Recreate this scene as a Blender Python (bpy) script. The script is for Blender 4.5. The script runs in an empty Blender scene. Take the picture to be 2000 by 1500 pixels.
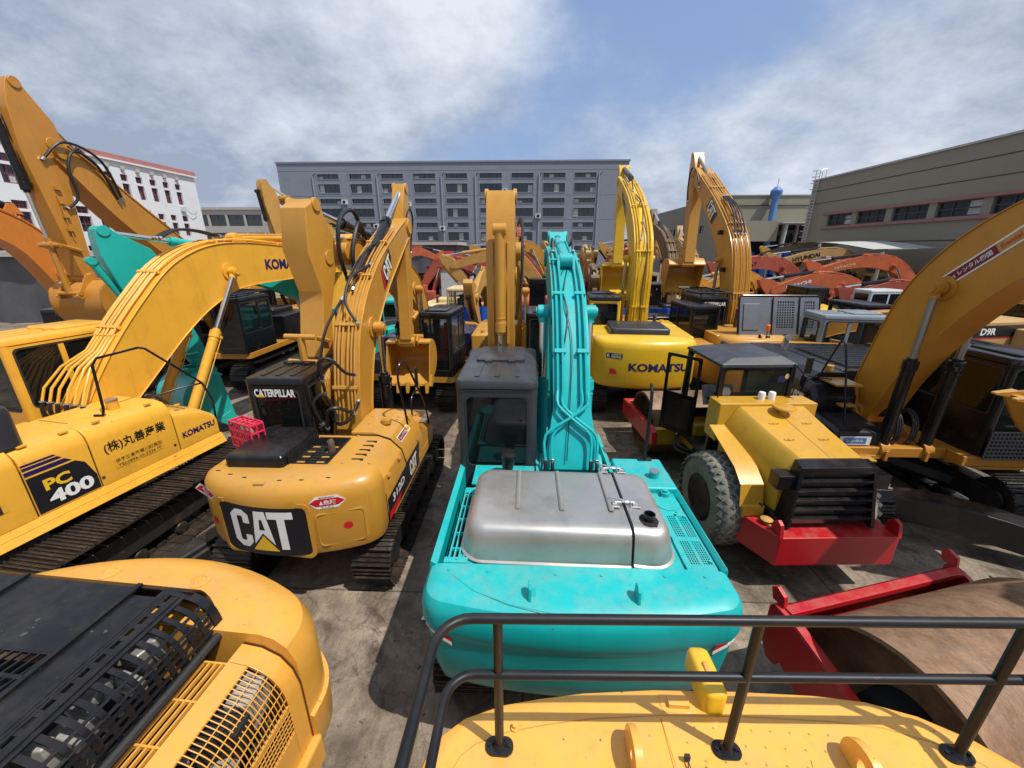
import bpy, bmesh, math, random
from mathutils import Vector, Matrix
random.seed(7)
R = math.radians
SC = bpy.context.scene
COL = SC.collection
# ---------------------------------------------------------------- camera, world, sun, exposure
cd = bpy.data.cameras.new('camera'); cam = bpy.data.objects.new('camera', cd); COL.objects.link(cam)
cam.location = (0, 0, 4.8); cam.rotation_euler = (R(90 - 18.7), 0, R(2.157))
cd.sensor_width = 36; cd.lens = 36 * 780 / 2000; cd.clip_start = 0.05; cd.clip_end = 3000
SC.camera = cam
SUN_DIR = Vector((0.46, -0.27, 1.0)).normalized()
SC.view_settings.view_transform = 'Standard'; SC.view_settings.look = 'None'
SC.view_settings.exposure = 0.0; SC.view_settings.gamma = 1
ld = bpy.data.lights.new('sun', 'SUN'); ld.energy = 4.6; ld.angle = R(0.5); ld.color = (1.0, 0.95, 0.87)
lo = bpy.data.objects.new('sun', ld); COL.objects.link(lo)
lo.rotation_euler = SUN_DIR.to_track_quat('Z', 'Y').to_euler()
W = bpy.data.worlds.new('World'); SC.world = W; W.use_nodes = True
nt = W.node_tree; N = nt.nodes; LK = nt.links; N.clear()
def wn(t, **k):
    n = N.new(t)
    for a, b in k.items():
        if a.startswith('i_'): n.inputs[int(a[2:])].default_value = b
        else: setattr(n, a, b)
    return n
def wm(op, a, b=None, c=None):
    n = N.new('ShaderNodeMath'); n.operation = op
    for i, v in enumerate((a, b, c)):
        if v is None: continue
        if isinstance(v, (int, float)): n.inputs[i].default_value = v
        else: LK.new(v, n.inputs[i])
    return n.outputs[0]
sky = wn('ShaderNodeTexSky', sky_type='NISHITA', sun_disc=False, sun_elevation=math.asin(SUN_DIR.z),
         sun_rotation=math.atan2(SUN_DIR.x, SUN_DIR.y), air_density=1.2, dust_density=1.5, ozone_density=2.0, altitude=50)
tc = wn('ShaderNodeTexCoord'); sp = wn('ShaderNodeSeparateXYZ'); LK.new(tc.outputs['Generated'], sp.inputs[0])
zz = wm('ADD', wm('MAXIMUM', sp.outputs[2], 0.0), 0.42)
cb = wn('ShaderNodeCombineXYZ')
LK.new(wm('DIVIDE', sp.outputs[0], zz), cb.inputs[0]); LK.new(wm('DIVIDE', sp.outputs[1], zz), cb.inputs[1])
def noise(scale, det, rough, off=(0, 0, 0), dist=0.0):
    mp = wn('ShaderNodeMapping'); mp.inputs['Location'].default_value = off; LK.new(cb.outputs[0], mp.inputs[0])
    n = wn('ShaderNodeTexNoise'); n.inputs['Scale'].default_value = scale; n.inputs['Detail'].default_value = det
    n.inputs['Roughness'].default_value = rough; n.inputs['Distortion'].default_value = dist
    LK.new(mp.outputs[0], n.inputs['Vector']); return n.outputs[0]
def blob(d, lo_, hi_):          # soft patch of the sky around one direction
    d = Vector(d).normalized()
    vm = wn('ShaderNodeVectorMath', operation='DOT_PRODUCT'); vm.inputs[1].default_value = d
    LK.new(tc.outputs['Generated'], vm.inputs[0])
    mr = wn('ShaderNodeMapRange', interpolation_type='SMOOTHSTEP'); mr.inputs[1].default_value = lo_; mr.inputs[2].default_value = hi_
    LK.new(vm.outputs['Value'], mr.inputs[0]); return mr.outputs[0]
big = noise(0.80, 8, 0.52, (3.1, 1.4, 0), 0.0); fine = noise(3.8, 12, 0.66, (0.4, 7.7, 0), 0.0)
cov = wm('ADD', wm('MULTIPLY', big, 0.74), wm('MULTIPLY', fine, 0.26))
cov = wm('ADD', cov, 0.015)
cov = wm('ADD', cov, wm('MULTIPLY', blob((-0.9, 0.75, 0.45), 0.75, 0.97), 0.16))
cov = wm('SUBTRACT', cov, wm('MULTIPLY', blob((0.20, 0.75, 0.46), 0.94, 0.998), 0.105))
cov = wm('SUBTRACT', cov, wm('MULTIPLY', blob((0.52, 0.62, 0.52), 0.95, 0.995), 0.03))
cov = wm('ADD', cov, wm('MULTIPLY', blob((-0.35, 0.72, 0.5), 0.86, 0.99), 0.10))
cov = wm('ADD', cov, wm('MULTIPLY', blob((0.9, 0.5, 0.4), 0.85, 1.0), 0.08))
mask = wn('ShaderNodeMapRange', interpolation_type='SMOOTHSTEP'); mask.inputs[1].default_value = 0.39; mask.inputs[2].default_value = 0.60
LK.new(cov, mask.inputs[0])
shade = noise(2.3, 11, 0.66, (9.3, 2.2, 0), 0.0)
sh = wm('ADD', shade, wm('MULTIPLY', blob((-0.3, 0.72, 0.62), 0.88, 0.995), 0.13))
sh = wm('SUBTRACT', sh, wm('MULTIPLY', blob((-0.95, 0.55, 0.35), 0.72, 0.97), 0.17))
cr = wn('ShaderNodeValToRGB'); LK.new(sh, cr.inputs[0])
cr.color_ramp.elements[0].position = 0.33; cr.color_ramp.elements[0].color = (3.9, 4.6, 6.0, 1)
cr.color_ramp.elements[1].position = 0.66; cr.color_ramp.elements[1].color = (9.0, 9.6, 10.5, 1)
mx = wn('ShaderNodeMix', data_type='RGBA'); LK.new(wm('MULTIPLY', mask.outputs[0], 0.95), mx.inputs[0])
bl = wn('ShaderNodeMix', data_type='RGBA'); bl.inputs[0].default_value = 0.55; bl.inputs[7].default_value = (3.9, 5.7, 9.8, 1)
LK.new(sky.outputs[0], bl.inputs[6]); LK.new(bl.outputs[2], mx.inputs[6]); LK.new(cr.outputs[0], mx.inputs[7])
bg = wn('ShaderNodeBackground'); bg.inputs[1].default_value = 0.09; LK.new(mx.outputs[2], bg.inputs[0])
wo = wn('ShaderNodeOutputWorld'); LK.new(bg.outputs[0], wo.inputs[0])

# ---------------------------------------------------------------- materials
def mat(name, rgb, rough=0.4, metal=0.0, var=0.12, scale=1.6, bump=0.0, bscale=40, dirt=None, damt=0.0, dscale=3.0, coat=0.0, spec=0.5, stretch=None, wear=0.0):
    m = bpy.data.materials.new(name); m.use_nodes = True
    t = m.node_tree; n = t.nodes; l = t.links; p = n['Principled BSDF']
    p.inputs['Roughness'].default_value = rough; p.inputs['Metallic'].default_value = metal
    p.inputs['Coat Weight'].default_value = coat; p.inputs['Coat Roughness'].default_value = 0.12
    p.inputs['Specular IOR Level'].default_value = spec
    tcn = n.new('ShaderNodeTexCoord'); src = tcn.outputs['Object']
    if stretch:
        mp = n.new('ShaderNodeMapping'); mp.inputs['Scale'].default_value = stretch; l.new(src, mp.inputs[0]); src = mp.outputs[0]
    no = n.new('ShaderNodeTexNoise'); no.inputs['Scale'].default_value = scale; no.inputs['Detail'].default_value = 6; no.inputs['Roughness'].default_value = 0.65
    l.new(src, no.inputs['Vector'])
    r = n.new('ShaderNodeValToRGB'); l.new(no.outputs[0], r.inputs[0])
    r.color_ramp.elements[0].position = 0.3; r.color_ramp.elements[1].position = 0.7
    r.color_ramp.elements[0].color = tuple(c * (1 - var) for c in rgb) + (1,); r.color_ramp.elements[1].color = tuple(min(1, c * (1 + var)) for c in rgb) + (1,)
    out = r.outputs[0]
    if dirt:
        n2 = n.new('ShaderNodeTexNoise'); n2.inputs['Scale'].default_value = dscale; n2.inputs['Detail'].default_value = 8; n2.inputs['Roughness'].default_value = 0.7
        l.new(src, n2.inputs['Vector'])
        mr = n.new('ShaderNodeMapRange'); mr.inputs[1].default_value = 0.52; mr.inputs[2].default_value = 0.72; mr.inputs[4].default_value = damt
        l.new(n2.outputs[0], mr.inputs[0])
        mm = n.new('ShaderNodeMix'); mm.data_type = 'RGBA'; mm.inputs[7].default_value = tuple(dirt) + (1,)
        l.new(mr.outputs[0], mm.inputs[0]); l.new(out, mm.inputs[6]); out = mm.outputs[2]
    if wear:   # settled dust on upward faces, rain streaks down the sides, small chips
        ge = n.new('ShaderNodeNewGeometry'); sx = n.new('ShaderNodeSeparateXYZ'); l.new(ge.outputs['Normal'], sx.inputs[0])
        up_ = n.new('ShaderNodeMapRange'); up_.inputs[1].default_value = .55; up_.inputs[2].default_value = 1; up_.inputs[4].default_value = wear; l.new(sx.outputs[2], up_.inputs[0])
        n4 = n.new('ShaderNodeTexNoise'); n4.inputs['Scale'].default_value = 4.5; n4.inputs['Detail'].default_value = 9; n4.inputs['Roughness'].default_value = .75; l.new(src, n4.inputs['Vector'])
        r4 = n.new('ShaderNodeMapRange'); r4.inputs[1].default_value = .42; r4.inputs[2].default_value = .68; l.new(n4.outputs[0], r4.inputs[0])
        mu = n.new('ShaderNodeMath'); mu.operation = 'MULTIPLY'; l.new(up_.outputs[0], mu.inputs[0]); l.new(r4.outputs[0], mu.inputs[1])
        m4 = n.new('ShaderNodeMix'); m4.data_type = 'RGBA'; m4.inputs[7].default_value = (.36, .29, .20, 1); l.new(mu.outputs[0], m4.inputs[0]); l.new(out, m4.inputs[6]); out = m4.outputs[2]
        mp5 = n.new('ShaderNodeMapping'); mp5.inputs['Scale'].default_value = (7, 7, .7); l.new(src, mp5.inputs[0])
        n5 = n.new('ShaderNodeTexNoise'); n5.inputs['Scale'].default_value = 1.6; n5.inputs['Detail'].default_value = 7; n5.inputs['Roughness'].default_value = .7; l.new(mp5.outputs[0], n5.inputs['Vector'])
        r5 = n.new('ShaderNodeMapRange'); r5.inputs[1].default_value = .55; r5.inputs[2].default_value = .78; r5.inputs[4].default_value = .38; l.new(n5.outputs[0], r5.inputs[0])
        m5 = n.new('ShaderNodeMix'); m5.data_type = 'RGBA'; m5.inputs[7].default_value = (rgb[0] * .45 + .01, rgb[1] * .42 + .01, rgb[2] * .4 + .008, 1); l.new(r5.outputs[0], m5.inputs[0]); l.new(out, m5.inputs[6]); out = m5.outputs[2]
        n6 = n.new('ShaderNodeTexNoise'); n6.inputs['Scale'].default_value = 26; n6.inputs['Detail'].default_value = 3; l.new(src, n6.inputs['Vector'])
        r6 = n.new('ShaderNodeMapRange'); r6.inputs[1].default_value = .735; r6.inputs[2].default_value = .75; r6.inputs[4].default_value = .8; l.new(n6.outputs[0], r6.inputs[0])
        m6 = n.new('ShaderNodeMix'); m6.data_type = 'RGBA'; m6.inputs[7].default_value = (.07, .045, .03, 1); l.new(r6.outputs[0], m6.inputs[0]); l.new(out, m6.inputs[6]); out = m6.outputs[2]
    l.new(out, p.inputs['Base Color'])
    rr = n.new('ShaderNodeMapRange'); rr.inputs[3].default_value = max(0.02, rough - 0.1); rr.inputs[4].default_value = min(1, rough + 0.14)
    l.new(no.outputs[0], rr.inputs[0]); l.new(rr.outputs[0], p.inputs['Roughness'])
    if bump:
        n3 = n.new('ShaderNodeTexNoise'); n3.inputs['Scale'].default_value = bscale; n3.inputs['Detail'].default_value = 4; l.new(src, n3.inputs['Vector'])
        b = n.new('ShaderNodeBump'); b.inputs['Strength'].default_value = bump; b.inputs['Distance'].default_value = 0.02
        l.new(n3.outputs[0], b.inputs['Height']); l.new(b.outputs[0], p.inputs['Normal'])
    return m
DUST = (0.30, 0.22, 0.13)
MT = {}
def paint(k, rgb, **a):
    d = dict(rough=0.33, var=0.07, scale=1.3, dirt=(rgb[0] * .55, rgb[1] * .5, rgb[2] * .5 + .01), damt=0.28, dscale=2.4, bump=0.05, bscale=7, coat=0.15, wear=.30); d.update(a)
    MT[k] = mat(k + '_paint', rgb, **d)
paint('cat', (0.54, 0.265, 0.036)); paint('cat2', (0.50, 0.215, 0.022)); paint('tanexc', (0.50, 0.215, 0.028)); paint('amber', (0.72, 0.345, 0.050)); paint('deckyellow', (0.82, 0.41, 0.065), damt=.18); paint('railing', (0.010, 0.011, 0.015), rough=.42, dirt=(.04, .035, .03), damt=.4, coat=0, spec=.28, wear=.05)
paint('komatsu', (0.74, 0.455, 0.018)); paint('pcyellow', (0.78, 0.40, 0.040)); paint('teal', (0.0015, 0.42, 0.43), damt=.3, rough=.42, coat=.08); paint('teal2', (0.01, 0.40, 0.35))
paint('tan', (0.45, 0.28, 0.10), rough=.6, coat=0); paint('orange', (0.50, 0.115, 0.040), rough=.6, coat=0, damt=.8); paint('orange2', (0.60, 0.20, 0.03)); paint('redor', (0.38, 0.078, 0.045), rough=.65, coat=0, damt=.7)
paint('scarlet', (0.75, 0.06, 0.02)); paint('red', (0.44, 0.008, 0.014)); paint('cream', (0.62, 0.46, 0.22), rough=.6, coat=0, damt=.6); paint('oldyel', (0.50, 0.27, 0.06), rough=.6, coat=0, damt=.7)
paint('rolleryel', (0.57, 0.305, 0.024), wear=.15); paint('black', (0.008, 0.008, 0.010), rough=.26, wear=.05, spec=.35, coat=.08, dirt=(.05, .045, .04), damt=.5); paint('charcoal', (0.028, 0.031, 0.039), rough=.40, wear=.10, dirt=(.12, .11, .10), damt=.4)
paint('whiteveh', (0.55, 0.58, 0.60), rough=.45); paint('greyblue', (0.20, 0.24, 0.27), rough=.4); paint('blue', (0.01, 0.10, 0.52), rough=.55); paint('navy', (0.01, 0.015, 0.06)); paint('crimson', (0.55, 0.008, 0.035), rough=.5)
paint('brownexc', (0.16, 0.09, 0.035), rough=.6, coat=0)
MT['rubber'] = mat('rubber', (0.02, 0.02, 0.021), 0.65, bump=.2)
MT['hose'] = mat('hose_rubber', (0.015, 0.015, 0.016), 0.45)
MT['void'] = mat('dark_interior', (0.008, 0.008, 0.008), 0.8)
MT['track'] = mat('track_steel', (0.050, 0.038, 0.030), 0.5, metal=.45, var=.4, scale=9, dirt=(.16, .12, .085), damt=.75, dscale=7, bump=.25, bscale=30)
MT['trackblk'] = mat('track_black', (0.022, 0.021, 0.02), 0.38, metal=.3, var=.4, scale=9, dirt=(.10, .08, .06), damt=.6, dscale=7, bump=.2)
MT['frame'] = mat('track_frame_black', (0.014, 0.013, 0.013), 0.5, dirt=(.10, .055, .03), damt=.7, dscale=4, bump=.15)
MT['chrome'] = mat('chrome_rod', (0.72, 0.73, 0.74), 0.16, metal=1.0, var=.05)
MT['steel'] = mat('brushed_steel', (0.50, 0.48, 0.45), 0.40, metal=.72, var=.13, scale=1.1, dirt=(.28, .25, .21), damt=.6, dscale=1.6, bump=.05, bscale=5)
MT['oldrod'] = mat('worn_rod', (0.30, 0.29, 0.27), 0.35, metal=.8, dirt=(.2, .1, .05), damt=.5)
MT['alu'] = mat('metal_fitting', (0.55, 0.55, 0.55), 0.35, metal=.9)
MT['rustpipe'] = mat('rusty_pipe', (0.10, 0.06, 0.04), 0.7, metal=.2, var=.4, scale=12, bump=.2)
MT['grey'] = mat('grey_casting', (0.34, 0.33, 0.30), 0.45, var=.5, scale=8, metal=.2, dirt=(.45, .42, .38), damt=.8, dscale=6)
MT['white'] = mat('white_lettering', (0.80, 0.80, 0.78), 0.45, var=.03)
MT['letblack'] = mat('black_lettering', (0.012, 0.012, 0.016), 0.4, var=.03)
MT['letblue'] = mat('blue_lettering', (0.015, 0.012, 0.09), 0.4, var=.03)
MT['letyel'] = mat('yellow_lettering', (0.82, 0.50, 0.03), 0.4, var=.03)
MT['letred'] = mat('red_sticker', (0.55, 0.012, 0.02), 0.4, var=.03)
MT['maroon'] = mat('maroon_sticker', (0.16, 0.008, 0.018), 0.4, var=.03)
MT['amberlens'] = mat('amber_lens', (0.75, 0.16, 0.02), 0.2, var=.03)
MT['pink'] = mat('pink_crate_plastic', (0.70, 0.03, 0.08), 0.42, var=.06)
MT['seat'] = mat('seat_fabric', (0.03, 0.03, 0.032), 0.8)
MT['seatred'] = mat('red_seat_fabric', (0.45, 0.03, 0.03), 0.8)
def glass(name, tint, opac, tr_=(0.62, 0.66, 0.64, 1)):
    m = bpy.data.materials.new(name); m.use_nodes = True; t = m.node_tree; n = t.nodes; l = t.links
    p = n['Principled BSDF']; p.inputs['Base Color'].default_value = tuple(tint) + (1,); p.inputs['Roughness'].default_value = 0.03
    tr = n.new('ShaderNodeBsdfTransparent'); tr.inputs[0].default_value = tr_
    fr = n.new('ShaderNodeFresnel'); fr.inputs[0].default_value = 1.5
    no = n.new('ShaderNodeTexNoise'); no.inputs['Scale'].default_value = 2.5; no.inputs['Detail'].default_value = 5
    ad = n.new('ShaderNodeMath'); ad.operation = 'MULTIPLY_ADD'; ad.inputs[1].default_value = 0.25; ad.inputs[2].default_value = opac - .1; l.new(no.outputs[0], ad.inputs[0])
    a2 = n.new('ShaderNodeMath'); a2.operation = 'ADD'; a2.use_clamp = True; l.new(fr.outputs[0], a2.inputs[0]); l.new(ad.outputs[0], a2.inputs[1])
    ms = n.new('ShaderNodeMixShader'); l.new(a2.outputs[0], ms.inputs[0]); l.new(tr.outputs[0], ms.inputs[1]); l.new(p.outputs[0], ms.inputs[2])
    l.new(ms.outputs[0], n['Material Output'].inputs[0]); return m
MT['glass'] = glass('tinted_glass', (0.008, 0.010, 0.010), 0.78)
MT['glassclear'] = glass('clear_glass', (0.10, 0.12, 0.12), 0.02, (0.93, 0.96, 0.95, 1))
MT['winglass'] = mat('window_glass', (0.02, 0.026, 0.03), 0.08, var=.6, scale=.35, spec=.9)

# ---------------------------------------------------------------- mesh builder
V = Vector
class MB:
    def __init__(s): s.v = []; s.f = []; s.m = []
    def add(s, vs, fs, m=0):
        b = len(s.v); s.v += [tuple(p) for p in vs]
        for f in fs: s.f.append([b + i for i in f]); s.m.append(m)
    def box(s, c, d, rot=None, m=0, tx=1.0, ty=1.0):
        hx, hy, hz = d[0] / 2, d[1] / 2, d[2] / 2
        vs = [V((-hx, -hy, -hz)), V((hx, -hy, -hz)), V((hx, hy, -hz)), V((-hx, hy, -hz)), V((-hx * tx, -hy * ty, hz)), V((hx * tx, -hy * ty, hz)), V((hx * tx, hy * ty, hz)), V((-hx * tx, hy * ty, hz))]
        if rot is not None: vs = [rot @ p for p in vs]
        s.add([p + V(c) for p in vs], [(0, 3, 2, 1), (4, 5, 6, 7), (0, 1, 5, 4), (1, 2, 6, 5), (2, 3, 7, 6), (3, 0, 4, 7)], m); return s
    def b2(s, x0, x1, y0, y1, z0, z1, m=0): return s.box(((x0 + x1) / 2, (y0 + y1) / 2, (z0 + z1) / 2), (abs(x1 - x0), abs(y1 - y0), abs(z1 - z0)), None, m)
    def loft(s, rings, cap=True, closed=True, m=0):
        n = len(rings[0]); vs = [p for r in rings for p in r]; fs = []
        for i in range(len(rings) - 1):
            for j in range(n if closed else n - 1):
                a = i * n + j; b = i * n + (j + 1) % n; fs.append((a, b, b + n, a + n))
        if cap: fs.append(tuple(range(n))[::-1]); fs.append(tuple(range((len(rings) - 1) * n, len(rings) * n)))
        s.add(vs, fs, m); return s
    def prismx(s, poly, x0, x1, m=0): return s.loft([[(x0, y, z) for y, z in poly], [(x1, y, z) for y, z in poly]], m=m)
    def prismz(s, poly, z0, z1, m=0): return s.loft([[(x, y, z0) for x, y in poly], [(x, y, z1) for x, y in poly]], m=m)
    def prismy(s, poly, y0, y1, m=0): return s.loft([[(x, y0, z) for x, z in poly], [(x, y1, z) for x, z in poly]], m=m)
    def cyl(s, a, b, r, r2=None, n=16, m=0):
        a, b = V(a), V(b); r2 = r if r2 is None else r2; d = (b - a).normalized()
        u = d.orthogonal().normalized(); w = d.cross(u)
        c = [(math.cos(2 * math.pi * i / n), math.sin(2 * math.pi * i / n)) for i in range(n)]
        return s.loft([[a + u * (x * r) + w * (y * r) for x, y in c], [b + u * (x * r2) + w * (y * r2) for x, y in c]], m=m)
    def tube(s, pts, r, n=8, m=0):
        pts = [V(p) for p in pts]; rings = []; prev = None
        for i, p in enumerate(pts):
            t = (pts[min(i + 1, len(pts) - 1)] - pts[max(i - 1, 0)]).normalized()
            u = t.orthogonal().normalized() if prev is None else (prev - t * prev.dot(t)).normalized()
            prev = u; w = t.cross(u)
            rings.append([p + u * (r * math.cos(2 * math.pi * k / n)) + w * (r * math.sin(2 * math.pi * k / n)) for k in range(n)])
        return s.loft(rings, m=m)
    def lathe(s, prof, c, ax='z', n=24, m=0):
        rings = []
        for r, h in prof:
            ring = []
            for k in range(n):
                a = 2 * math.pi * k / n; x, y = r * math.cos(a), r * math.sin(a)
                ring.append(V(c) + (V((x, y, h)) if ax == 'z' else V((h, x, y)) if ax == 'x' else V((x, h, y))))
            rings.append(ring)
        return s.loft(rings, m=m)
    def xf(s, M, i0=0):
        s.v = s.v[:i0] + [tuple(M @ V(p)) for p in s.v[i0:]]; return s
    def build(s, name, mats, parent=None, bevel=0.0, seg=2, ang=32, label=None, **tags):
        me = bpy.data.meshes.new(name); me.from_pydata(s.v, [], s.f)
        if not isinstance(mats, (list, tuple)): mats = [mats]
        for q in mats: me.materials.append(MT[q] if isinstance(q, str) else q)
        me.polygons.foreach_set('material_index', s.m)
        bm = bmesh.new(); bm.from_mesh(me); bmesh.ops.recalc_face_normals(bm, faces=bm.faces); bm.to_mesh(me); bm.free()
        me.polygons.foreach_set('use_smooth', [True] * len(me.polygons)); me.set_sharp_from_angle(angle=R(ang))
        o = bpy.data.objects.new(name, me); COL.objects.link(o)
        if parent is not None: o.parent = parent
        if bevel:
            b = o.modifiers.new('bevel', 'BEVEL'); b.width = bevel; b.segments = seg; b.limit_method = 'ANGLE'; b.angle_limit = R(30); b.harden_normals = True
        if label: o['label'] = label
        for k, v in tags.items(): o[k] = v
        return o
def thing(name, label, cat, loc=(0, 0, 0), head=0.0, group=None):
    o = bpy.data.objects.new(name, None); COL.objects.link(o); o.location = loc; o.rotation_euler = (0, 0, -R(head))
    o['label'] = label; o['category'] = cat
    if group: o['group'] = group
    return o
def smooth(pts, k=6):            # Catmull-Rom through the control points (any dimension)
    P = [tuple(p) for p in pts]; P = [P[0]] + P + [P[-1]]; out = []
    for i in range(1, len(P) - 2):
        for j in range(k):
            t = j / k; a, b, c, d = P[i - 1], P[i], P[i + 1], P[i + 2]
            out.append(tuple(.5 * (2 * b[q] + (c[q] - a[q]) * t + (2 * a[q] - 5 * b[q] + 4 * c[q] - d[q]) * t * t + (3 * b[q] - a[q] - 3 * c[q] + d[q]) * t ** 3) for q in range(len(b))))
    out.append(P[-1]); return out
def rr(x0, x1, y0, y1, r, k=5):   # rounded rectangle
    out = []
    for cx, cy, a0 in ((x1 - r, y1 - r, 0), (x0 + r, y1 - r, 90), (x0 + r, y0 + r, 180), (x1 - r, y0 + r, 270)):
        for i in range(k + 1):
            a = R(a0 + 90 * i / k); out.append((cx + r * math.cos(a), cy + r * math.sin(a)))
    return out
def inset(poly, d):
    n = len(poly); out = []
    for i in range(n):
        p0, p1, p2 = V(poly[i - 1]), V(poly[i]), V(poly[(i + 1) % n])
        t1 = (p1 - p0); t2 = (p2 - p1)
        if t1.length < 1e-6: t1 = t2
        if t2.length < 1e-6: t2 = t1
        t1.normalize(); t2.normalize()
        nrm = V((-t1.y - t2.y, t1.x + t2.x)); L = nrm.length
        nrm = nrm / L if L > 1e-6 else V((-t1.y, t1.x))
        c = max(.5, nrm.dot(V((-t1.y, t1.x)))); out.append(tuple(p1 + nrm * (d / c)))
    return out
def stack(poly, levels, m=0, mb=None):   # loft of inset outlines: levels = [(z, inset)]
    mb = mb or MB(); return mb.loft([[(x, y, z) for x, y in inset(poly, d)] for z, d in levels], m=m)
def rbox(x0, x1, y0, y1, z0, z1, r, e=None, m=0, mb=None, k=4):
    e = r * .6 if e is None else min(e, r * .92)
    lv = [(z0, 0)] + [(z1 - e + e * math.sin(R(a)), e * (1 - math.cos(R(a)))) for a in (0, 30, 60, 90)]
    return stack(rr(x0, x1, y0, y1, r, k), lv, m, mb)
def dshape(W, yf, yr, rc, bulge, n=12):  # plan outline of a counterweight, CCW; yr = rearmost (negative)
    h = W / 2; out = [(h, yf), (-h, yf)]; ph = R(80)
    ry = min(rc, yf - yr - bulge - .02)
    for _ in range(6):
        xe = h - rc * (1 - math.cos(ph)); m = 2 * bulge / xe; ph = math.atan(ry / rc / m)
    xe = h - rc * (1 - math.cos(ph)); ye = yr + bulge; yc = ye + ry * math.sin(ph)
    L = [(-h + rc - rc * math.cos(ph * i / 9), yc - ry * math.sin(ph * i / 9)) for i in range(0, 9)]
    return out + L + [(-xe + 2 * xe * i / n, yr + bulge * (2 * i / n - 1) ** 2) for i in range(n + 1)] + [(-x, y) for x, y in L[::-1]]
def dstack(D, levels):    # counterweight: rounded rear and sides, flush front face
    yf = D[0][1]; rings = []
    for z, d in levels:
        q = inset(D, d); q[0] = (q[0][0], yf); q[1] = (q[1][0], yf); rings.append([(x, min(y, yf), z) for x, y in q])
    return MB().loft(rings)
def rear_y(poly, x):
    best = 1e9
    for i in range(len(poly)):
        a, b = poly[i], poly[(i + 1) % len(poly)]
        if min(a[0], b[0]) - 1e-6 <= x <= max(a[0], b[0]) + 1e-6 and abs(a[0] - b[0]) > 1e-5:
            t = (x - a[0]) / (b[0] - a[0]); best = min(best, a[1] + t * (b[1] - a[1]))
    return best
def ring(mb, O, ux, uy, out, hole, r=.06, th=.05, ro=.012, m=0, k=4):   # flat frame with a rounded opening
    O, ux, uy = V(O), V(ux).normalized(), V(uy).normalized(); nn = ux.cross(uy)
    a = rr(*out, ro, k); b = rr(*hole, r, k)
    f = lambda p, d: O + ux * p[0] + uy * p[1] + nn * d
    mb.loft([[f(p, 0) for p in a], [f(p, 0) for p in b], [f(p, th) for p in b], [f(p, th) for p in a], [f(p, 0) for p in a]], cap=False, m=m)
def lattice(mb, O, ux, uy, w, h, nx, ny, t=.012, d=.012, m=0, edge=True):
    O, ux, uy = V(O), V(ux).normalized(), V(uy).normalized(); nn = ux.cross(uy).normalized(); Rm = Matrix((ux, uy, nn)).transposed()
    for i in range(nx + 1):
        if not edge and i in (0, nx): continue
        mb.box(O + ux * (w * i / nx) + uy * (h / 2), (t, h, d), Rm, m)
    for j in range(ny + 1):
        if not edge and j in (0, ny): continue
        mb.box(O + ux * (w / 2) + uy * (h * j / ny) + nn * .0011, (w, t, d), Rm, m)
# ---------------------------------------------------------------- lettering
def text_geo(body, bold=0.0):
    c = bpy.data.curves.new('t', 'FONT'); c.body = body; c.size = 1; c.offset = bold; c.resolution_u = 3; c.fill_mode = 'FRONT'
    o = bpy.data.objects.new('t', c); COL.objects.link(o); bpy.context.view_layer.update()
    me = bpy.data.meshes.new_from_object(o.evaluated_get(bpy.context.evaluated_depsgraph_get()))
    vs = [tuple(v.co)[:2] for v in me.vertices]; fs = [tuple(p.vertices) for p in me.polygons]
    bpy.data.objects.remove(o); bpy.data.curves.remove(c); bpy.data.meshes.remove(me)
    x0 = min(p[0] for p in vs); x1 = max(p[0] for p in vs); y0 = min(p[1] for p in vs); y1 = max(p[1] for p in vs)
    return [((p[0] - x0) / (x1 - x0) - .5, (p[1] - y0) / (y1 - y0) - .5) for p in vs], fs
def flat(O, ux, uy, eps=0.0):
    O, ux, uy = V(O), V(ux).normalized(), V(uy).normalized(); nn = ux.cross(uy)
    return lambda u, v, e=0: O + ux * u + uy * v + nn * (eps + e)
def decal(name, f, polys, mats, parent, sub=0, label=None):   # polys: [(pts or (vs, fs), mat, lift)]
    mb = MB()
    for g, mi, e in polys:
        vs, fs = g if isinstance(g, tuple) else (g, [tuple(range(len(g)))])
        if sub:
            bm = bmesh.new(); bv = [bm.verts.new((p[0], p[1], 0)) for p in vs]
            for q in fs:
                try: bm.faces.new([bv[i] for i in q])
                except ValueError: pass
            bmesh.ops.triangulate(bm, faces=bm.faces)
            for _ in range(sub):
                L = [ed for ed in bm.edges if ed.calc_length() > .12]
                if L: bmesh.ops.subdivide_edges(bm, edges=L, cuts=1); bmesh.ops.triangulate(bm, faces=bm.faces)
            bm.verts.index_update(); vs = [tuple(q.co)[:2] for q in bm.verts]; fs = [tuple(q.index for q in fc.verts) for fc in bm.faces]; bm.free()
        mb.add([f(p[0], p[1], e) for p in vs], fs, mi)
    return mb.build(name, mats, parent, label=label)
def sc(g, w, h, dx=0, dy=0, shear=0):
    vs, fs = g; return ([(p[0] * w + dx + p[1] * h * shear, p[1] * h + dy) for p in vs], fs)
def text(name, f, body, w, h, m, parent, bold=.012, sub=0, shear=0, label=None):
    return decal(name, f, [(sc(text_geo(body, bold), w, h, shear=shear), 0, 0)], [m], parent, sub, label)
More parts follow.
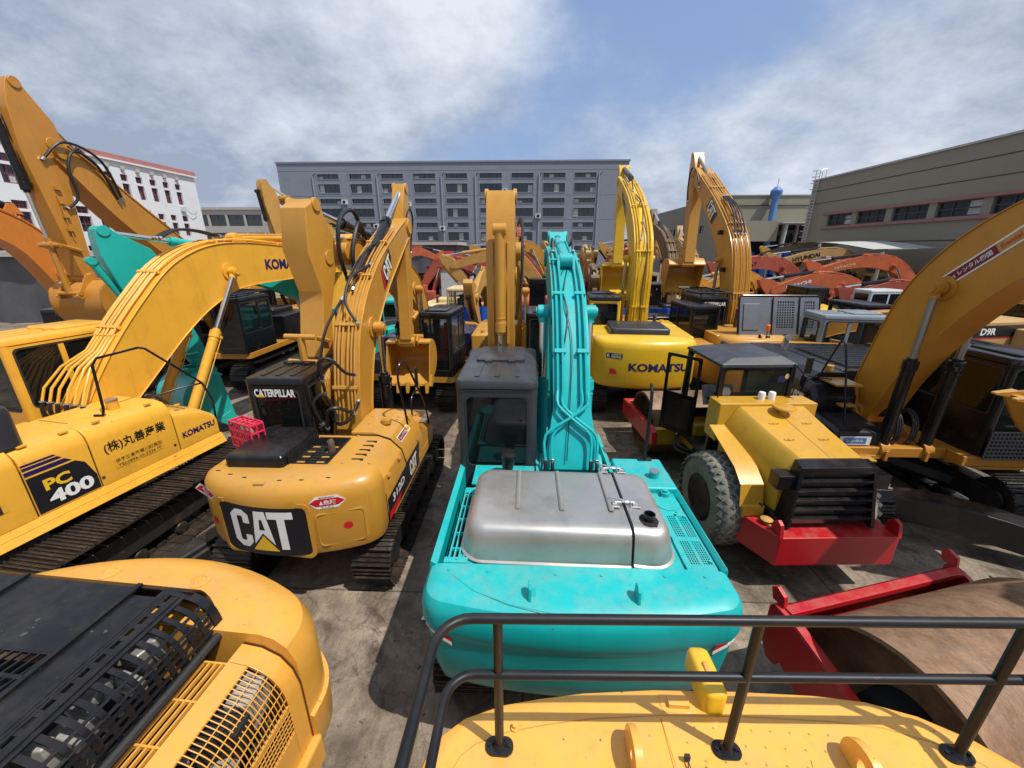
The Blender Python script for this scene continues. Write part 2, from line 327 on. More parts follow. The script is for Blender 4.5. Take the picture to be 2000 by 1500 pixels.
CLOGO = {'C': [(1, 6.5), (2.2, 6.5), (3.1, 5.7), (3.1, 4.2), (2.05, 4.2), (2.05, 5.2), (1.9, 5.4), (1.3, 5.4), (1.1, 5.2), (1.1, 1.3), (1.3, 1.1), (1.9, 1.1), (2.05, 1.3), (2.05, 2.2), (3.1, 2.2), (3.1, 1.0), (2.2, 0), (1, 0), (0, 1), (0, 5.5)],
         'A1': [(3.35, 0.75), (4.15, 6.5), (5, 6.5), (5, 5.1), (4.8, 5.1), (4.55, 3.3), (5, 3.3), (5, 2.75)], 'A2': [(6.65, 0.75), (5.85, 6.5), (5, 6.5), (5, 5.1), (5.2, 5.1), (5.45, 3.3), (5, 3.3), (5, 2.75)],
         'T': [(6.15, 6.5), (9.9, 6.5), (9.9, 5.3), (8.65, 5.3), (8.65, 0), (7.5, 0), (7.5, 5.3), (6.15, 5.3)], 'Y': [(2.9, -.35), (7.1, -.35), (5, 2.35)]}
def logo(f, w, parent, sub=0, panel=None, dx=0, dy=0):
    k = w / 9.9; P = []
    if panel: P.append((panel, 1, 0))
    for q, pts in CLOGO.items(): P.append(([((x - 4.95) * k + dx, (y - 3.25) * k + dy) for x, y in pts], 2 if q == 'Y' else 0, .004))
    decal('logo', f, P, ['white', 'letblack', 'letyel'], parent, sub)
# ---------------------------------------------------------------- excavator components
TC = {}
def make_tracks(root, L=4.1, h=.95, w=.6, gauge=2.2, uh=0.0, mt='track', lod=0, n=None, par=None):
    key = (L, h, w, mt, lod); hold = root
    if key not in TC:
        r = h / 2 - .04; S = L - h; per = 2 * S + 2 * math.pi * r; n = n or (int(per / .19) if lod == 0 else int(per / .26))
        mb = MB()
        for i in range(n):
            d = per * i / n
            if d < S: y, z, a = -S / 2 + d, h / 2 - r, 180
            elif d < S + math.pi * r: t = (d - S) / r; y, z, a = S / 2 + r * math.sin(t), h / 2 - r * math.cos(t), 180 - math.degrees(t)
            elif d < 2 * S + math.pi * r: y, z, a = S / 2 - (d - S - math.pi * r), h / 2 + r, 0
            else: t = (d - 2 * S - math.pi * r) / r; y, z, a = -S / 2 - r * math.sin(t), h / 2 + r * math.cos(t), -math.degrees(t)
            if z > h / 2 + r - .01: z -= .035 * (1 - (2 * y / S) ** 2) if abs(y) < S / 2 else 0
            Rm = Matrix.Rotation(-R(a), 3, 'X'); p = per / n
            c = V((0, y, z))
            mb.box(c, (w, p * .93, .028), Rm)
            for q, hh in ((-.36, .04), (-.02, .026), (.32, .026)) if lod == 0 else ((-.3, .045),):
                mb.box(c + Rm @ V((0, q * p, .014 + hh / 2)), (w, p * .11, hh), Rm)
            if lod == 0:
                for q in (-.12, .12): mb.box(c + Rm @ V((q, 0, .018)), (.035, .05, .02), Rm)
            mb.box(c + Rm @ V((0, 0, -.045)), (.18, p * .8, .06), Rm)
        belt = mb.build('track', mt, None); bm_ = belt.data; bpy.data.objects.remove(belt)
        fb = MB(); fb.b2(-.16, .16, -S / 2 + .1, S / 2 - .1, h * .30, h * .68)
        for sy in (-1, 1):
            fb.cyl((-.14, sy * S / 2, h / 2), (.14, sy * S / 2, h / 2), r - .08, n=20); fb.cyl((-.2, sy * S / 2, h / 2), (.2, sy * S / 2, h / 2), r * .45, n=12)
        for i in range(6 if lod == 0 else 3):
            y = -S / 2 + S * (i + .5) / (6 if lod == 0 else 3); fb.cyl((-.15, y, .17), (.15, y, .17), .11, n=10)
        for y in (-S / 5, S / 4): fb.cyl((-.1, y, h * .76), (.1, y, h * .76), .07, n=8)
        fo = fb.build('track_frame', 'frame', None, bevel=.02 if lod == 0 else 0); TC[key] = (bm_, fo.data, bool(lod == 0)); bpy.data.objects.remove(fo)
    b, f, bv = TC[key]
    for s in (-1, 1):
        o = bpy.data.objects.new('track', b); COL.objects.link(o); o.parent = root
        o.location = (s * gauge / 2 * math.cos(R(uh)), -s * gauge / 2 * math.sin(R(uh)), 0); o.rotation_euler = (0, 0, -R(uh))
        q = bpy.data.objects.new('track_frame', f); COL.objects.link(q); q.parent = o
        if bv:
            bb = q.modifiers.new('bevel', 'BEVEL'); bb.width = .015; bb.segments = 1; bb.limit_method = 'ANGLE'
    c = MB(); c.box((0, 0, h * .55), (gauge - .3, 1.0, .3)); c.cyl((0, 0, h * .6), (0, 0, 1.02), .55, n=24)
    for sx in (-1, 1):
        for sy in (-1, 1): c.tube([(sx * .25, sy * .3, h * .62), (sx * gauge / 2 * .92, sy * 1.0, h * .45)], .16, 6)
    o = c.build('carbody', 'frame', root); o.rotation_euler = (0, 0, -R(uh))

def hyd(name, root, p0, p1, rb, rod, mbar, mrod, frac=.58, eye=.1, lod=0, meye=None):   # barrel at p0, chrome rod towards p1
    p0, p1 = V(p0), V(p1); d = (p1 - p0); q = p0 + d * frac; u = d.normalized(); n = 8 if lod else 18
    mb = MB(); mb.cyl(p0, q, rb, n=n); mb.cyl(q - u * .16, q, rb * 1.16, n=n); mb.cyl(q, q + u * .05, rb * .8, n=n)
    mb.cyl(p0 - V((eye, 0, 0)), p0 + V((eye, 0, 0)), rb * 1.15, n=n)
    if not lod:
        mb.cyl(q - u * .24, q - u * .21, rb * 1.08, n=n)
        t = u.orthogonal().normalized() * (rb + .03); mb.tube([p0 + u * .15 + t, q - u * .12 + t], .013, 6); mb.box(q - u * .12 + t * .9, (.06, .06, .07))
    o = mb.build(name, mbar, root, bevel=0 if lod else .006, seg=1)
    r2 = MB(); r2.cyl(q + u * .03, p1 - u * .08, rod, n=n); r2.build('rod', mrod, o)
    e = MB(); e.cyl(p1 - V((eye, 0, 0)), p1 + V((eye, 0, 0)), rod * 1.9, n=n); e.cyl(p1 - u * .16, p1, rod * 1.25, n=n); e.build('rod_eye', meye or mbar, o)
    return o
def make_boom(root, pts, w, col, lod=0, plates=True, foot=.34, xb=0.0, flare=None):
    S = smooth(pts, 3 if lod else 7); top = []; bot = []
    for i, p in enumerate(S):
        a, b = S[max(i - 1, 0)], S[min(i + 1, len(S) - 1)]; t = V((b[0] - a[0], b[1] - a[1])).normalized(); n = V((-t.y, t.x))
        top.append((p[0] + n.x * p[2], p[1] + n.y * p[2])); bot.append((p[0] - n.x * p[2], p[1] - n.y * p[2]))
    ww = lambda i: w / 2 + (0 if not flare else flare * max(0, 1 - i / (len(S) * .17)) ** 1.0)
    mb = MB()
    mb.loft([[(xb - ww(i), *bot[i]), (xb + ww(i), *bot[i]), (xb + ww(i), *top[i]), (xb - ww(i), *top[i])] for i in range(len(S))])
    if plates and not lod:
        for L, s in ((top, 1), (bot, -1)):
            rings = []
            for i in range(len(S)):
                a, b = L[max(i - 1, 0)], L[min(i + 1, len(S) - 1)]; t = V((b[0] - a[0], b[1] - a[1])).normalized(); n = V((-t.y, t.x)) * s
                e = ww(i) + .022; p = L[i]
                rings.append([(xb - e, p[0] - n.x * .004, p[1] - n.y * .004), (xb + e, p[0] - n.x * .004, p[1] - n.y * .004), (xb + e, p[0] + n.x * .016, p[1] + n.y * .016), (xb - e, p[0] + n.x * .016, p[1] + n.y * .016)])
            mb.loft(rings)
    f = pts[0]; mb.cyl((xb - ww(0) - .05, f[0], f[1]), (xb + ww(0) + .05, f[0], f[1]), foot * .62, n=10 if lod else 20)
    e = pts[-1]; mb.cyl((xb - w / 2 - .05, e[0], e[1]), (xb + w / 2 + .05, e[0], e[1]), .17, n=10 if lod else 20)
    o = mb.build('boom', col, root, bevel=0 if lod else .008, seg=2, ang=38)
    return o, S, top, bot
def make_arm(root, tail, tip, w, col, k=1.0, lod=0, xb=0.0, dp=.27, prof=None):
    a = V(tail); b = V(tip); L = (b - a).length; u = (b - a).normalized(); n = V((-u.y, u.x))
    if n.x < 0: n = -n
    prof = prof or [(-.10, .10), (0, .17), (.10, .22 * k + .05), (.30, .34 * k), (.55, .27 * k), (1.0 - .02, .15), (1.02, 0), (.98, -.16), (.6, -.26 * k), (.42, -.36 * k), (dp, -.50 * k), (.16, -.46 * k), (.02, -.18), (-.10, -.10)]
    P = [(a + u * (t * L if 0 < t else t) + n * q) for t, q in prof]
    mb = MB(); mb.prismx([(p.x, p.y) for p in P], xb - w / 2, xb + w / 2)
    if not lod:
        for sx in (-1, 1):
            mb.cyl((xb + sx * (w / 2 - .03), *(a - u * .02)), (xb + sx * (w / 2 + .03), *(a - u * .02)), .115, n=20)
            q = a + u * dp * L - n * .28 * k; mb.cyl((xb + sx * (w / 2), *q), (xb + sx * (w / 2 + .025), *q), .13 * k, n=20)
    mb.cyl((xb - w / 2 - .06, *b), (xb + w / 2 + .06, *b), .13, n=16)
    o = mb.build('arm', col, root, bevel=0 if lod else .012, seg=2)
    piv = a + u * dp * L - n * .28 * k
    return o, u, n, L, piv
def make_bucket(root, hinge, w, col, s=1.0, ang=-90.0, flip=1, lod=0, xb=0.0, teeth=5, par=None):
    # local: x from hinge to teeth, y to the back
    ca, sa = math.cos(R(ang)), math.sin(R(ang))
    def T(x, y): return (hinge[0] + s * (x * ca - flip * y * sa * 1.0), hinge[1] + s * (x * sa + flip * y * ca))
    out = smooth([(0, .05), (-.12, .38), (.05, .78), (.42, 1.0), (.80, .88), (1.12, .48), (1.36, .0)], 2 if lod else 4)
    inn = smooth([(.07, .05), (-.04, .38), (.11, .72), (.43, .92), (.76, .81), (1.06, .43), (1.28, .0)], 2 if lod else 4)
    mb = MB(); n = len(out)
    mb.loft([[(xb - w / 2, *T(*out[i])), (xb + w / 2, *T(*out[i])), (xb + w / 2, *T(*inn[i])), (xb - w / 2, *T(*inn[i]))] for i in range(n)])
    side = [T(*p) for p in out]
    for sx in (-1, 1): mb.prismx(side, xb + sx * (w / 2 + .003), xb + sx * (w / 2 - .03))
    for sx in (-1, 1):
        mb.prismx([T(*p) for p in ((-.04, -.1), (.10, .0), (.12, .3), (-.12, .62), (-.26, .60), (-.22, .42), (-.18, .0))], xb + sx * .24, xb + sx * .28)
        if not lod:
            mb.prismx([T(*p) for p in ((1.0, .1), (1.36, -.03), (1.40, .2), (1.1, .5))], xb + sx * (w / 2 + .004), xb + sx * (w / 2 + .03))
    if not lod:
        mb.box((xb, *T(.02, .02)), (w, .05, .05))
    o = mb.build('bucket', col, root, bevel=0 if lod else .006, seg=1, ang=40)
    if par is not None: o.parent = par
    for i in range(teeth):
        x = xb - w / 2 + .07 + (w - .14) * i / (teeth - 1); t = MB()
        r0 = [T(1.24, .08), T(1.24, -.05)]; r1 = [T(1.58, -.02), T(1.58, -.05)]
        t.loft([[(x - .055, *r0[0]), (x + .055, *r0[0]), (x + .055, *r0[1]), (x - .055, *r0[1])], [(x - .035, *r1[0]), (x + .035, *r1[0]), (x + .035, *r1[1]), (x - .035, *r1[1])]])
        t.build('tooth', col if lod else col, o)
    return o, T(-.20, .50)
def make_cab(root, x0, x1, y0, y1, z0, z1, col, glassm='glass', roofcol=None, lod=0, seat='seat', slant=.0, sill=.42, hatch=True, guard=False, interior=True):
    roofcol = roofcol or col; H = z1 - z0; t = .05; mb = MB(); zr = z1 - .13
    cab = None
    r = .07
    w = x1 - x0; d = y1 - y0
    # four framed sides (outer faces on the cab's bounding box), corner posts
    def side(O, ux, L, hole): ring(mb, O, ux, (0, 0, 1), (r, L - r, 0, zr - z0), hole, r=.07, th=-t, k=2 if lod else 4)
    holes = dict(rear=((x0, y0, z0), (1, 0, 0), w, (r + .05, w - r - .05, H * sill, zr - z0 - .09)),
                 front=((x1, y1, z0), (-1, 0, 0), w, (r + .02, w - r - .02, H * .10, zr - z0 - .05)),
                 right=((x1, y0, z0), (0, 1, 0), d, (r + .05, d - r - .03, H * (sill + .02), zr - z0 - .06)),
                 left=((x0, y1, z0), (0, -1, 0), d, (r + .03, d - r - .05, H * .36, zr - z0 - .06)))
    for k, (O, ux, L, hl) in holes.items(): side(O, ux, L, hl)
    if not lod or True:
        for O, ux in (((x1 - t / 2, y0 + d * .42, 0), None), ((x0 + t / 2, y0 + d * .42, 0), None)):
            mb.b2(O[0] - t / 2 + .004, O[0] + t / 2 - .004, O[1] - .04, O[1] + .04, z0 + H * .3, zr - .02)
    for cx in (x0 + r, x1 - r):
        for cyy in (y0 + r, y1 - r): mb.cyl((cx, cyy, z0), (cx, cyy, zr + .03), r, n=8 if lod else 20)
    mb.b2(x0 + .02, x1 - .02, y0 + .02, y1 - .02, z0, z0 + .06)
    cab = mb.build('cab', col, root, ang=35)
    rf = MB(); P = rr(x0 - .01, x1 + .01, y0 - .02, y1 + .02, .11, 5)
    stack(P, [(zr, .03), (zr + .02, 0), (zr + .08, 0), (zr + .115, .02), (z1, .07)], mb=rf)
    if hatch and not lod:
        stack(rr(x0 + .16, x1 - .16, y0 + d * .48, y1 - .12, .05, 4), [(z1 - .005, 0), (z1 + .03, 0), (z1 + .045, .03)], mb=rf)
        for q in (.25, .5, .75): rf.b2(x0 + w * q - .03, x0 + w * q + .03, y0 + .12, y0 + d * .42, z1 - .002, z1 + .012)
        for q in (.34, .66): rf.b2(x0 + w * q - .05, x0 + w * q + .05, y0 + d * .44, y0 + d * .48, z1, z1 + .035)
    rf.build('roof', roofcol, cab, bevel=0, ang=30)
    for k, (O, ux, L, hl) in holes.items():
        g = MB(); O = V(O); ux = V(ux); nn = ux.cross(V((0, 0, 1)))
        P = rr(hl[0] - .02, hl[1] + .02, hl[2] - .02, hl[3] + .02, .07, 3)
        g.add([O + ux * p[0] + V((0, 0, p[1])) - nn * .022 for p in P], [tuple(range(len(P)))]); g.build('window', glassm, cab)
        if not lod:
            g = MB(); ring(g, O + nn * .004, ux, (0, 0, 1), (hl[0] - .022, hl[1] + .022, hl[2] - .022, hl[3] + .022), (hl[0] + .008, hl[1] - .008, hl[2] + .008, hl[3] - .008), r=.07, th=-.02, ro=.08); g.build('window_seal', 'rubber', cab)
    if interior:
        g = MB(); cx = (x0 + x1) / 2; cy_ = y0 + d * .40
        rbox(cx - .25, cx + .25, cy_ - .22, cy_ + .3, z0 + .3, z0 + .52, .08, mb=g); g.box((cx, cy_ - .27, z0 + .85), (.48, .14, .72), Matrix.Rotation(R(10), 3, 'X')); g.box((cx, cy_ - .36, z0 + 1.28), (.26, .1, .2))
        g.build('seat', seat, cab, bevel=0 if lod else .04)
        g = MB()
        for sx in (-1, 1): g.b2(cx + sx * .29, cx + sx * .42, cy_ - .25, cy_ + .35, z0 + .06, z0 + .66); g.cyl((cx + sx * .35, cy_ + .28, z0 + .6), (cx + sx * .33, cy_ + .34, z0 + .86), .025, n=6)
        g.box((cx + .25, y1 - .2, z0 + .75), (.12, .1, .2)); g.build('console', 'charcoal', cab)
    if not lod:
        g = MB(); g.box((x0 - .012, y0 + d * .5, z0 + H * .40), (.03, .12, .04)); g.cyl((x1 - .3, y1 + .03, z0 + .9), (x1 - .55, y1 + .05, z0 + 1.35), .008, n=5); g.build('door_handle', 'rubber', cab)
    if guard:
        g = MB(); lattice(g, (x0 - .03, y0 + .05, z1 + .10), (1, 0, 0), (0, 1, 0), w + .06, d + .15, 8, 3, .02, .02); g.tube([(x0 - .05, y0, z1 + .12), (x1 + .05, y0, z1 + .12), (x1 + .05, y1 + .2, z1 + .12), (x0 - .05, y1 + .2, z1 + .12), (x0 - .05, y0, z1 + .12)], .03, 6)
        for sx in (x0 + .05, x1 - .05):
            for q in (y0 + .1, y1 - .1): g.cyl((sx, q, z1 - .02), (sx, q, z1 + .12), .02, n=6)
        g.build('roof_guard', 'black', cab)
    return cab
def lines_on_boom(root, top, xs, col, i0, i1, off=.07, r=.022, clamps=(), lod=0, name='hydraulic_line', ends=True):
    L = top[i0:i1]
    def op(p, i, o):
        a, b = L[max(i - 1, 0)], L[min(i + 1, len(L) - 1)]; t = V((b[0] - a[0], b[1] - a[1])).normalized(); return (p[0] - t.y * o, p[1] + t.x * o)
    for j, x in enumerate(xs):
        pts = [(x, *op(p, i, off + .012 * (j % 2))) for i, p in enumerate(L)]
        MB().tube(pts, r, 6).build(name, col, root)
    for c in clamps:
        i = int(c * (len(L) - 1)); p = op(L[i], i, off); a, b = L[max(i - 1, 0)], L[min(i + 1, len(L) - 1)]; an = math.atan2(b[1] - a[1], b[0] - a[0])
        g = MB(); g.box(((min(xs) + max(xs)) / 2, p[0], p[1]), (max(xs) - min(xs) + .09, .06, .07), Matrix.Rotation(an, 3, 'X')); g.build('pipe_clamp', col, root, bevel=.006, seg=1)
def hosep(root, pts, r=.022, m='hose', name='hose', fit=True):
    S = smooth(pts, 6); o = MB().tube(S, r, 7).build(name, m, root)
    if fit:
        for a, b in ((S[0], S[1]), (S[-2], S[-1])): MB().cyl(a, b, r * 1.35, n=8).build('hose_fitting', 'alu', o)
    return o

def excavator(name, label, cat, loc, head, W=2.75, Rr=2.75, zt=2.05, z0=1.0, yf=1.35, cwl=.75, rc=.45, bulge=.25, col='cat', ccol=None, cabc='black', cabz=3.0, cabx=None, caby=(-.35, 1.35),
              trk=(4.1, .95, .6, 2.2), uh=0, mtrk='track', boom=None, bw=.5, xb=.08, arm=None, aw=.36, ak=1.0, bucket=1.1, bs=1.0, bang=-90, bflip=1, lod=1, deck=None, hood=True, cyl=None, cylc=None, cylin=None,
              group=None, seat='seat', glassm='glass', guard=False, pipes=0, doors=True, tank=True, eng=True, chood='black', rod='chrome', flare=None, roofcol=None, bcol=None, dp=.27, interior=True, bcyl=True, aprof=None):
    root = thing(name, label, cat, (loc[0], loc[1], 0), head, group); ccol = ccol or col; deck = deck or col; h = W / 2; cylc = cylc or col; bcol = bcol or col
    make_tracks(root, *trk, uh=uh, mt=mtrk, lod=lod)
    mb = MB(); mb.prismz([(-h, -Rr + .9), (h, -Rr + .9), (h, yf - .1), (h - .1, yf), (-h + .1, yf), (-h, yf - .1)], z0, z0 + .2)
    mb.build('platform', deck, root, bevel=.02 if not lod else 0)
    ycw = -Rr + cwl
    D = dshape(W, ycw, -Rr, rc, bulge)
    dstack(D, [(z0 - .08, .10), (z0 - .02, .03), (z0 + .1, 0), (zt - .22, 0), (zt - .1, .02), (zt - .02, .07), (zt + .03, .16)]).build('counterweight', ccol, root, ang=30)
    bv = 0 if lod else .03
    if eng:
        g = MB(); g.b2(-h, h, ycw + .01, -.42, z0 + .2, zt); g.build('engine_cover', col, root, bevel=.05, seg=2 if lod else 3)
    if doors:
        for s in (-1, 1):
            g = MB(); g.b2(s * (h + .004), s * (h - .02), ycw + .06, -.5, z0 + .26, zt - .12)
            for i in range(0 if lod else 8): g.box((s * (h + .006), ycw + .25 + i * .05, zt - .5), (.016, .022, .3), m=1)
            g.build('side_door', [col, 'void'], root, bevel=.008 if not lod else 0)
    if hood:
        g = rbox(-h * .62, h * .55, ycw + .05, -.75, zt, zt + .2, .12); hb = g.build('hood', chood, root)
        if not lod:
            g = MB(); lattice(g, (-h * .55, ycw + .15, zt + .2), (1, 0, 0), (0, 1, 0), h, .5, 22, 3, .015, .012); g.build('hood_grille', chood, hb)
        g = MB(); g.cyl((h * .45, -.62, zt), (h * .45, -.62, zt + .38), .06, n=12); g.build('exhaust_pipe', 'rustpipe', root)
    if tank:
        g = MB(); rbox(xb + bw / 2 + .2, h, -.42 + .01, .65, z0 + .2, zt, .06, mb=g); g.build('fuel_tank', col, root)
        g = MB(); rbox(xb + bw / 2 + .3, h, .66, yf - .05, z0 + .2, z0 + .65, .05, mb=g); g.build('tool_box', 'charcoal' if not lod else col, root)
        g = MB(); g.cyl((h - .35, .2, zt - .01), (h - .35, .2, zt + .08), .07, n=14); g.build('filler_cap', col, root)
    cx = cabx or (-h + .02, -h + 1.0)
    make_cab(root, cx[0], cx[1], caby[0], caby[1], z0 + .2, cabz, cabc, lod=lod, seat=seat, glassm=glassm, guard=guard, roofcol=roofcol, interior=interior)
    ctx = dict(root=root, D=D, h=h, zt=zt, ycw=ycw, z0=z0)
    if boom:
        bo, S, top, bot = make_boom(root, boom, bw, bcol, lod=lod, xb=xb, flare=flare); ctx.update(boom=bo, S=S, top=top, bot=bot)
        fk = boom[0]
        for s in (-1, 1): g = MB(); g.prismx([(fk[0] - .35, z0 + .1), (fk[0] - .1, fk[1] + .1), (fk[0] + .1, fk[1] + .1), (fk[0] + .75, z0 + .1)], xb + s * (bw / 2 + .10 + (flare or 0)), xb + s * (bw / 2 + .15 + (flare or 0))); g.build('boom_bracket', bcol, root, bevel=.01 if not lod else 0)
        if cyl:
            for s in (-1, 1): hyd('boom_cylinder', root, (xb + s * (bw / 2 + .13), *cyl[0]), (xb + s * (bw / 2 + .13), *cyl[1]), .095, .055, cylc, rod, lod=lod, eye=.08, meye=bcol)
            g = MB(); g.cyl((xb - bw / 2 - .24, *cyl[1]), (xb + bw / 2 + .24, *cyl[1]), .07, n=14); g.cyl((xb - bw / 2 - .03, *cyl[1]), (xb + bw / 2 + .03, *cyl[1]), .19, n=20); g.build('cylinder_pin', bcol, root)
        if pipes: lines_on_boom(root, top, [xb - bw / 2 + .06 + (bw - .12) * i / (pipes - 1) for i in range(pipes)], bcol, 2, len(top) - 3, clamps=(.12, .35, .6, .85))
        if arm:
            ao, u, n, L, piv = make_arm(root, arm[0], arm[1], aw, bcol, k=ak, lod=lod, xb=xb, dp=dp, prof=aprof); ctx.update(arm=ao, au=u, an=n, aL=L)
            if cylin:
                g = MB()
                for s in (-1, 1): g.prismx([(cylin[0] - .22, cylin[1] - .2), (cylin[0] - .06, cylin[1] + .09), (cylin[0] + .08, cylin[1] + .08), (cylin[0] + .25, cylin[1] - .15)], xb + s * .10, xb + s * .14)
                g.build('cylinder_lug', bcol, root)
                hyd('arm_cylinder', root, (xb, *cylin[:2]), (xb, *arm[0]), .10, .058, cylc, rod, frac=.56, lod=lod, meye=bcol)
            a = V(arm[0]); p0 = a + u * .12 * L + n * (.40 * ak); p1 = a + u * .80 * L + n * .42
            if bcyl: hyd('bucket_cylinder', root, (xb, *p0), (xb, *p1), .075, .045, cylc, rod, lod=lod, meye=bcol)
            if bucket:
                bo2, lp = make_bucket(root, arm[1], bucket, bcol, s=bs, ang=bang, flip=bflip, lod=lod, xb=xb)
                g = MB(); q = a + u * .84 * L
                for s in (-1, 1): g.tube([(xb + s * (aw / 2 + .03), *q), (xb + s * (aw / 2 + .03), *p1)], .045, 6)
                g.tube([(xb, *p1), (xb, *lp)], .06, 6); g.cyl((xb - aw / 2 - .06, *p1), (xb + aw / 2 + .06, *p1), .05, n=10); g.cyl((xb - .3, *lp), (xb + .3, *lp), .05, n=10); g.build('bucket_link', bcol, root)
    return ctx
# ================================================================ SETTING
def setting():
    m = bpy.data.materials.new('concrete_yard'); m.use_nodes = True; t = m.node_tree; n = t.nodes; l = t.links; p = n['Principled BSDF']
    tcn = n.new('ShaderNodeTexCoord')
    def no(s, d, dist=0):
        q = n.new('ShaderNodeTexNoise'); q.inputs['Scale'].default_value = s; q.inputs['Detail'].default_value = d; q.inputs['Roughness'].default_value = .68; q.inputs['Distortion'].default_value = dist
        l.new(tcn.outputs['Object'], q.inputs['Vector']); return q.outputs[0]
    def ramp(s, a, ca, b, cb_):
        r = n.new('ShaderNodeValToRGB'); l.new(s, r.inputs[0]); r.color_ramp.elements[0].position = a; r.color_ramp.elements[1].position = b
        r.color_ramp.elements[0].color = ca + (1,); r.color_ramp.elements[1].color = cb_ + (1,); return r.outputs[0]
    base = ramp(no(.7, 9, .4), .34, (.18, .142, .105), .68, (.42, .345, .26))
    st = ramp(no(2.2, 10, 1.2), .38, (.35, .32, .30), .58, (1, 1, 1)); fine = ramp(no(38, 6), .3, (.72, .72, .72), .7, (1.15, 1.15, 1.15))
    def mul(a, b, f=1.0):
        q = n.new('ShaderNodeMix'); q.data_type = 'RGBA'; q.blend_type = 'MULTIPLY'; q.inputs[0].default_value = f; l.new(a, q.inputs[6]); l.new(b, q.inputs[7]); return q.outputs[2]
    br = n.new('ShaderNodeTexBrick'); br.offset = 0; br.inputs['Scale'].default_value = .22; br.inputs['Mortar Size'].default_value = .0035; br.inputs['Mortar Smooth'].default_value = .3; br.inputs['Brick Width'].default_value = 1; br.inputs['Row Height'].default_value = 1
    br.inputs['Color1'].default_value = (1, 1, 1, 1); br.inputs['Color2'].default_value = (.86, .84, .82, 1); br.inputs['Mortar'].default_value = (.30, .27, .24, 1)
    l.new(tcn.outputs['Object'], br.inputs['Vector'])
    c = mul(mul(mul(base, st, .75), fine, .8), br.outputs[0], .8)
    wv = n.new('ShaderNodeTexWave'); wv.inputs['Scale'].default_value = 2.6; wv.inputs['Distortion'].default_value = 7; wv.inputs['Detail'].default_value = 4; l.new(tcn.outputs['Object'], wv.inputs['Vector'])
    c = mul(c, ramp(wv.outputs[0], .1, (.78, .76, .74), .6, (1.06, 1.06, 1.06)), .2)
    vo = n.new('ShaderNodeTexVoronoi'); vo.feature = 'DISTANCE_TO_EDGE'; vo.inputs['Scale'].default_value = .38
    dn = n.new('ShaderNodeTexNoise'); dn.inputs['Scale'].default_value = 2.2; dn.inputs['Detail'].default_value = 5; l.new(tcn.outputs['Object'], dn.inputs['Vector'])
    va = n.new('ShaderNodeVectorMath'); va.operation = 'MULTIPLY_ADD'; va.inputs[1].default_value = (.8, .8, .8); l.new(dn.outputs['Color'], va.inputs[0]); l.new(tcn.outputs['Object'], va.inputs[2]); l.new(va.outputs[0], vo.inputs['Vector'])
    c = mul(c, ramp(vo.outputs[0], .002, (.35, .32, .30), .005, (1, 1, 1)), .55)
    c = mul(c, ramp(no(.9, 7, .8), .57, (1, 1, 1), .66, (.30, .27, .25)), .85)
    mpp = n.new('ShaderNodeMapping'); mpp.inputs['Rotation'].default_value = (0, 0, .6); mpp.inputs['Scale'].default_value = (14, 1.2, 1); l.new(tcn.outputs['Object'], mpp.inputs[0])
    ns = n.new('ShaderNodeTexNoise'); ns.inputs['Scale'].default_value = 1.5; ns.inputs['Detail'].default_value = 6; ns.inputs['Roughness'].default_value = .7; l.new(mpp.outputs[0], ns.inputs['Vector'])
    c = mul(c, ramp(ns.outputs[0], .36, (.62, .60, .58), .60, (1.12, 1.1, 1.08)), .25)
    l.new(c, p.inputs['Base Color']); l.new(ramp(no(1.1, 6), .4, (.45,) * 3, .6, (.85,) * 3), p.inputs['Roughness'])
    b = n.new('ShaderNodeBump'); b.inputs['Strength'].default_value = .45; b.inputs['Distance'].default_value = .03; l.new(no(14, 8), b.inputs['Height']); l.new(b.outputs[0], p.inputs['Normal'])
    g = MB(); g.add([(-1500, -1500, 0), (1500, -1500, 0), (1500, 1500, 0), (-1500, 1500, 0)], [(0, 1, 2, 3)]); g.build('ground', m, kind='structure')
    # facade materials
    MT['grey_render'] = mat('grey_render', (.205, .23, .272), .85, wear=.01, var=.07, scale=.25, dirt=(.12, .135, .16), damt=.5, dscale=.5, bump=.05)
    MT['greytrim'] = mat('light_grey_trim', (.24, .265, .305), .8, var=.05); MT['white_render'] = mat('white_render', (.66, .68, .70), .85, wear=.01, var=.07, scale=.2, dirt=(.40, .41, .42), damt=.6, dscale=.4)
    MT['redtile'] = mat('red_tile_trim', (.42, .17, .15), .8); MT['beige'] = mat('beige_render', (.42, .40, .36), .85, var=.08); MT['olive'] = mat('olive_cladding', (.25, .23, .172), .8, var=.05, scale=.1, dirt=(.19, .18, .14), damt=.5, dscale=.3)
    MT['pinktrim'] = mat('pink_trim', (.32, .15, .13), .8); MT['groove'] = mat('panel_joint', (.05, .048, .035), .9); MT['darkframe'] = mat('window_frame_dark', (.05, .055, .06), .6); MT['redframe'] = mat('window_frame_red', (.16, .04, .055), .6)
    MT['roofgrey'] = mat('pale_roof', (.42, .42, .40), .6); MT['tarp'] = mat('grey_tarpaulin', (.085, .085, .09), .7, var=.25, scale=.6, bump=.3, bscale=2); MT['curtain'] = mat('pale_curtain', (.42, .43, .40), .9, var=.3)
    MT['contred'] = mat('red_container_paint', (.22, .012, .03), .6); MT['leaf'] = mat('leaf_green', (.06, .11, .03), .7, var=.4)

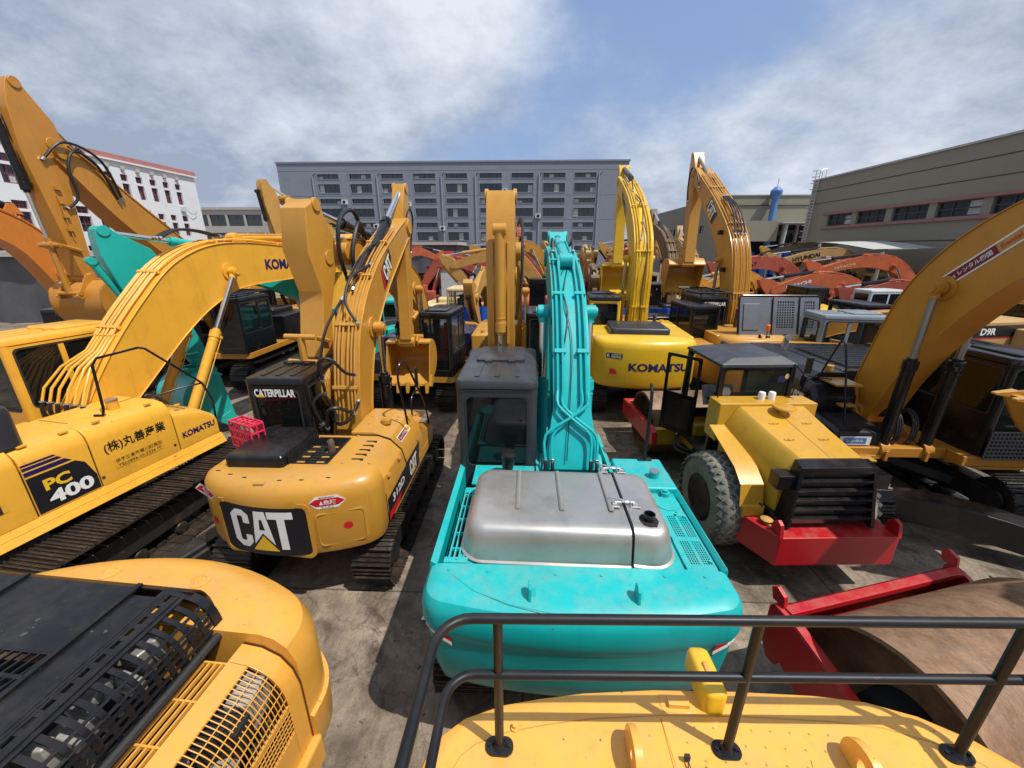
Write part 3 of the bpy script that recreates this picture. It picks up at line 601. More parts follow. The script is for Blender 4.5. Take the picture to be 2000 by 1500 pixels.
    def plate_with_windows(root, O, ux, Wd, z0, z1, wins, m, th=.35, frame='darkframe', mull=2, trans=0, trim=None, sill=None, curt=.25):
        """wall as a grid of solid cells leaving true openings; wins = [(u0, u1, z0, z1)]"""
        O, ux = V(O), V(ux).normalized(); nn = ux.cross(V((0, 0, 1))); Rm = Matrix((ux, -nn, V((0, 0, 1)))).transposed()
        us = sorted({0, Wd} | {a for w in wins for a in w[:2]}); zs = sorted({z0, z1} | {a for w in wins for a in w[2:]}); op = set()
        for w in wins:
            for i in range(len(us) - 1):
                for j in range(len(zs) - 1):
                    if w[0] - 1e-4 <= us[i] and us[i + 1] <= w[1] + 1e-4 and w[2] - 1e-4 <= zs[j] and zs[j + 1] <= w[3] + 1e-4: op.add((i, j))
        g = MB()
        def cell(u0, u1, a, b):
            g.box(O + ux * ((u0 + u1) / 2) - nn * (th / 2) + V((0, 0, (a + b) / 2)), (u1 - u0, th, b - a), Rm)
        for j in range(len(zs) - 1):
            i = 0
            while i < len(us) - 1:
                if (i, j) in op: i += 1; continue
                k = i
                while k < len(us) - 1 and (k, j) not in op: k += 1
                cell(us[i], us[k], zs[j], zs[j + 1]); i = k
        g.build('wall', m, root)
        for q, w in enumerate(wins):
            f = MB(); a, b, c_, d = w; dep = th * .55
            for u in [a + .04 + (b - a - .08) * i / (mull + 1) for i in range(mull + 2)]: f.box(O + ux * u - nn * dep + V((0, 0, (c_ + d) / 2)), (.08, .06, d - c_), Rm)
            for z in [c_ + .04 + (d - c_ - .08) * i / (trans + 1) for i in range(trans + 2)]: f.box(O + ux * ((a + b) / 2) - nn * (dep + .004) + V((0, 0, z)), (b - a, .062, .08), Rm)
            if trim:
                e = .1
                for (u0, u1, za, zb) in ((a - e, b + e, c_ - e, c_), (a - e, b + e, d, d + e), (a - e, a, c_, d), (b, b + e, c_, d)): f.box(O + ux * ((u0 + u1) / 2) + nn * .03 + V((0, 0, (za + zb) / 2)), (u1 - u0, .07, zb - za), Rm, 1)
            fo = f.build('window', [frame, trim or frame], root)
            pn = MB(); P = lambda u, z, dd: O + ux * u - nn * dd + V((0, 0, z))
            pn.add([P(a, c_, dep + .03), P(b, c_, dep + .03), P(b, d, dep + .03), P(a, d, dep + .03)], [(0, 1, 2, 3)])
            n_ = mull + 1; rnd = random.random()
            if curt and random.random() < curt:
                i = random.randrange(n_); u0 = a + (b - a) * i / n_; u1 = a + (b - a) * (i + 1) / n_; zt_ = c_ + (d - c_) * random.choice((.5, .8, 1))
                pn.add([P(u0, c_, dep + .02), P(u1, c_, dep + .02), P(u1, zt_, dep + .02), P(u0, zt_, dep + .02)], [(0, 1, 2, 3)], 1)
            pn.build('pane', ['winglass', 'curtain'], fo)
    # grey factory block
    Y = 84.0; b = thing('factory_building', 'long grey factory block with rows of strip windows at the far end of the yard', 'building', (0, Y, 0))
    x0, x1, top = -48.3, 18.6, 20.2; us = []; wins = []
    bays = [(-38.7, -32.9), (-30.1, -24.4), (-22.2, -16.5), (-13.8, -8.1), (-5.6, .0), (1.0, 7.0)]
    ux = [(617, 660), (681, 724), (744, 787), (807, 850), (870, 912), (936, 979), (998, 1040), (1059, 1101), (1119, 1160)]
    for a, c in ux:
        a = (a - 1031) * .0982 + .0; c = (c - 1031) * .0982
        for fl in range(5):
            zt_ = 18.35 - fl * 4.33
            if zt_ - 3 < .5: continue
            wins.append((a - x0, c - x0, zt_ - .85, zt_)); wins.append((a - x0, c - x0, zt_ - 3.3, zt_ - 1.75))
    plate_with_windows(b, (x0, 0, 0), (1, 0, 0), x1 - x0, 0, top, wins, 'grey_render', th=.5, trim='greytrim', mull=3, curt=.55)
    g = MB(); g.b2(x0, x1, .51, 30, 0, top - .02); g.b2(x0 - .2, x1 + .2, -.15, .3, top, top + .28, 0)
    g.build('building_core', 'grey_render', b)
    g = MB()
    for fl in range(5): g.b2(x0, x1, -.03, .02, 18.35 + .55 - fl * 4.33, 18.35 + .62 - fl * 4.33)
    g.build('string_course', 'greytrim', b)
    for u in (609, 736, 862, 928, 1051, 1165):
        x = (u - 1031) * .0985; g = MB(); g.tube([(x + .5, -.12, 18.6), (x, -.12, 18.1), (x, -.12, 0)], .14, 8); g.build('drainpipe', 'greytrim', b)
    for u, z in ((985, 14.8), (727, 8.6), (795, 12.6), (860, 8.2), (1050, 10.4), (668, 13.0)):
        x = (u - 1031) * .0985; g = MB(); g.b2(x - .5, x + .5, -.6, 0, z, z + .8); g.cyl((x, -.64, z + .4), (x, -.6, z + .4), .3, n=14, m=1); g.build('air_conditioner', ['whiteveh', 'void'], b, bevel=.04)
    # beige block behind, left
    b = thing('office_building', 'beige low block with red framed windows left of the grey factory', 'building', (-95, 100, 0)); wins = []
    for i in range(11):
        for z in (3.2, 7.2, 11.2): wins.append((1.5 + i * 4.4, 5.4 + i * 4.4, z - 1.25, z + 1.25))
    plate_with_windows(b, (0, 0, 0), (1, 0, 0), 52, 0, 13.5, wins, 'beige', frame='redframe', th=.5, mull=1, curt=.1)
    g = MB(); g.b2(0, 52, .52, 20, 0, 13.4); g.b2(-.3, 52.3, -.3, .2, 13.52, 14.1); g.build('building_core', 'beige', b)
    # white block, left: facade faces +x
    X = -42.0; b = thing('office_building', 'white rendered block with red roof trim and tall narrow windows on the left', 'building', (X, 0, 0)); wins = []
    Ln = 42.0; y1 = 54.2; a = 2.45
    for i in range(17):
        w_, p_ = (.80, 1.68) if i < 7 else (1.15, 2.45)
        for zt_ in (12.1, 8.6, 5.1): wins.append((Ln - a - w_, Ln - a, zt_ - .62, zt_)); wins.append((Ln - a - w_, Ln - a, zt_ - 2.25, zt_ - .85))
        a += p_
    plate_with_windows(b, (0, y1 - Ln, 0), (0, 1, 0), Ln, 0, 13.2, wins, 'white_render', frame='redframe', th=.4, mull=1, trans=1, curt=.2)
    g = MB(); g.b2(-22, -.42, y1 - Ln + .2, y1, 0, 13.15); g.build('building_core', 'white_render', b)
    g = MB(); g.b2(-.2, .25, y1 - Ln - .3, y1 + .2, 13.2, 13.36, 1); g.b2(-.3, .15, y1 - Ln - .3, y1 + .1, 13.36, 13.85); g.build('roof_trim', ['redtile', 'white_render'], b)
    for i in range(9): yy = y1 - 2.9 - i * 1.68; g = MB(); g.b2(0, .25, yy - .2, yy + .18, 12.5, 12.85); g.build('vent_box', 'beige', b, bevel=.04)
    g = MB(); g.b2(.0, .4, y1 - 3.3, y1 - 2.7, 9.1, 9.6); g.tube([(.2, y1 - 2.7, 9.3), (.3, y1 - 2.0, 8.9), (.2, y1 - 1.3, 8.9), (.2, y1 - 1.1, 9.2)], .025, 6, 1); g.build('air_conditioner', ['whiteveh', 'hose'], b)
    # olive halls on the right: walls face -x
    def hall(name, label, X, ya, yb, hgt, z_s, wz, wstart, wlen, gap, nw, front=True, deep=60, slope=0):
        b = thing('warehouse', label, 'warehouse', (X, 0, 0)); wins = [(wstart + i * (wlen + gap), wstart + i * (wlen + gap) + wlen, *wz) for i in range(nw)]
        plate_with_windows(b, (0, yb, 0), (0, -1, 0), yb - ya, 0, hgt, wins, 'olive', th=.4, mull=2, trans=1, curt=.35)
        g = MB(); g.b2(.42, deep, ya + .1, yb, 0, hgt - .05); g.build('building_core', 'olive', b)
        g = MB(); g.b2(-.12, .1, ya - .05, yb + .05, hgt, hgt + .14); g.build('roof_edge', 'roofgrey', b)
        g = MB()
        for z in [hgt * q for q in z_s]: g.b2(-.012, .01, ya, yb, z, z + .07)
        g.build('panel_joint', 'groove', b)
        if nw:
            e = wstart + nw * (wlen + gap); g = MB(); g.b2(-.14, 0, yb - e, yb - wstart + .6, wz[1] + .02, wz[1] + .22); g.b2(-.16, 0, yb - e, yb - wstart + .6, wz[0] - .24, wz[0] - .02); g.build('window_ledge', 'pinktrim', b)
        return b
    hb = hall('warehouse', 'large olive clad hall with a long strip of windows on the right edge', 30.0, 5, 47.8, 11.5, (.26, .465, .80, .905), (6.95, 8.0), 3.35, 3.15, .62, 7)
    g = MB()
    for yy in (46.6, 47.2): g.tube([(-.3, yy, 1), (-.3, yy, 12.5), (.3, yy, 12.5), (.3, yy, 11.5)], .035, 6)
    for i in range(38): g.cyl((-.3, 46.6, 1 + i * .3), (-.3, 47.2, 1 + i * .3), .02, n=5)
    for i in range(12): z = 6 + i * .58; g.tube([(-.3, 46.6, z), (-.65, 46.55, z), (-.85, 46.9, z), (-.65, 47.25, z), (-.3, 47.2, z)], .025, 5)
    g.build('roof_ladder', 'alu', hb)
    b2 = thing('warehouse', 'farther olive hall with blue chimney and open dark loading bay', 'warehouse', (0, 0, 0))
    X2 = 34.0; Y2 = 77.5
    wins = [(6 + i * 3.0, 8.5 + i * 3.0, 7.7, 9.0) for i in range(12)]
    plate_with_windows(b2, (X2, Y2 + 48, 0), (0, -1, 0), 48, 0, 13.5, wins, 'olive', th=.4, mull=1, trans=1, curt=.4)
    g = MB(); g.b2(X2 + .42, X2 + 60, Y2 + .1, Y2 + 48, 0, 13.4); g.build('building_core', 'olive', b2)
    g = MB(); g.b2(X2, X2 + 3, Y2 - .3, Y2, 0, 13.5); g.b2(X2 + 3, X2 + 60, Y2 - .3, Y2, 9.0, 13.5); g.b2(X2 - .1, X2 + 60, Y2 - .45, Y2 - .32, 11.9, 11.98, 1); g.b2(X2 - .1, X2 + 60, Y2 - .45, Y2 - .32, 13.5, 13.65, 2)
    g.build('front_wall', ['olive', 'groove', 'roofgrey'], b2)
    g = MB(); g.b2(X2 + 1.5, X2 + 7.4, Y2 - 5, Y2 - .51, 6.0, 9.2); g.b2(X2 + 7.4, X2 + 40, Y2 - 6, Y2 - .51, 8.75, 8.95, 1); g.build('bay_canopy', ['olive', 'roofgrey'], b2)
    for x in (5, 10.6, 13, 17, 21, 25): g = MB(); g.b2(X2 + x, X2 + x + .3, Y2 - .8, Y2 - .31, 0, 8.7); g.build('bay_post', 'roofgrey', b2)
    g = MB(); g.cyl((X2 + 8.0, Y2 - 5.5, 0), (X2 + 8.4, Y2 - 5.5, 8.7), .22, n=10); g.build('bay_post', 'roofgrey', b2)
    g = MB(); g.b2(X2 + 3.1, X2 + 60, Y2 + .0, Y2 + .08, 0, 9.0, 0)
    for i in range(26): g.b2(X2 + 3.5 + i * 1.0, X2 + 4.3 + i * 1.0, Y2 - 1.2, Y2 - .9, .4, 3.6 + (i % 3) * .3, 1)
    g.build('loading_bay', ['void', 'blue'], b2)
    g = MB(); cx, cy_ = X2 + 7.9, Y2 - 1.5; MT['chim'] = mat('chimney_blue', (.07, .19, .45), .5)
    g.lathe([(.5, 0), (.5, 12.0), (.5, 12.9), (.92, 13.6), (.92, 14.1), (.35, 14.7), (.05, 14.75)], (cx, cy_, 0), n=20); g.cyl((cx, cy_, 14.7), (cx, cy_, 16), .05, n=5); g.build('chimney', 'chim', b2)
    # canopy on the near hall
    o = thing('awning', 'white stretched canopy on posts in front of the right hall', 'awning', (0, 0, 0)); g = MB(); rings = []
    for i in range(13):
        t = i / 12; rings.append([(22.6 + 2.2 * t + 4.4 * s, 42 - 12 * t, 4.3 + .75 * math.sin(math.pi * min(1, t * 1.1)) + .1 * s + .45 * t) for s in (0, .33, .66, 1)])
    g.loft(rings + [[(x, y, z + .05) for x, y, z in r] for r in rings[::-1]], cap=True, closed=False); g.build('canopy', 'roofgrey', o)
    for x, y, z in ((22.5, 40, 4.1), (23.5, 35, 5.2), (24.5, 30, 4.6)): g = MB(); g.cyl((x, y, 0), (x, y, z), .1, n=8); g.build('post', 'roofgrey', o)
    # blue sheet fence crossing the yard
    o = thing('fence', 'bright blue corrugated sheet fence crossing the middle of the yard', 'fence', (0, 0, 0)); g = MB(); pts = []
    x = -9.5
    while x < 34:
        pts += [(x, 18.6 - .03 * x), (x + .16, 18.6 - .03 * x), (x + .2, 18.5 - .03 * x), (x + .36, 18.5 - .03 * x)]; x += .4
    g.loft([[(a, y, .05) for a, y in pts], [(a, y, 2.25) for a, y in pts]], cap=False, closed=False); g.build('fence_sheet', 'blue', o)
    g = MB(); g.b2(-9.6, 34, 18.75, 18.8, 2.1, 2.2); [g.b2(x, x + .06, 18.85, 18.9, 0, 2.2) for x in range(-9, 34, 3)]; o2 = g.build('fence_rail', 'alu', o)
    # tarpaulin covered stacks, container
    def tarp(label, x0, x1, y0, y1, h, mt='tarp', roof=True):
        o = thing('covered_stack', label, 'tarp cover', ((x0 + x1) / 2, (y0 + y1) / 2, 0)); g = MB(); hx, hy = (x1 - x0) / 2, (y1 - y0) / 2; P = []
        for i in range(60):
            t = i / 60 * 4; s = int(t); f = t - s; p = ((-hx + 2 * hx * f, -hy), (hx, -hy + 2 * hy * f), (hx - 2 * hx * f, hy), (-hx, hy - 2 * hy * f))[s]; P.append(p)
        rnd = [random.uniform(-1, 1) for _ in P]
        lv = []
        for k, z in enumerate((0, .35, .7, .92, 1.0)):
            lv.append([(p[0] * (1 + .012 * rnd[i] * (1.4 - k * .3)) , p[1] + .25 * math.sin(i * 1.7 + k * .8) * (1 - z) + .12 * rnd[(i * 7 + k) % 60], z * h + (.18 * math.sin(i * .9) if 0 < k < 4 else 0)) for i, p in enumerate(P)])
        g.loft(lv); g.build('tarpaulin', mt, o, ang=60)
        if roof: g = MB(); g.b2(-hx - .3, hx + .3, -hy - .4, hy + .3, h + .02, h + .35); g.build('roof_sheet', 'beige', o)
    tarp('dark grey tarpaulin hung over a tall stack below the grey factory', -14.6, -8.2, 48, 54, 5.2); tarp('grey tarpaulin heap with beige roof at the far left', -46, -29.5, 26, 33, 4.3)
    o = thing('shipping_container', 'dark red corrugated container far behind, left of the tan arm', 'container', (-4.9, 52, 0)); g = MB(); pts = []
    for i in range(30): pts += [(-3 + i * .2, -1.2), (-3 + i * .2 + .08, -1.2), (-3 + i * .2 + .1, -1.26), (-3 + i * .2 + .18, -1.26)]
    g.prismz(pts + [(3, 1.2), (-3, 1.2)], .1, 3.6); g.b2(-3.05, 3.05, -1.3, 1.25, 3.6, 3.75); g.build('container_shell', 'contred', o)
    o = thing('shipping_container', 'small white cabin with purple blue roof behind the orange mini excavator', 'cabin', (-8.1, 41, 0)); g = MB(); g.b2(-1.6, 1.6, -1, 1, 0, 2.9, 0); g.b2(-1.7, 1.7, -1.1, 1.1, 2.9, 3.25, 1); g.build('cabin_shell', ['whiteveh', 'letblue'], o, bevel=.04)
    # small tree by the right hall
    tr = thing('tree', 'small leafy tree standing in front of the right olive hall', 'tree', (28.6, 38, 0)); g = MB(); g.cyl((0, 0, 0), (.1, 0, 2.6), .12, .06, 8)
    for i in range(6): a = i * 1.1; g.cyl((.08, 0, 1.9 + i * .12), (math.cos(a) * .9, math.sin(a) * .9, 3 + .2 * i), .05, .015, 6)
    g.build('trunk', 'rustpipe', tr); g = MB()
    for i in range(1500):
        c = V((random.gauss(0, .75), random.gauss(0, .75), 3.3 + random.gauss(0, .5))); u = V((random.gauss(0, 1), random.gauss(0, 1), random.gauss(0, 1))).normalized() * .09; w = u.orthogonal().normalized() * .05
        g.add([c - u, c + w, c + u, c - w], [(0, 1, 2, 3)])
    g.build('crown', 'leaf', tr)
    g = MB(); random.seed(21)
    for i in range(900):
        x, y = random.uniform(-5, 9), random.uniform(1.5, 14); a = random.choice((.008, .012, .02, .03)) * random.uniform(.6, 1.3); P = [(x + a * math.cos(k * 1.05) * random.uniform(.6, 1.3), y + a * math.sin(k * 1.05) * random.uniform(.6, 1.3)) for k in range(6)]
        g.loft([[(p[0], p[1], .001) for p in P], [(x + (p[0] - x) * .6, y + (p[1] - y) * .6, a * .7) for p in P]])
    MT['mud'] = mat('dry_mud', (.20, .165, .12), .95, var=.4, scale=3); g.build('gravel', 'mud', None, kind='stuff')
    random.seed(3)
    for i, (x, y, lab) in enumerate(((-1.35, 4.1, 'scrap of white paper on the ground beside the teal machine'), (8.2, 5.9, 'white plastic scrap on the ground under the right machine'), (-5.1, 5.0, 'crumpled white scrap by the left track'))):
        g = MB(); P = [(x + .06 * math.cos(k * 1.05) * random.uniform(.5, 1.3), y + .05 * math.sin(k * 1.05) * random.uniform(.5, 1.3), .006 + random.uniform(0, .03)) for k in range(6)]; P2 = [(a, b_, c_ + .003) for a, b_, c_ in P]; g.loft([P, P2]); g.build('litter', 'white', None, label=lab, category='litter')
setting()
# ================================================================ HERO MACHINES
def teal():
    c = excavator('excavator', 'bright teal excavator seen from behind with a bare steel engine hood', 'excavator', (.48, 5.0), 0, W=2.67, Rr=2.6, zt=2.08, z0=1.0, cwl=.50, col='teal', cabc='charcoal', cabz=3.27, cabx=(-1.36, -.34), caby=(-.34, 1.4),
                  trk=(4.1, .95, .6, 2.25), boom=[(-.12, 1.92, .26), (.45, 2.95, .34), (1.25, 3.80, .40), (2.4, 4.36, .32), (3.55, 4.62, .22)], bw=.46, xb=.13, arm=((3.95, 5.02), (3.45, 1.75)), aw=.34, cyl=((.95, 1.35), (1.22, 3.88)), cylin=(1.75, 4.62, .5),
                  lod=0, hood=False, doors=False, tank=False, eng=False, flare=.14, bucket=1.2, bs=.85, rc=.5, bulge=.16)
    r = c['root']
    for o in list(r.children):
        if o.name.startswith('counterweight'): bpy.data.objects.remove(o)
    D = dshape(2.74, -2.1, -2.66, .24, .13, 16)
    cwo = dstack(D, [(.90, .30), (.95, .20), (1.06, .13), (1.25, .08), (1.5, .05), (1.66, .04), (1.72, .02), (1.8, 0), (1.93, .004), (2.0, .018), (2.05, .05), (2.078, .10), (2.088, .17)]).build('counterweight', 'teal', r, ang=24)
    for sx in (-1, 1):      # reflectors
        f = lambda u, v, e=0, sx=sx: V((sx * (1.335 - .012 + .02) - sx * (.25 - u) * .35 * 1.0, 0, 0)) if 0 else None
        f = lambda u, v, e=0, sx=sx: V((sx * (1.20 + u), rear_y(D, min(1.345, 1.20 + u) * sx) + .022 - e, 1.72 + v + u * .45))
        decal('reflector', f, [([(-.12, 0), (.12, 0), (.12, .05), (-.10, .05)], 0, .006), ([(-.12, -.04), (.12, -.04), (.12, 0), (-.12, 0)], 1, .006)], ['letred', 'white'], r, 2)
    g = MB()
    for x in (-1.15, -.8, -.2, .2, .75, 1.1): g.lathe([(.014, 2.086), (.014, 2.096), (.006, 2.098)], (x, -2.18 - .02 * (1.2 - abs(x)), 0), n=8)
    g.build('bolt_heads', 'teal2', r)
    for x in (-.43, .45):   # lifting lugs
        g = MB(); g.prismx([(-2.50, 2.07), (-2.36, 2.07), (-2.375, 2.19), (-2.40, 2.225), (-2.44, 2.225), (-2.475, 2.19)], x - .012, x + .012); g.prismx([(-2.46, 2.07), (-2.36, 2.07), (-2.40, 2.14)], x + .012, x + .05); g.build('lifting_lug', 'teal', r, bevel=.004)
    # deck plates with real openings
    g = MB(); zt = 2.08
    g.b2(-1.10, 1.0, -2.08, -.82, 1.25, zt - .02, 0); g.build('engine_cover', 'teal', r, bevel=.01)
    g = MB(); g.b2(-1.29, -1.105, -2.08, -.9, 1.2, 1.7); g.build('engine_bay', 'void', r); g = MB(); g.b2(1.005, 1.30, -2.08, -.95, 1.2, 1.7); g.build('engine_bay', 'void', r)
    for q in ((-1.13, -.36, -.80, -.36, zt - .012, zt + .012), (-1.19, -1.0, -.98, -.88, zt - .01, zt + .008), (-1.22, -1.0, -2.09, -2.02, zt - .01, zt + .01)): g = MB(); g.b2(*q); g.build('deck_plate', 'teal', r, bevel=.004, seg=1)
    g = MB()
    for x, y in ((-1.08, -.42), (-.9, -.74), (-.5, -.42), (-.42, -.76), (-1.1, -.76), (-1.1, -2.05), (1.22, -2.0), (1.22, -1.35)): g.cyl((x, y, zt + .01), (x, y, zt + .022), .014, n=8)
    g.build('bolt_heads', 'teal', r)
    g = MB()
    for i in range(4): g.b2(-1.185 + i * .045, -1.17 + i * .045, -2.02, -.95, zt - .03, zt + .004)
    for i in range(5): g.b2(-1.19, -1.03, -1.9 + i * .22, -1.885 + i * .22, zt - .035, zt - .002)
    g.build('intake_grille', 'teal', r)
    for s, (xa, xb_) in enumerate(((-1.36, -1.28), (1.295, 1.36))):
        g = MB(); ys = (-2.07, -.95, .0) if s == 0 else (-2.07, -.95, -.4)
        x0, x1 = xa, xb_
        prof = lambda q: [(x0, 1.2), (x1, 1.2), (x1, zt - .04), ((x0 + x1) / 2 + (.02 if s else -.02), zt), (x0 + .004, zt - .05)]
        g.loft([[(x, y, z) for x, z in prof(0)] for y in ys])
        if s == 0:
            for i in range(13): g.box((-1.362, -1.85 + i * .07, zt - .12), (.012, .03, .14), Matrix.Rotation(R(20), 3, 'X'), m=1)
        g.build('side_door', ['teal', 'void'], r, bevel=.012)
    for sx in (-1,):
        g = MB(); g.tube([(sx * x, rear_y(D, sx * x) + .05 + .12 * t, 2.093 - .002 * t) for x, t in ((.25, 0), (.6, .4), (.9, 1.1), (1.12, 2.2))], .003, 5); g.build('panel_seam', 'teal2', r)
    # right side mesh panel
    g = MB()
    for y0, y1 in ((-2.03, -1.72), (-1.66, -1.33)):
        for x0, x1 in ((1.035, 1.125), (1.15, 1.235)): lattice(g, (x0, y0, zt), (1, 0, 0), (0, 1, 0), x1 - x0, y1 - y0, 4, 11, .009, .008)
    g.b2(.98, 1.035, -2.08, -1.3, zt - .008, zt + .006); g.b2(1.125, 1.15, -2.08, -1.3, zt - .008, zt + .005); g.b2(1.235, 1.252, -2.08, -1.3, zt - .008, zt + .007); g.b2(.98, 1.252, -1.72, -1.66, zt - .007, zt + .004); g.b2(.98, 1.25, -2.1, -2.03, zt - .007, zt + .004); g.b2(.98, 1.25, -1.33, -.92, zt - .009, zt + .005)
    g.cyl((1.12, -1.12, zt), (1.12, -1.12, zt + .015), .13, n=24); g.cyl((1.14, -.97, zt), (1.14, -.97, zt + .06), .05, n=14); g.cyl((1.14, -.97, zt + .05), (1.14, -.97, zt + .09), .028, n=10)
    for k in range(5): a = k * 1.256; g.cyl((1.12 + .16 * math.cos(a), -1.12 + .16 * math.sin(a), zt), (1.12 + .16 * math.cos(a), -1.12 + .16 * math.sin(a), zt + .02), .01, n=6)
    g.build('mesh_panel', 'teal', r)
    g = MB(); g.prismz([(.66, -.92), (1.30, -.92), (1.30, -.22), (.66, -.22)], 1.2, 2.16)
    g.build('fuel_tank', 'teal', r, bevel=.03); g = MB(); g.cyl((1.09, -.68, 2.15), (1.09, -.68, 2.24), .055, n=18); g.cyl((1.09, -.68, 2.235), (1.09, -.68, 2.255), .06, n=18, m=1); g.build('filler_cap', ['teal', 'alu'], r)
    g = MB(); g.b2(1.07, 1.11, -.28, -.255, 2.15, 2.75); g.tube([(1.09, -.27, 2.7), (1.09, -.27, 2.95), (1.10, -.22, 3.1), (1.12, -.1, 3.16)], .022, 8); g.b2(1.0, 1.18, -.3, -.22, 2.16, 2.175); g.build('handrail', 'railing', r, bevel=.005)
    # steel hood
    P = rr(-1.09, .945, -2.09, -.86, .25, 7); n = len(P); k = lambda x: [(a * 1.0, b) for a, b in x]
    ins = lambda d, dx=0: inset(P, d)
    xs = .50
    def clipx(ring_, lo_, hi): return [(min(max(x, lo_), hi), y) for x, y in ring_]
    lv = [(2.075, .0), (2.09, .0), (2.10, .025), (2.20, .045), (2.30, .065), (2.36, .085), (2.395, .115), (2.41, .16), (2.413, .2)]
    for lo_, hi, nm in ((-2, xs - .012, 'engine_hood'), (xs + .012, 2, 'exhaust_hood')):
        g = MB(); rings = []
        for z, d in lv:
            q = inset(P, d); q = [(x, y + (.04 * max(0, -x)) * 0, ) for x, y in q]
            sk = lambda y: .05 * (-(y + .9)) * .0
            rings.append([(min(max(x, lo_), hi), y, z - .02 * (x > .5)) for x, y in q])
        g.loft(rings)
        if nm == 'engine_hood':
            for x in (-.55, -.12, .36):
                w = .025; g.loft([[(x - w, y0, 2.412), (x + w, y0, 2.412), (x + w * .5, y0, 2.424), (x - w * .5, y0, 2.424)] for y0 in (-1.72, -1.02)])
        ho = g.build(nm, 'steel', r, bevel=0, ang=50)
        if nm == 'exhaust_hood':
            g = MB(); g.lathe([(.09, 0), (.095, .006), (.075, .012)], (.67, -1.83, 2.395), n=18); q = g; g.build('exhaust_opening', 'void', ho)
            g = MB(); g.lathe([(.045, 2.2), (.05, 2.40), (.055, 2.47), (.045, 2.47), (.04, 2.3)], (.68, -1.83, 0), n=16); g.build('exhaust_pipe', 'black', ho)
            g = MB(); g.prismz([(.59, -1.90), (.73, -1.92), (.77, -1.84), (.72, -1.74), (.62, -1.70), (.57, -1.76)], 2.36, 2.398); g.build('exhaust_recess', 'void', ho)
    g = MB(); g.b2(xs - .012, xs + .012, -2.0, -.92, 2.09, 2.36); g.build('hood_gap', 'void', r)
    for y in (-.98, -1.62):
        g = MB()
        for x in (.40, .60): g.box((x, y, 2.415), (.10, .09, .012)); g.box((x, y, 2.43), (.045, .05, .03))
        g.cyl((.40, y, 2.445), (.60, y, 2.445), .010, n=8); g.cyl((.36, y + .08, 2.45), (.56, y, 2.445), .009, .015, 8); g.box((.5, y + .01, 2.452), (.07, .03, .02), Matrix.Rotation(.3, 3, 'Z')); g.build('latch', 'alu', r, bevel=.004, seg=1)
    g = MB(); g.tube([(-.70, -.60, 2.05), (-.70, -.60, 2.24), (-.69, -.60, 2.33)], .062, 16); g.build('exhaust_pipe', 'rustpipe', r); g = MB(); g.lathe([(.04, 2.36), (.10, 2.355), (.105, 2.40), (.09, 2.43), (.03, 2.44)], (-.685, -.6, 0), n=20); g.cyl((-.70, -.6, 2.2), (-.685, -.59, 2.38), .07, .085, 16); g.build('rain_cap', 'black', r)
    # centre bay, hoses, pipes
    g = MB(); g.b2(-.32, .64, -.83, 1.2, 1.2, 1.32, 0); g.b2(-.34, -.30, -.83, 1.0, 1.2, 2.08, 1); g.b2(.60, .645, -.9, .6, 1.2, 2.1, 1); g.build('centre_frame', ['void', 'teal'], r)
    for i in range(9): a = i * .7; hosep(r, [(-.15 + .07 * i, -.75, 1.45), (-.1 + .06 * i, -.6 + .05 * math.sin(a), 1.7 + .1 * math.sin(a * 1.7)), (0 + .04 * i, -.42, 1.75), (-.1 + .06 * i, -.25, 1.4)], .018)
    lines_on_boom(r, c['top'], [-.06, .01], 'teal', 5, 24, off=.06, r=.02, clamps=(.25, .55, .8)); lines_on_boom(r, c['top'], [.25, .32], 'teal', 5, 24, off=.06, r=.02, clamps=(.25, .55, .8))
    t = c['top']; P_ = lambda i, x, o=.07: (x, t[i][0] - o * .75, t[i][1] + o * .6)
    for x0, x1, d in ((.25, -.13, 0), (-.06, .36, .03), (.32, -.22, .03), (.01, .44, 0)):
        pts = [P_(1, x1, .09 + d), P_(3, x1, .09 + d), P_(4, x0 * .5 + x1 * .5, .09 + d), P_(5, x0, .08 + d), P_(6, x0, .07)]; MB().tube(smooth(pts, 3), .02, 7).build('hydraulic_line', 'teal', r); hosep(r, [(x1, -.45 + d, 1.35), (x1, -.5, 1.6), P_(0, x1, .12), P_(1, x1, .1 + d)], .024)
    hosep(r, [P_(8, -.02, .05), P_(12, .1, .05), P_(16, .02, .05), P_(20, .2, .05), P_(26, .1, .05)], .007, fit=False); hosep(r, [P_(1, .06, .06), P_(5, .10, .05), P_(10, .14, .05), P_(14, .05, .05), P_(18, .16, .05)], .007, fit=False)
    t2 = c['top']; e = t2[-8]
    for x in (-.05, .3): hosep(r, [(x, e[0], e[1] + .08), (x, e[0] + .25, e[1] + .3), (x, e[0] + .5, e[1] + .22), (x * .5, e[0] + .75, e[1] + .0)], .024)
    return c
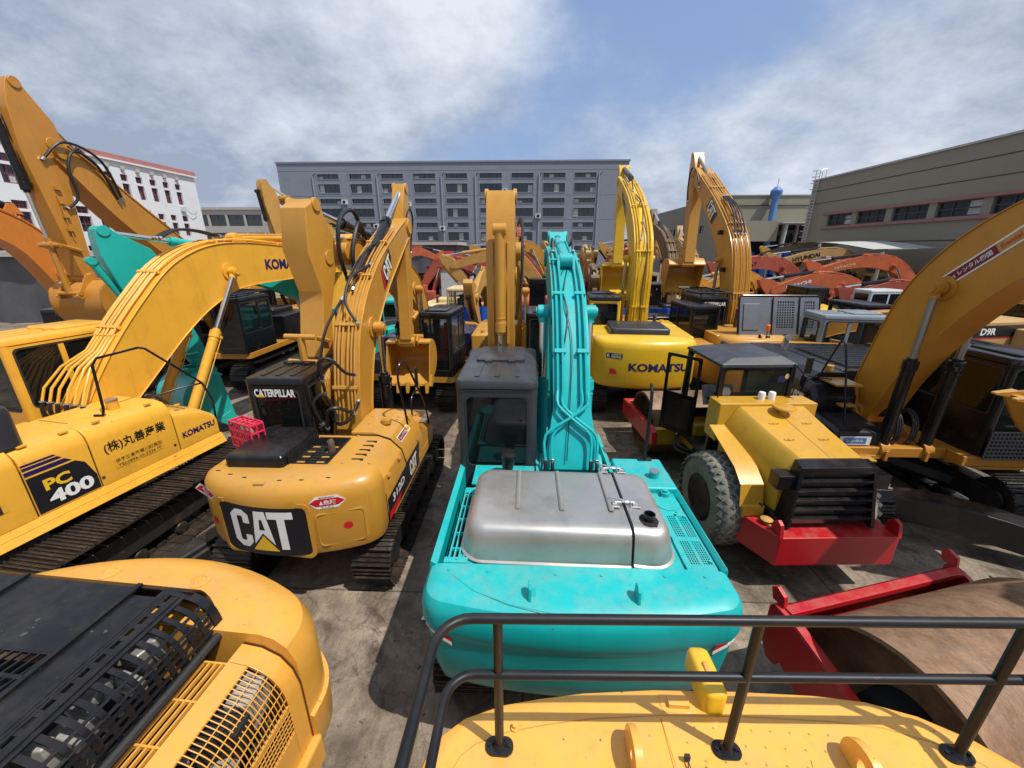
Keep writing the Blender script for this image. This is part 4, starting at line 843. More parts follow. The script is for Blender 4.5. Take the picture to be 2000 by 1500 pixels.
def cat312():
    c = excavator('excavator', 'amber excavator with red danger stickers on its rounded rear, left of the teal machine', 'excavator', (-3.2, 6.4), 0, W=2.45, Rr=2.22, zt=1.93, z0=.95, cwl=.62, rc=.55, bulge=.22, col='cat', cabc='black', cabz=2.88, cabx=(-1.26, -.30), caby=(-.58, 1.1),
                  trk=(3.9, .85, .56, 2.05), mtrk='track', boom=[(.12, 1.75, .24), (.30, 2.6, .30), (.72, 3.45, .36), (1.6, 4.2, .34), (2.8, 4.85, .27), (3.75, 5.3, .19)], bw=.42, xb=.12, arm=((4.05, 6.15), (3.62, 2.52)), aw=.28, ak=.72, bucket=1.15, bs=.84, bang=-104,
                  cyl=((.85, 1.25), (.86, 3.42)), cylin=(1.35, 4.40, .5), cylc='black', lod=0, hood=False, doors=False, tank=False, eng=False, interior=True)
    r = c['root']; h = 1.225; zt = 1.93; D = c['D']
    # body: lofted along y with a sloped right shoulder
    prof = lambda w: [(-h, 1.15), (h + .002, 1.15), (h + .002, 1.45), (h - .05, 1.68), (h - .22, 1.86), (h - .42, zt), (-h + .10, zt), (-h, zt - .12)]
    g = MB(); g.loft([[(x, y, z) for x, z in prof(0)] for y in (-1.59, -.62)]); g.build('engine_cover', 'cat', r, bevel=.02)
    g = MB(); g.loft([[(x, y, z + dz) for x, z in [(.36, 1.15), (h + .002, 1.15), (h + .002, 1.45), (h - .05, 1.68), (h - .22, 1.9), (h - .5, 1.99), (.36, 1.99)]] for y, dz in ((-.61, 0), (.1, 0), (.45, -.02))]); g.build('fuel_tank', 'cat', r, bevel=.02)
    g = MB(); g.loft([[(x, y, z) for x, z in [(.36, 1.15), (h, 1.15), (h, zz_), (h - .1, zz_ + .1), (.36, zz_ + .1)]] for y, zz_ in ((.455, 1.62), (.7, 1.45), (1.3, 1.22))]); g.b2(.45, h - .1, .5, 1.2, 1.6, 1.62)
    g.build('tool_box', 'cat', r, bevel=.02)
    for y in (-1.595, -.615, .1): g = MB(); g.b2(h - .45, h + .006, y - .006, y + .006, 1.0, 1.5); g.build('panel_gap', 'void', r)
    g = MB()
    for y in (-1.595, -.615): g.loft([[(x, y - .006, z), (x, y + .006, z), (x + .004, y + .006, z + .008), (x + .004, y - .006, z + .008)] for x, z in ((h, 1.45), (h - .05, 1.685), (h - .22, 1.865), (h - .42, 1.935), (-h + .1, 1.935))])
    g.build('panel_gap', 'void', r)
    for i in range(9): g = MB(); g.b2(.70, .86, -1.40 + i * .07, -1.37 + i * .07, zt - .03, zt + .006); g.build('vent_slot', 'void', r) if i % 2 == 0 else None
    g = MB(); [g.b2(-1.10, -1.0, -1.45 + i * .08, -1.415 + i * .08, zt - .02, zt + .005) for i in range(8)]; [g.cyl((x, -1.85 + .02 * abs(x), zt + .02), (x, -1.85 + .02 * abs(x), zt + .028), .02, n=8) for x in (-.8, -.5, -.1, .3)]; g.build('vent_slots', 'void', r)
    g = rbox(-.92, -.10, -1.72, -.72, zt, zt + .20, .06, .09); hb = g.build('hood', 'black', r, ang=25); g = MB(); lattice(g, (-.09, -1.62, zt + .02), (0, 1, 0), (0, 0, 1), .85, .14, 16, 3, .01, .01); g.b2(-.088, -.085, -1.62, -.78, zt + .02, zt + .16, 1); g.build('hood_grille', ['black', 'void'], hb)
    g = MB(); g.b2(-.08, .42, -1.70, -.74, zt + .001, zt + .02, 0)
    for i in range(10):
        for j in range(3): g.b2(-.02 + j * .14, .09 + j * .14, -1.62 + i * .075, -1.585 + i * .075, zt + .02, zt + .0235, 1 + (i * j + i) % 2)
    lattice(g, (-.06, -1.0, zt + .026), (1, 0, 0), (0, 1, 0), .44, .22, 14, 10, .008, .01); g.build('grille_panel', ['black', 'void', 'cat'], r)
    g = MB(); g.tube([(.34, -1.22, zt), (.34, -1.22, zt + .11), (.33, -1.20, zt + .16), (.30, -1.19, zt + .20)], .05, 14); g.build('exhaust_pipe', 'rustpipe', r, bevel=0)
    g = MB(); g.cyl((.82, -.22, 1.98), (.82, -.22, 2.06), .085, n=20); g.cyl((.82, -.22, 2.05), (.82, -.22, 2.075), .05, n=14); g.build('filler_cap', 'cat', r, bevel=.006)
    g = MB(); g.tube(smooth([(1.14, -.1, 1.9), (1.12, -.15, 2.3), (1.08, -.2, 2.75), (1.1, -.1, 3.0), (1.13, .15, 2.9), (1.16, .6, 2.35), (1.18, .95, 1.9), (1.18, 1.15, 1.35)], 6), .019, 8); g.tube(smooth([(1.14, .2, 1.95), (1.14, .25, 2.25), (1.15, .5, 2.3), (1.16, .66, 2.25)], 5), .017, 8); g.build('handrail', 'black', r)
    g = MB(); g.box((1.16, .58, 2.55), (.04, .12, .38)); g.build('mirror', 'black', r, bevel=.02)
    # rear lettering, stickers (follow the curved rear)
    def F(xc, zc, eps=.006): return lambda u, v, e=0: V((xc + u, rear_y(D, max(-1.15, min(1.15, xc + u))) - eps - e, zc + v))
    pan = rr(-.61, .61, -.37, .37, .07, 4); pan = [(x, y - .02 * x * (1 if y > 0 else 0)) for x, y in pan]
    logo(F(-.21, 1.31), .88, r, sub=4, panel=pan, dy=.02)
    g = MB(); ring(g, (0, 0, 0), (1, 0, 0), (0, 0, 1), (-.66, .66, -.42, .42), (-.61, .61, -.37, .37), r=.08, th=-.02, ro=.1); g.v = [(x - .21, rear_y(D, max(-1.15, min(1.15, x - .21))) - .012 + y * .5, z + 1.31) for x, y, z in g.v]; g.build('panel_recess', 'cat', r)
    def sticker(xc, zc, w):
        k = w / .5; P = [(-.25 * k, 0), (-.14 * k, -.105 * k), (.14 * k, -.105 * k), (.25 * k, 0), (.14 * k, .105 * k), (-.14 * k, .105 * k)]
        f = F(xc, zc, .004); gg = [(P, 0, 0), ([(x * .93, y * .93) for x, y in P if abs(y) < 1e-6] and [(-.235 * k, 0), (-.145 * k, -.06 * k), (.145 * k, -.06 * k), (.235 * k, 0), (.145 * k, .06 * k), (-.145 * k, .06 * k)], 1, .003)]
        gg += [(sc(text_geo('危険', .02), .17 * k, .075 * k, .04 * k, 0), 0, .006), ([(-.10 * k, -.035 * k), (-.05 * k, -.035 * k), (-.075 * k, .03 * k)], 0, .006), (sc(text_geo('旋回範囲内'), .2 * k, .028 * k, 0, .080 * k), 2, .003), (sc(text_geo('立入禁止'), .17 * k, .028 * k, 0, -.082 * k), 2, .003)]
        decal('warning_sticker', f, gg, ['white', 'letred', 'letblack'], r, 2)
    sticker(.66, 1.72, .44); sticker(-1.08, 1.72, .40)
    decal('red_reflector', F(.86, 1.32, .004), [([(.055 * math.cos(a * .35), .055 * math.sin(a * .35)) for a in range(18)], 0, 0)], ['letred'], r, 1); decal('red_reflector', F(-1.0, 1.30, .004), [([(.05 * math.cos(a * .35), .055 * math.sin(a * .35)) for a in range(18)], 0, 0)], ['letred'], r, 1)
    g = MB(); P_ = rr(-.27, .27, -.24, .24, .06, 4); O_ = rr(-.30, .30, -.27, .27, .08, 4); fm = F(.78, 1.30, 0); g.loft([[fm(a, b, .001) for a, b in O_], [fm(a, b, .011) for a, b in P_], [fm(a, b, -.004) for a, b in P_]], cap=False); g.build('panel_rim', 'cat', r, bevel=0)
    for x in (-.95, -.72, -.48, .02, .30, .62): g = MB(); y = rear_y(D, x) + .20; g.b2(x - .03, x + .03, y - .012, y + .012, zt + .024, zt + .032); g.build('bolt_slot', 'void', r)
    g = MB(); y = rear_y(D, -.2) + .13; g.b2(-.28, -.14, y - .03, y + .03, zt - .02, zt + .03); g.build('latch_plate', 'oldyel', r, bevel=.005)
    # right side graphics
    S_ = lambda y, z, eps=.006: flat((h + eps, y, z), (0, 1, 0), (0, 0, 1))
    f = S_(0, 0)
    decal('side_stripe', f, [([(-1.56, 1.38), (-.62, 1.42), (-.62, 1.02), (-1.56, 1.02)], 0, 0), ([(-1.56, 1.14), (-.95, 1.14), (-1.1, 1.02), (-1.56, 1.02)], 1, .002), ([(-.60, 1.44), (.2, 1.44), (.05, 1.02), (-.60, 1.02)], 0, 0)], ['letblack', 'letred'], r)
    text('model_number', S_(-1.08, 1.27, .011), '312D', .58, .13, 'white', r, .03); logo(S_(-.28, 1.24, .012), .42, r)
    f = flat((h - .13, -.22, 1.79), (0, 1, 0), V((-.17, 0, .2)), .006); decal('rental_sticker', f, [([(-.27, -.055), (.27, -.055), (.27, .055), (-.27, .055)], 1, 0), ([(-.255, -.043), (.12, -.043), (.12, .043), (-.255, .043)], 0, .003), ([(.12, -.043), (.255, -.043), (.255, .043), (.12, .043)], 3, .003), (sc(text_geo('Cat レンタル四国'), .32, .045, -.06), 1, .006), (sc(text_geo('Rental'), .11, .04, .19), 2, .006)], ['maroon', 'white', 'letred', 'letyel'], r)
    text('cab_lettering', flat((-.79, -.585, 2.63), (1, 0, 0), (0, 0, 1), .006), 'CATERPILLAR', .66, .13, 'white', r, .035); decal('cab_triangle', flat((-1.02, -.585, 2.59), (1, 0, 0), (0, 0, 1), .010), [([(-.07, -.03), (.07, -.03), (0, .035)], 0, 0)], ['letyel'], r)
    # boom lines and hoses
    lines_on_boom(r, c['top'], [-.05, .01, .07, .17, .23, .29], 'cat', 3, 30, off=.07, r=.017, clamps=(.12, .4, .62, .85))
    f = V((0, 3.0, 5.0)); bp = c['S'][23]; fl = flat((.12 + .216, bp[0], bp[1]), (0, .80, .60), (0, -.60, .80), .004); decal('logo_panel', fl, [([(-.40, -.20), (.22, -.20), (.42, .0), (.42, .20), (-.26, .20)], 0, 0), ([(-.40, -.20), (-.30, -.20), (-.16, .20), (-.26, .20)], 1, .002)], ['letblack', 'letred'], r); logo(fl, .50, r, dx=.08)
    t = c['top']; q = lambda i, x, o=.1: (x, t[i][0] - o * .8, t[i][1] + o * .5)
    hosep(r, [q(5, -.22), q(8, -.20, .28), q(12, -.12, .3), q(16, -.02, .12)], .024); hosep(r, [q(13, .33, .1), q(15, .12, .25), q(18, .1, .3), q(21, .26, .1)], .024); hosep(r, [q(16, .0), q(19, .02, .2), q(22, .08, .22), q(24, .12, .1)], .024); hosep(r, [q(17, .1), q(20, .12, .22), q(23, .14, .26), q(25, .14, .1)], .024)
    hosep(r, [(-.2, -.4, 2.0), (-.25, -.5, 2.4), (-.1, -.42, 2.55), (-.02, -.3, 2.2), (.05, -.35, 2.0), (.25, -.3, 2.1), (.33, -.1, 2.35)], .03); hosep(r, [(-.1, -.35, 2.75), (-.08, -.45, 3.1), (.1, -.42, 3.15), (.25, -.3, 2.9), (.33, -.12, 2.8)], .026); hosep(r, [(-.1, -.45, 1.95), (0, -.55, 2.3), (.15, -.5, 2.35), (.3, -.25, 2.15)], .03)
    a = c['au']; g = MB()
    for k in (.35, .55): p = V((4.05, 6.15)) + a * k * c['aL']; g.cyl((-.04, p.x, p.y), (-.03, p.x, p.y), .07, n=14)
    g.build('arm_boss', 'cat', r)
    hosep(r, [(.3, 3.7, 5.45), (.36, 3.85, 5.7), (.36, 4.1, 5.5), (.3, 4.05, 5.0), (.3, 3.95, 4.7)], .02)
    for y in (-1.35, -.85): g = MB(); g.box((h - .03, y, 1.66), (.05, .09, .05), Matrix.Rotation(R(-30), 3, 'Y')); g.build('hinge', 'cat', r, bevel=.006)
    g = MB(); g.b2(h, h + .02, -.80, -.70, 1.28, 1.34); g.build('door_latch', 'black', r, bevel=.004)
    for (x, y) in ((-.9, -.66), (.5, -.66), (.62, -1.5), (1.0, -1.5), (.55, -.3), (.95, .0), (.5, .0)): g = MB(); g.lathe([(.022, 1.93 + (.06 if y > -.6 else 0)), (.022, 1.945 + (.06 if y > -.6 else 0)), (.01, 1.95 + (.06 if y > -.6 else 0))], (x - .0, y, 0), n=8); g.build('bolt_head', 'oldyel', r)
    # pink crate on the deck
    k = thing('crate', 'bright pink perforated plastic crate standing on edge beside the black cab', 'crate', (-4.22, 5.36, 1.93), 24); g = MB()
    w_, d_, h_ = .50, .20, .40
    for yy in (-d_ / 2, d_ / 2): lattice(g, (-w_ / 2, yy, .01), (1, 0, 0), (0, 0, 1), w_, h_, 4, 3, .026, .02); [g.lathe([(.05, -.008), (.065, -.008), (.065, .008), (.05, .008), (.05, -.008)], (-w_ / 2 + w_ * q, yy, h_ * p), ax='y', n=12) for q in (.2, .5, .8) for p in (.3, .7)]
    for xx in (-w_ / 2, w_ / 2): lattice(g, (xx, -d_ / 2, .01), (0, 1, 0), (0, 0, 1), d_, h_, 2, 3, .022, .02)
    for zz_ in (.01, h_): lattice(g, (-w_ / 2, -d_ / 2, zz_), (1, 0, 0), (0, 1, 0), w_, d_, 5, 2, .022, .02)
    for q in range(4): g.tube([(-w_ / 2 + w_ * q / 4, -d_ / 2, 0), (-w_ / 2 + w_ * (q + 1) / 4, -d_ / 2, h_)], .011, 5); g.tube([(-w_ / 2 + w_ * (q + 1) / 4, -d_ / 2, 0), (-w_ / 2 + w_ * q / 4, -d_ / 2, h_)], .011, 5)
    g.build('crate_shell', 'pink', k, bevel=.003, seg=1); hosep(k, [(-w_ / 2 - .04, 0, .02), (-w_ / 2 - .12, -.05, .2), (-w_ / 2 - .06, .02, .33), (-w_ / 2 + .02, 0, .1)], .015, name='coiled_hose')
    return c
def pc400():
    c = excavator('excavator', 'large golden excavator with yellow cab and dark blue side stripes at the left edge', 'excavator', (-8.04, 5.49), 10.3, W=3.1, Rr=3.3, zt=2.35, z0=1.1, yf=1.95, cwl=.8, col='pcyellow', cabc='pcyellow', cabz=3.42, cabx=(-1.52, -.42), caby=(.35, 2.1),
                  trk=(5.2, 1.0, .75, 3.75), uh=-4, boom=[(.88, 2.0, .30), (1.55, 2.72, .42), (2.4, 3.52, .50), (3.2, 4.10, .56), (4.2, 4.42, .51), (6.0, 4.44, .42), (8.2, 4.38, .28)], bw=.56, xb=.12, arm=((9.2, 5.15), (7.4, 1.6)), aw=.4, cyl=((2.15, 1.35), (4.02, 4.30)), cylin=(4.6, 5.05, .5),
                  lod=0, hood=False, doors=False, tank=False, eng=False, roofcol='pcyellow', interior=True, bucket=1.4)
    r = c['root']; h = 1.55
    def sec(zt, rad=.16): return [(.42, 1.29), (h, 1.29), (h + .0, zt - rad * 1.6), (h - .03, zt - rad * .8), (h - .10, zt - rad * .3), (h - .26, zt), (.42, zt)]
    for (y0, y1, zt, nm) in ((-2.4, -.86, 2.34, 'engine_cover'), (-.845, -.10, 2.30, 'side_cover'), (-.085, 1.13, 2.28, 'fuel_tank')):
        g = MB(); g.loft([[(x, y, z) for x, z in sec(zt)] for y in (y0, y1)]); g.build(nm, 'pcyellow', r, bevel=.018)
    g = MB(); g.loft([[(x, y, z) for x, z in sec(zt, .1)] for y, zt in ((1.145, 2.06), (1.7, 1.9), (1.93, 1.72))]); g.build('tool_box', 'pcyellow', r, bevel=.02)
    g = MB(); g.b2(h - .1, h + .05, -2.4, 1.95, 1.1, 1.22); g.prismy([(h + .002, 1.30), (h + .10, 1.10), (h + .002, 1.10)], -2.4, 1.95); g.build('skirt', 'pcyellow', r, bevel=.008)
    for y in (-.852, -.093, 1.137): g = MB(); g.b2(h - .35, h - .02, y - .008, y + .008, 1.29, 2.0); g.build('panel_gap', 'void', r)
    g = MB(); g.b2(-1.55, .42, -2.4, -.5, 1.29, 2.3); g.build('engine_bay_cover', 'pcyellow', r, bevel=.03)
    g = rbox(.5, 1.44, -2.2, -.62, 2.3, 2.90, .14, .13); hb = g.build('hood', 'charcoal', r, ang=25); g = MB()
    for i in range(8): g.b2(1.435, 1.446, -2.0, -.90, 2.40 + i * .045, 2.418 + i * .045)
    g.build('hood_slots', 'void', hb)
    S_ = lambda y, z, e=.005: flat((h + e, y, z), (0, 1, 0), (0, 0, 1)); f = S_(0, 0)
    decal('model_panel', f, [([(-.84, 1.33), (-.12, 1.33), (-.12, 1.55), (-.2, 1.8), (-.30, 1.88), (-.84, 1.88)], 0, 0), ([(-.84, 1.91), (-.33, 1.91), (-.40, 1.97), (-.84, 1.97)], 1, 0), ([(-.84, 1.995), (-.42, 1.995), (-.46, 2.035), (-.84, 2.035)], 1, 0), ([(-.84, 2.055), (-.47, 2.055), (-.50, 2.08), (-.84, 2.08)], 1, 0)], ['letblack', 'letblue'], r)
    text('model_number', S_(-.55, 1.70, .010), 'PC', .30, .17, 'letyel', r, .04, shear=-.0); text('model_number', S_(-.44, 1.49, .010), '400', .52, .20, 'white', r, .04)
    text('owner_lettering', S_(.52, 1.86), '(株)丸善産業', .92, .20, 'letblack', r, .015); decal('address_lettering', S_(.50, 1.57), [([(-.37, -.085), (.37, -.085), (.37, .085), (-.37, .085)], 0, 0), (sc(text_geo('伊予三島市寒川町長田'), .70, .065, 0, .038), 1, .003), (sc(text_geo('TEL0896-25-2336 代'), .66, .058, 0, -.042), 1, .003)], ['pcyellow', 'letblack'], r)
    text('side_lettering', S_(1.54, 1.55), 'KOMATSU', .64, .12, 'letblue', r, .035)
    f = S_(-1.25, 1.63); decal('door_latch', f, [([(-.16, -.07), (.16, -.07), (.16, .07), (-.16, .07)], 1, -.001)], ['pcyellow', 'pcyellow'], r); g = MB(); g.b2(h, h + .012, -1.36, -1.14, 1.57, 1.69); g.cyl((h, -1.25, 1.63), (h + .02, -1.25, 1.63), .018, n=10); g.build('door_handle', 'charcoal', r)
    g = MB(); [g.b2(h, h + .012, -1.95, -1.55, 1.35 + i * .06, 1.375 + i * .06) for i in range(11)]; g.build('side_vent', 'void', r)
    g = MB(); g.tube([(1.18, .30, 2.3), (1.30, .34, 2.3), (1.32, .36, 2.4), (1.30, .42, 3.10), (1.30, .5, 3.19), (1.30, 1.1, 3.22), (1.30, 1.2, 3.18), (1.32, 2.0, 2.3), (1.32, 2.12, 1.9), (1.32, 2.10, 1.5)], .020, 8); g.tube([(1.32, 2.0, 2.3), (1.2, 1.6, 2.3), (.9, 1.2, 2.2)], .018, 7); g.build('handrail', 'black', r)
    g = MB(); g.cyl((1.1, .62, 2.27), (1.1, .62, 2.44), .08, n=18); g.cyl((1.1, .62, 2.43), (1.1, .62, 2.455), .088, n=18, m=1); g.build('filler_cap', ['pcyellow', 'alu'], r)
    g = MB(); [g.b2(.5, 1.1, .0 + i * .01, .01 + i * .01, 2.281, 2.283) for i in range(1)]; g.tube([(.5, 1.5, 2.0), (1.4, 1.5, 1.96)], .005, 4); g.build('tank_seam', 'void', r)
    for y in (-.7, -.25, .15, .9, 1.35): g = MB(); g.box((h - .12, y, 2.29 - (.2 if y > 1.2 else 0)), (.05, .10, .03)); g.build('hinge', 'pcyellow', r, bevel=.006)
    for y in (-.06, 1.05): g = MB(); g.cyl((h - .01, y, 1.45), (h + .012, y, 1.45), .02, n=10); g.build('bolt_head', 'charcoal', r)
    text('star_sticker', S_(.98, 1.245, .03), '*', .05, .05, 'letred', r)
    # lines on the boom: six pipes over the back with kinks at the foot
    lines_on_boom(r, c['top'], [-.12, -.04, .04, .14, .22, .30], 'pcyellow', 9, 38, off=.06, r=.022, clamps=(.05, .35, .65, .9))
    t = c['top']
    for j, x in enumerate([-.12, -.04, .04, .14, .22, .30]):
        dx = (j - 2.5) * .05; p = t[9]; pts = [(x, p[0], p[1] + .06), (x, t[7][0] - .02, t[7][1] + .05), (x + dx, t[5][0] - .16, t[5][1] + .1), (x + dx * 2, t[3][0] - .22, t[3][1] + .05), (x + dx * 2, t[1][0] - .16, t[1][1] + .05)]
        MB().tube(pts, .022, 7).build('hydraulic_line', 'pcyellow', r); hosep(r, [pts[-1], (pts[-1][0], t[1][0] - .2, t[1][1] - .15), (pts[-1][0], t[1][0] - .12, t[1][1] - .45), (pts[-1][0], .3, 1.9)], .032)
    for s in (-1, 1): hosep(r, [(.12 + s * .5, 1.9, 1.6), (.12 + s * .35, 1.8, 1.95), (.12 + s * .25, 1.6, 2.1), (.12 + s * .2, 1.4, 1.9)], .03)
    e = c['top'][26]; [hosep(r, [(x, e[0] - .9, e[1] + .12), (x, e[0] - .5, e[1] + .3), (x, e[0], e[1] + .3), (x, e[0] + .5, e[1] + .2)], .026) for x in (.0, .07, .16)]
    b = c['S'][31]; text('boom_lettering', flat((.12 + .285, 5.86, 4.42), (0, 1, -.0), (0, .0, 1), .004), 'KOMATSU', 1.5, .26, 'letblue', r, .035)
    return c
def komatsuK():
    c = excavator('excavator', 'lemon yellow excavator seen from behind with blue lettering across its counterweight', 'excavator', (3.45, 13.5), 4, W=2.85, Rr=3.05, zt=2.45, z0=1.2, cwl=.9, rc=.55, bulge=.2, col='komatsu', cabc='komatsu', cabz=3.35, cabx=(-1.42, -.42), caby=(-.55, 1.2),
                  trk=(4.6, 1.0, .65, 2.4), boom=[(.1, 2.05, .3), (.12, 3.2, .36), (.4, 4.75, .48), (1.8, 5.95, .38), (3.5, 6.8, .28), (5.2, 7.45, .2)], bw=.55, xb=.20, arm=((5.8, 8.05), (5.5, 4.1)), aw=.4, ak=.85, bucket=1.3, bs=.95, bang=-88, cyl=((.9, 1.6), (.6, 4.5)), cylin=(1.4, 6.2, .5), lod=0, flare=.05,
                  chood='charcoal', roofcol='black')
    r = c['root']; D = c['D']
    def F(xc, zc, eps=.006): return lambda u, v, e=0: V((xc + u, rear_y(D, max(-1.3, min(1.3, xc + u))) - eps - e, zc + v))
    text('rear_lettering', F(.34, 1.76), 'KOMATSU', 1.62, .23, 'letblue', r, .035, sub=3)
    decal('rental_sticker', F(-.86, 2.04), [([(-.21, -.075), (.21, -.075), (.21, .075), (-.21, .075)], 0, 0), (sc(text_geo('RENTAL', .02), .26, .06, .06, -.025), 1, .004), (sc(text_geo('KOMATSU', .02), .24, .035, .06, .04), 1, .004), (sc(text_geo('R', .03), .07, .09, -.15), 1, .004)], ['letblack', 'white'], r, 2)
    decal('red_reflector', F(-.86, 1.60), [([(-.10, -.08), (.10, -.08), (.07, .03), (.0, .08), (-.10, .08)], 0, 0)], ['letred'], r, 1)
    lines_on_boom(r, c['top'], [-.01, .07, .32, .40], 'komatsu', 2, 32, off=.06, r=.022, clamps=(.15, .4, .65, .9))
    g = MB(); S_ = smooth([(-.15 + .35, 1.0, 4.3), (.2, 1.15, 3.2), (.2, 1.1, 2.4)], 12)
    for i, p in enumerate(S_): g.lathe([(.05, -.02), (.075, 0), (.05, .02)], p, n=10)
    g.tube(S_, .05, 8); g.build('rod_bellows', 'rubber', r)
    g = MB(); q = c['an'] ; g.tube([(.20, 3.6, 7.35), (.20, 5.7, 8.0)], .10, 8); g.build('rod_cover', 'tarp', r)
    t = c['top']; q = lambda i, x, o=.1: (x, t[i][0] - o * .8, t[i][1] + o * .6)
    hosep(r, [q(14, .1), q(17, .18, .2), q(20, .22, .22), q(23, .15, .12)], .02); hosep(r, [q(3, .25), q(8, .2, .16), q(13, .28, .16), q(17, .2, .1)], .014); hosep(r, [q(24, .1, .12), q(27, .12, .35), q(30, .15, .4), q(33, .2, .2)], .022)
    text('boom_lettering', flat((.20 - .285, 3.0, 6.42), (0, -.85, -.52), (0, -.52, .85), .004), 'KOMATSU', 1.5, .26, 'letblue', r, .03)
    return c
def catL():
    c = excavator('excavator', 'amber excavator with its dark engine hood propped open and boom folded high', 'excavator', (7.45, 14.9), 0, W=3.1, Rr=3.2, zt=2.25, z0=1.2, cwl=.8, rc=.6, bulge=.2, col='cat', cabc='black', cabz=3.25, cabx=(-1.52, -.52), caby=(-.75, 1.1),
                  trk=(4.9, 1.05, .65, 2.5), boom=[(.1, 2.0, .3), (.25, 3.2, .38), (.85, 4.7, .50), (2.2, 6.0, .42), (3.7, 7.1, .30), (5.0, 7.95, .22)], bw=.62, xb=.10, arm=((5.6, 8.75), (5.05, 4.1)), aw=.45, ak=1.0, bucket=1.7, bs=1.05, bang=-70, cyl=((1.0, 1.6), (1.0, 4.4)), cylin=(1.5, 5.9, .5), cylc='black', lod=0, hood=False, guard=True, rod='oldrod')
    r = c['root']; g = MB(); RM = Matrix.Translation((0, 0, 0))
    # open hood leaning back: local plate in x-z, tilted
    MT['hoodgrey'] = mat('grey_hood_metal', (.16, .17, .19), .4, metal=.3, dirt=(.25, .25, .25), damt=.3)
    def plate(x0, x1, z0_, z1_, hs=()):
        ring(g, (x0, 0, z0_), (1, 0, 0), (0, 0, 1), (0, x1 - x0, 0, z1_ - z0_), (.12, x1 - x0 - .12, .2, z1_ - z0_ - .12) if hs else (.001, .002, .001, .002), r=.0005 if not hs else .03, th=-.05, ro=.05)
        if hs: lattice(g, (x0 + .12, .02, z0_ + .2), (1, 0, 0), (0, 0, 1), x1 - x0 - .24, z1_ - z0_ - .32, *hs, .03, .02)
    plate(-.95, -.05, 0, 1.15); plate(-.01, .75, 0, 1.15, (7, 11)); plate(.79, 1.35, 0, 1.15, (5, 10))
    [g.b2(-1.0, -.955, -.02, .10, .1 + i * .13, .16 + i * .13) for i in range(8)]; g.b2(-1.01, -.97, .08, .12, 0, 1.15); g.b2(-1.01, -.95, -.03, .0, 0, 1.15)
    M_ = Matrix.Translation((.1, -2.45, 2.28)) @ Matrix.Rotation(R(-14), 4, 'X'); g.xf(M_); hd = g.build('hood', 'hoodgrey', r, bevel=.012)
    g = MB(); P_ = rr(-1.0, 1.4, -.03, 1.20, .10, 5); g.tube([(x, .05, z) for x, z in P_ + P_[:2]], .035, 8); g.b2(-.9, 1.3, .10, .14, .05, 1.1); [g.tube([(x, -.03, .02), (x, -.03, 1.15)], .012, 6) for x in (-.03, .77)]; g.xf(M_); g.build('hood_frame', 'black', hd)
    g = MB(); g.b2(-.9, -.42, -.03, .0, .15, .95); g.xf(M_); g.build('hood_panel', 'hoodgrey', hd, bevel=.015)
    for x in (-.35, 1.15):
        g = MB(); g.cyl((x, -2.95, 2.25), (x, -2.95, 2.5), .012, n=6); g.lathe([(.05, 2.5), (.06, 2.56), (.06, 2.66), (.03, 2.70)], (x, -2.95, 0), n=14, m=1); g.build('beacon_lamp', ['black', 'amberlens'], r)
        g = MB(); g.lathe([(.05, -.015), (.085, -.015), (.085, .015), (.05, .015), (.05, -.015)], (x - .15, -2.9, 2.33), ax='x', n=14); g.build('lifting_ring', 'cat', r)
    text('cab_lettering', flat((-1.0, -.755, 3.0), (1, 0, 0), (0, 0, 1), .006), 'CATERPILLAR', .74, .13, 'white', r, .035)
    lines_on_boom(r, c['top'], [-.14, -.04, .06, .16, .26, .36], 'cat', 2, 32, off=.07, r=.026, clamps=(.2, .55, .85))
    t = c['top']; q = lambda i, x, o=.12: (x, t[i][0] - o * .8, t[i][1] + o * .6)
    for k in range(4): hosep(r, [q(15, -.1 + k * .12, .1), q(17, -.05 + k * .1, .26), q(20, 0 + k * .08, .3), q(23, 0 + k * .06, .16)], .028)
    hosep(r, [(-.28, 3.9, 7.2), (-.34, 4.3, 7.9), (-.34, 4.9, 8.1), (-.3, 5.2, 7.4), (-.26, 5.1, 6.8)], .03)
    logo(flat((.10 - .315, 2.55, 6.25), (0, -.72, -.69), (0, -.69, .72), .004), .75, r, panel=[(-.55, -.26), (.5, -.26), (.55, .26), (-.4, .26)])
    for y, z in ((1.2, 5.3), (.55, 4.0)): g = MB(); g.b2(-.36, -.22, y, y + .2, z, z + .16); g.build('work_lamp', 'black', r, bevel=.02)
    g = MB(); g.cyl((-.3, -1.0, 2.2), (-.3, -1.0, 2.75), .08, n=12); g.cyl((-.3, -1.0, 2.75), (-.3, -1.06, 2.9), .08, .11, 12); g.build('exhaust_pipe', 'rustpipe', r)
    return c
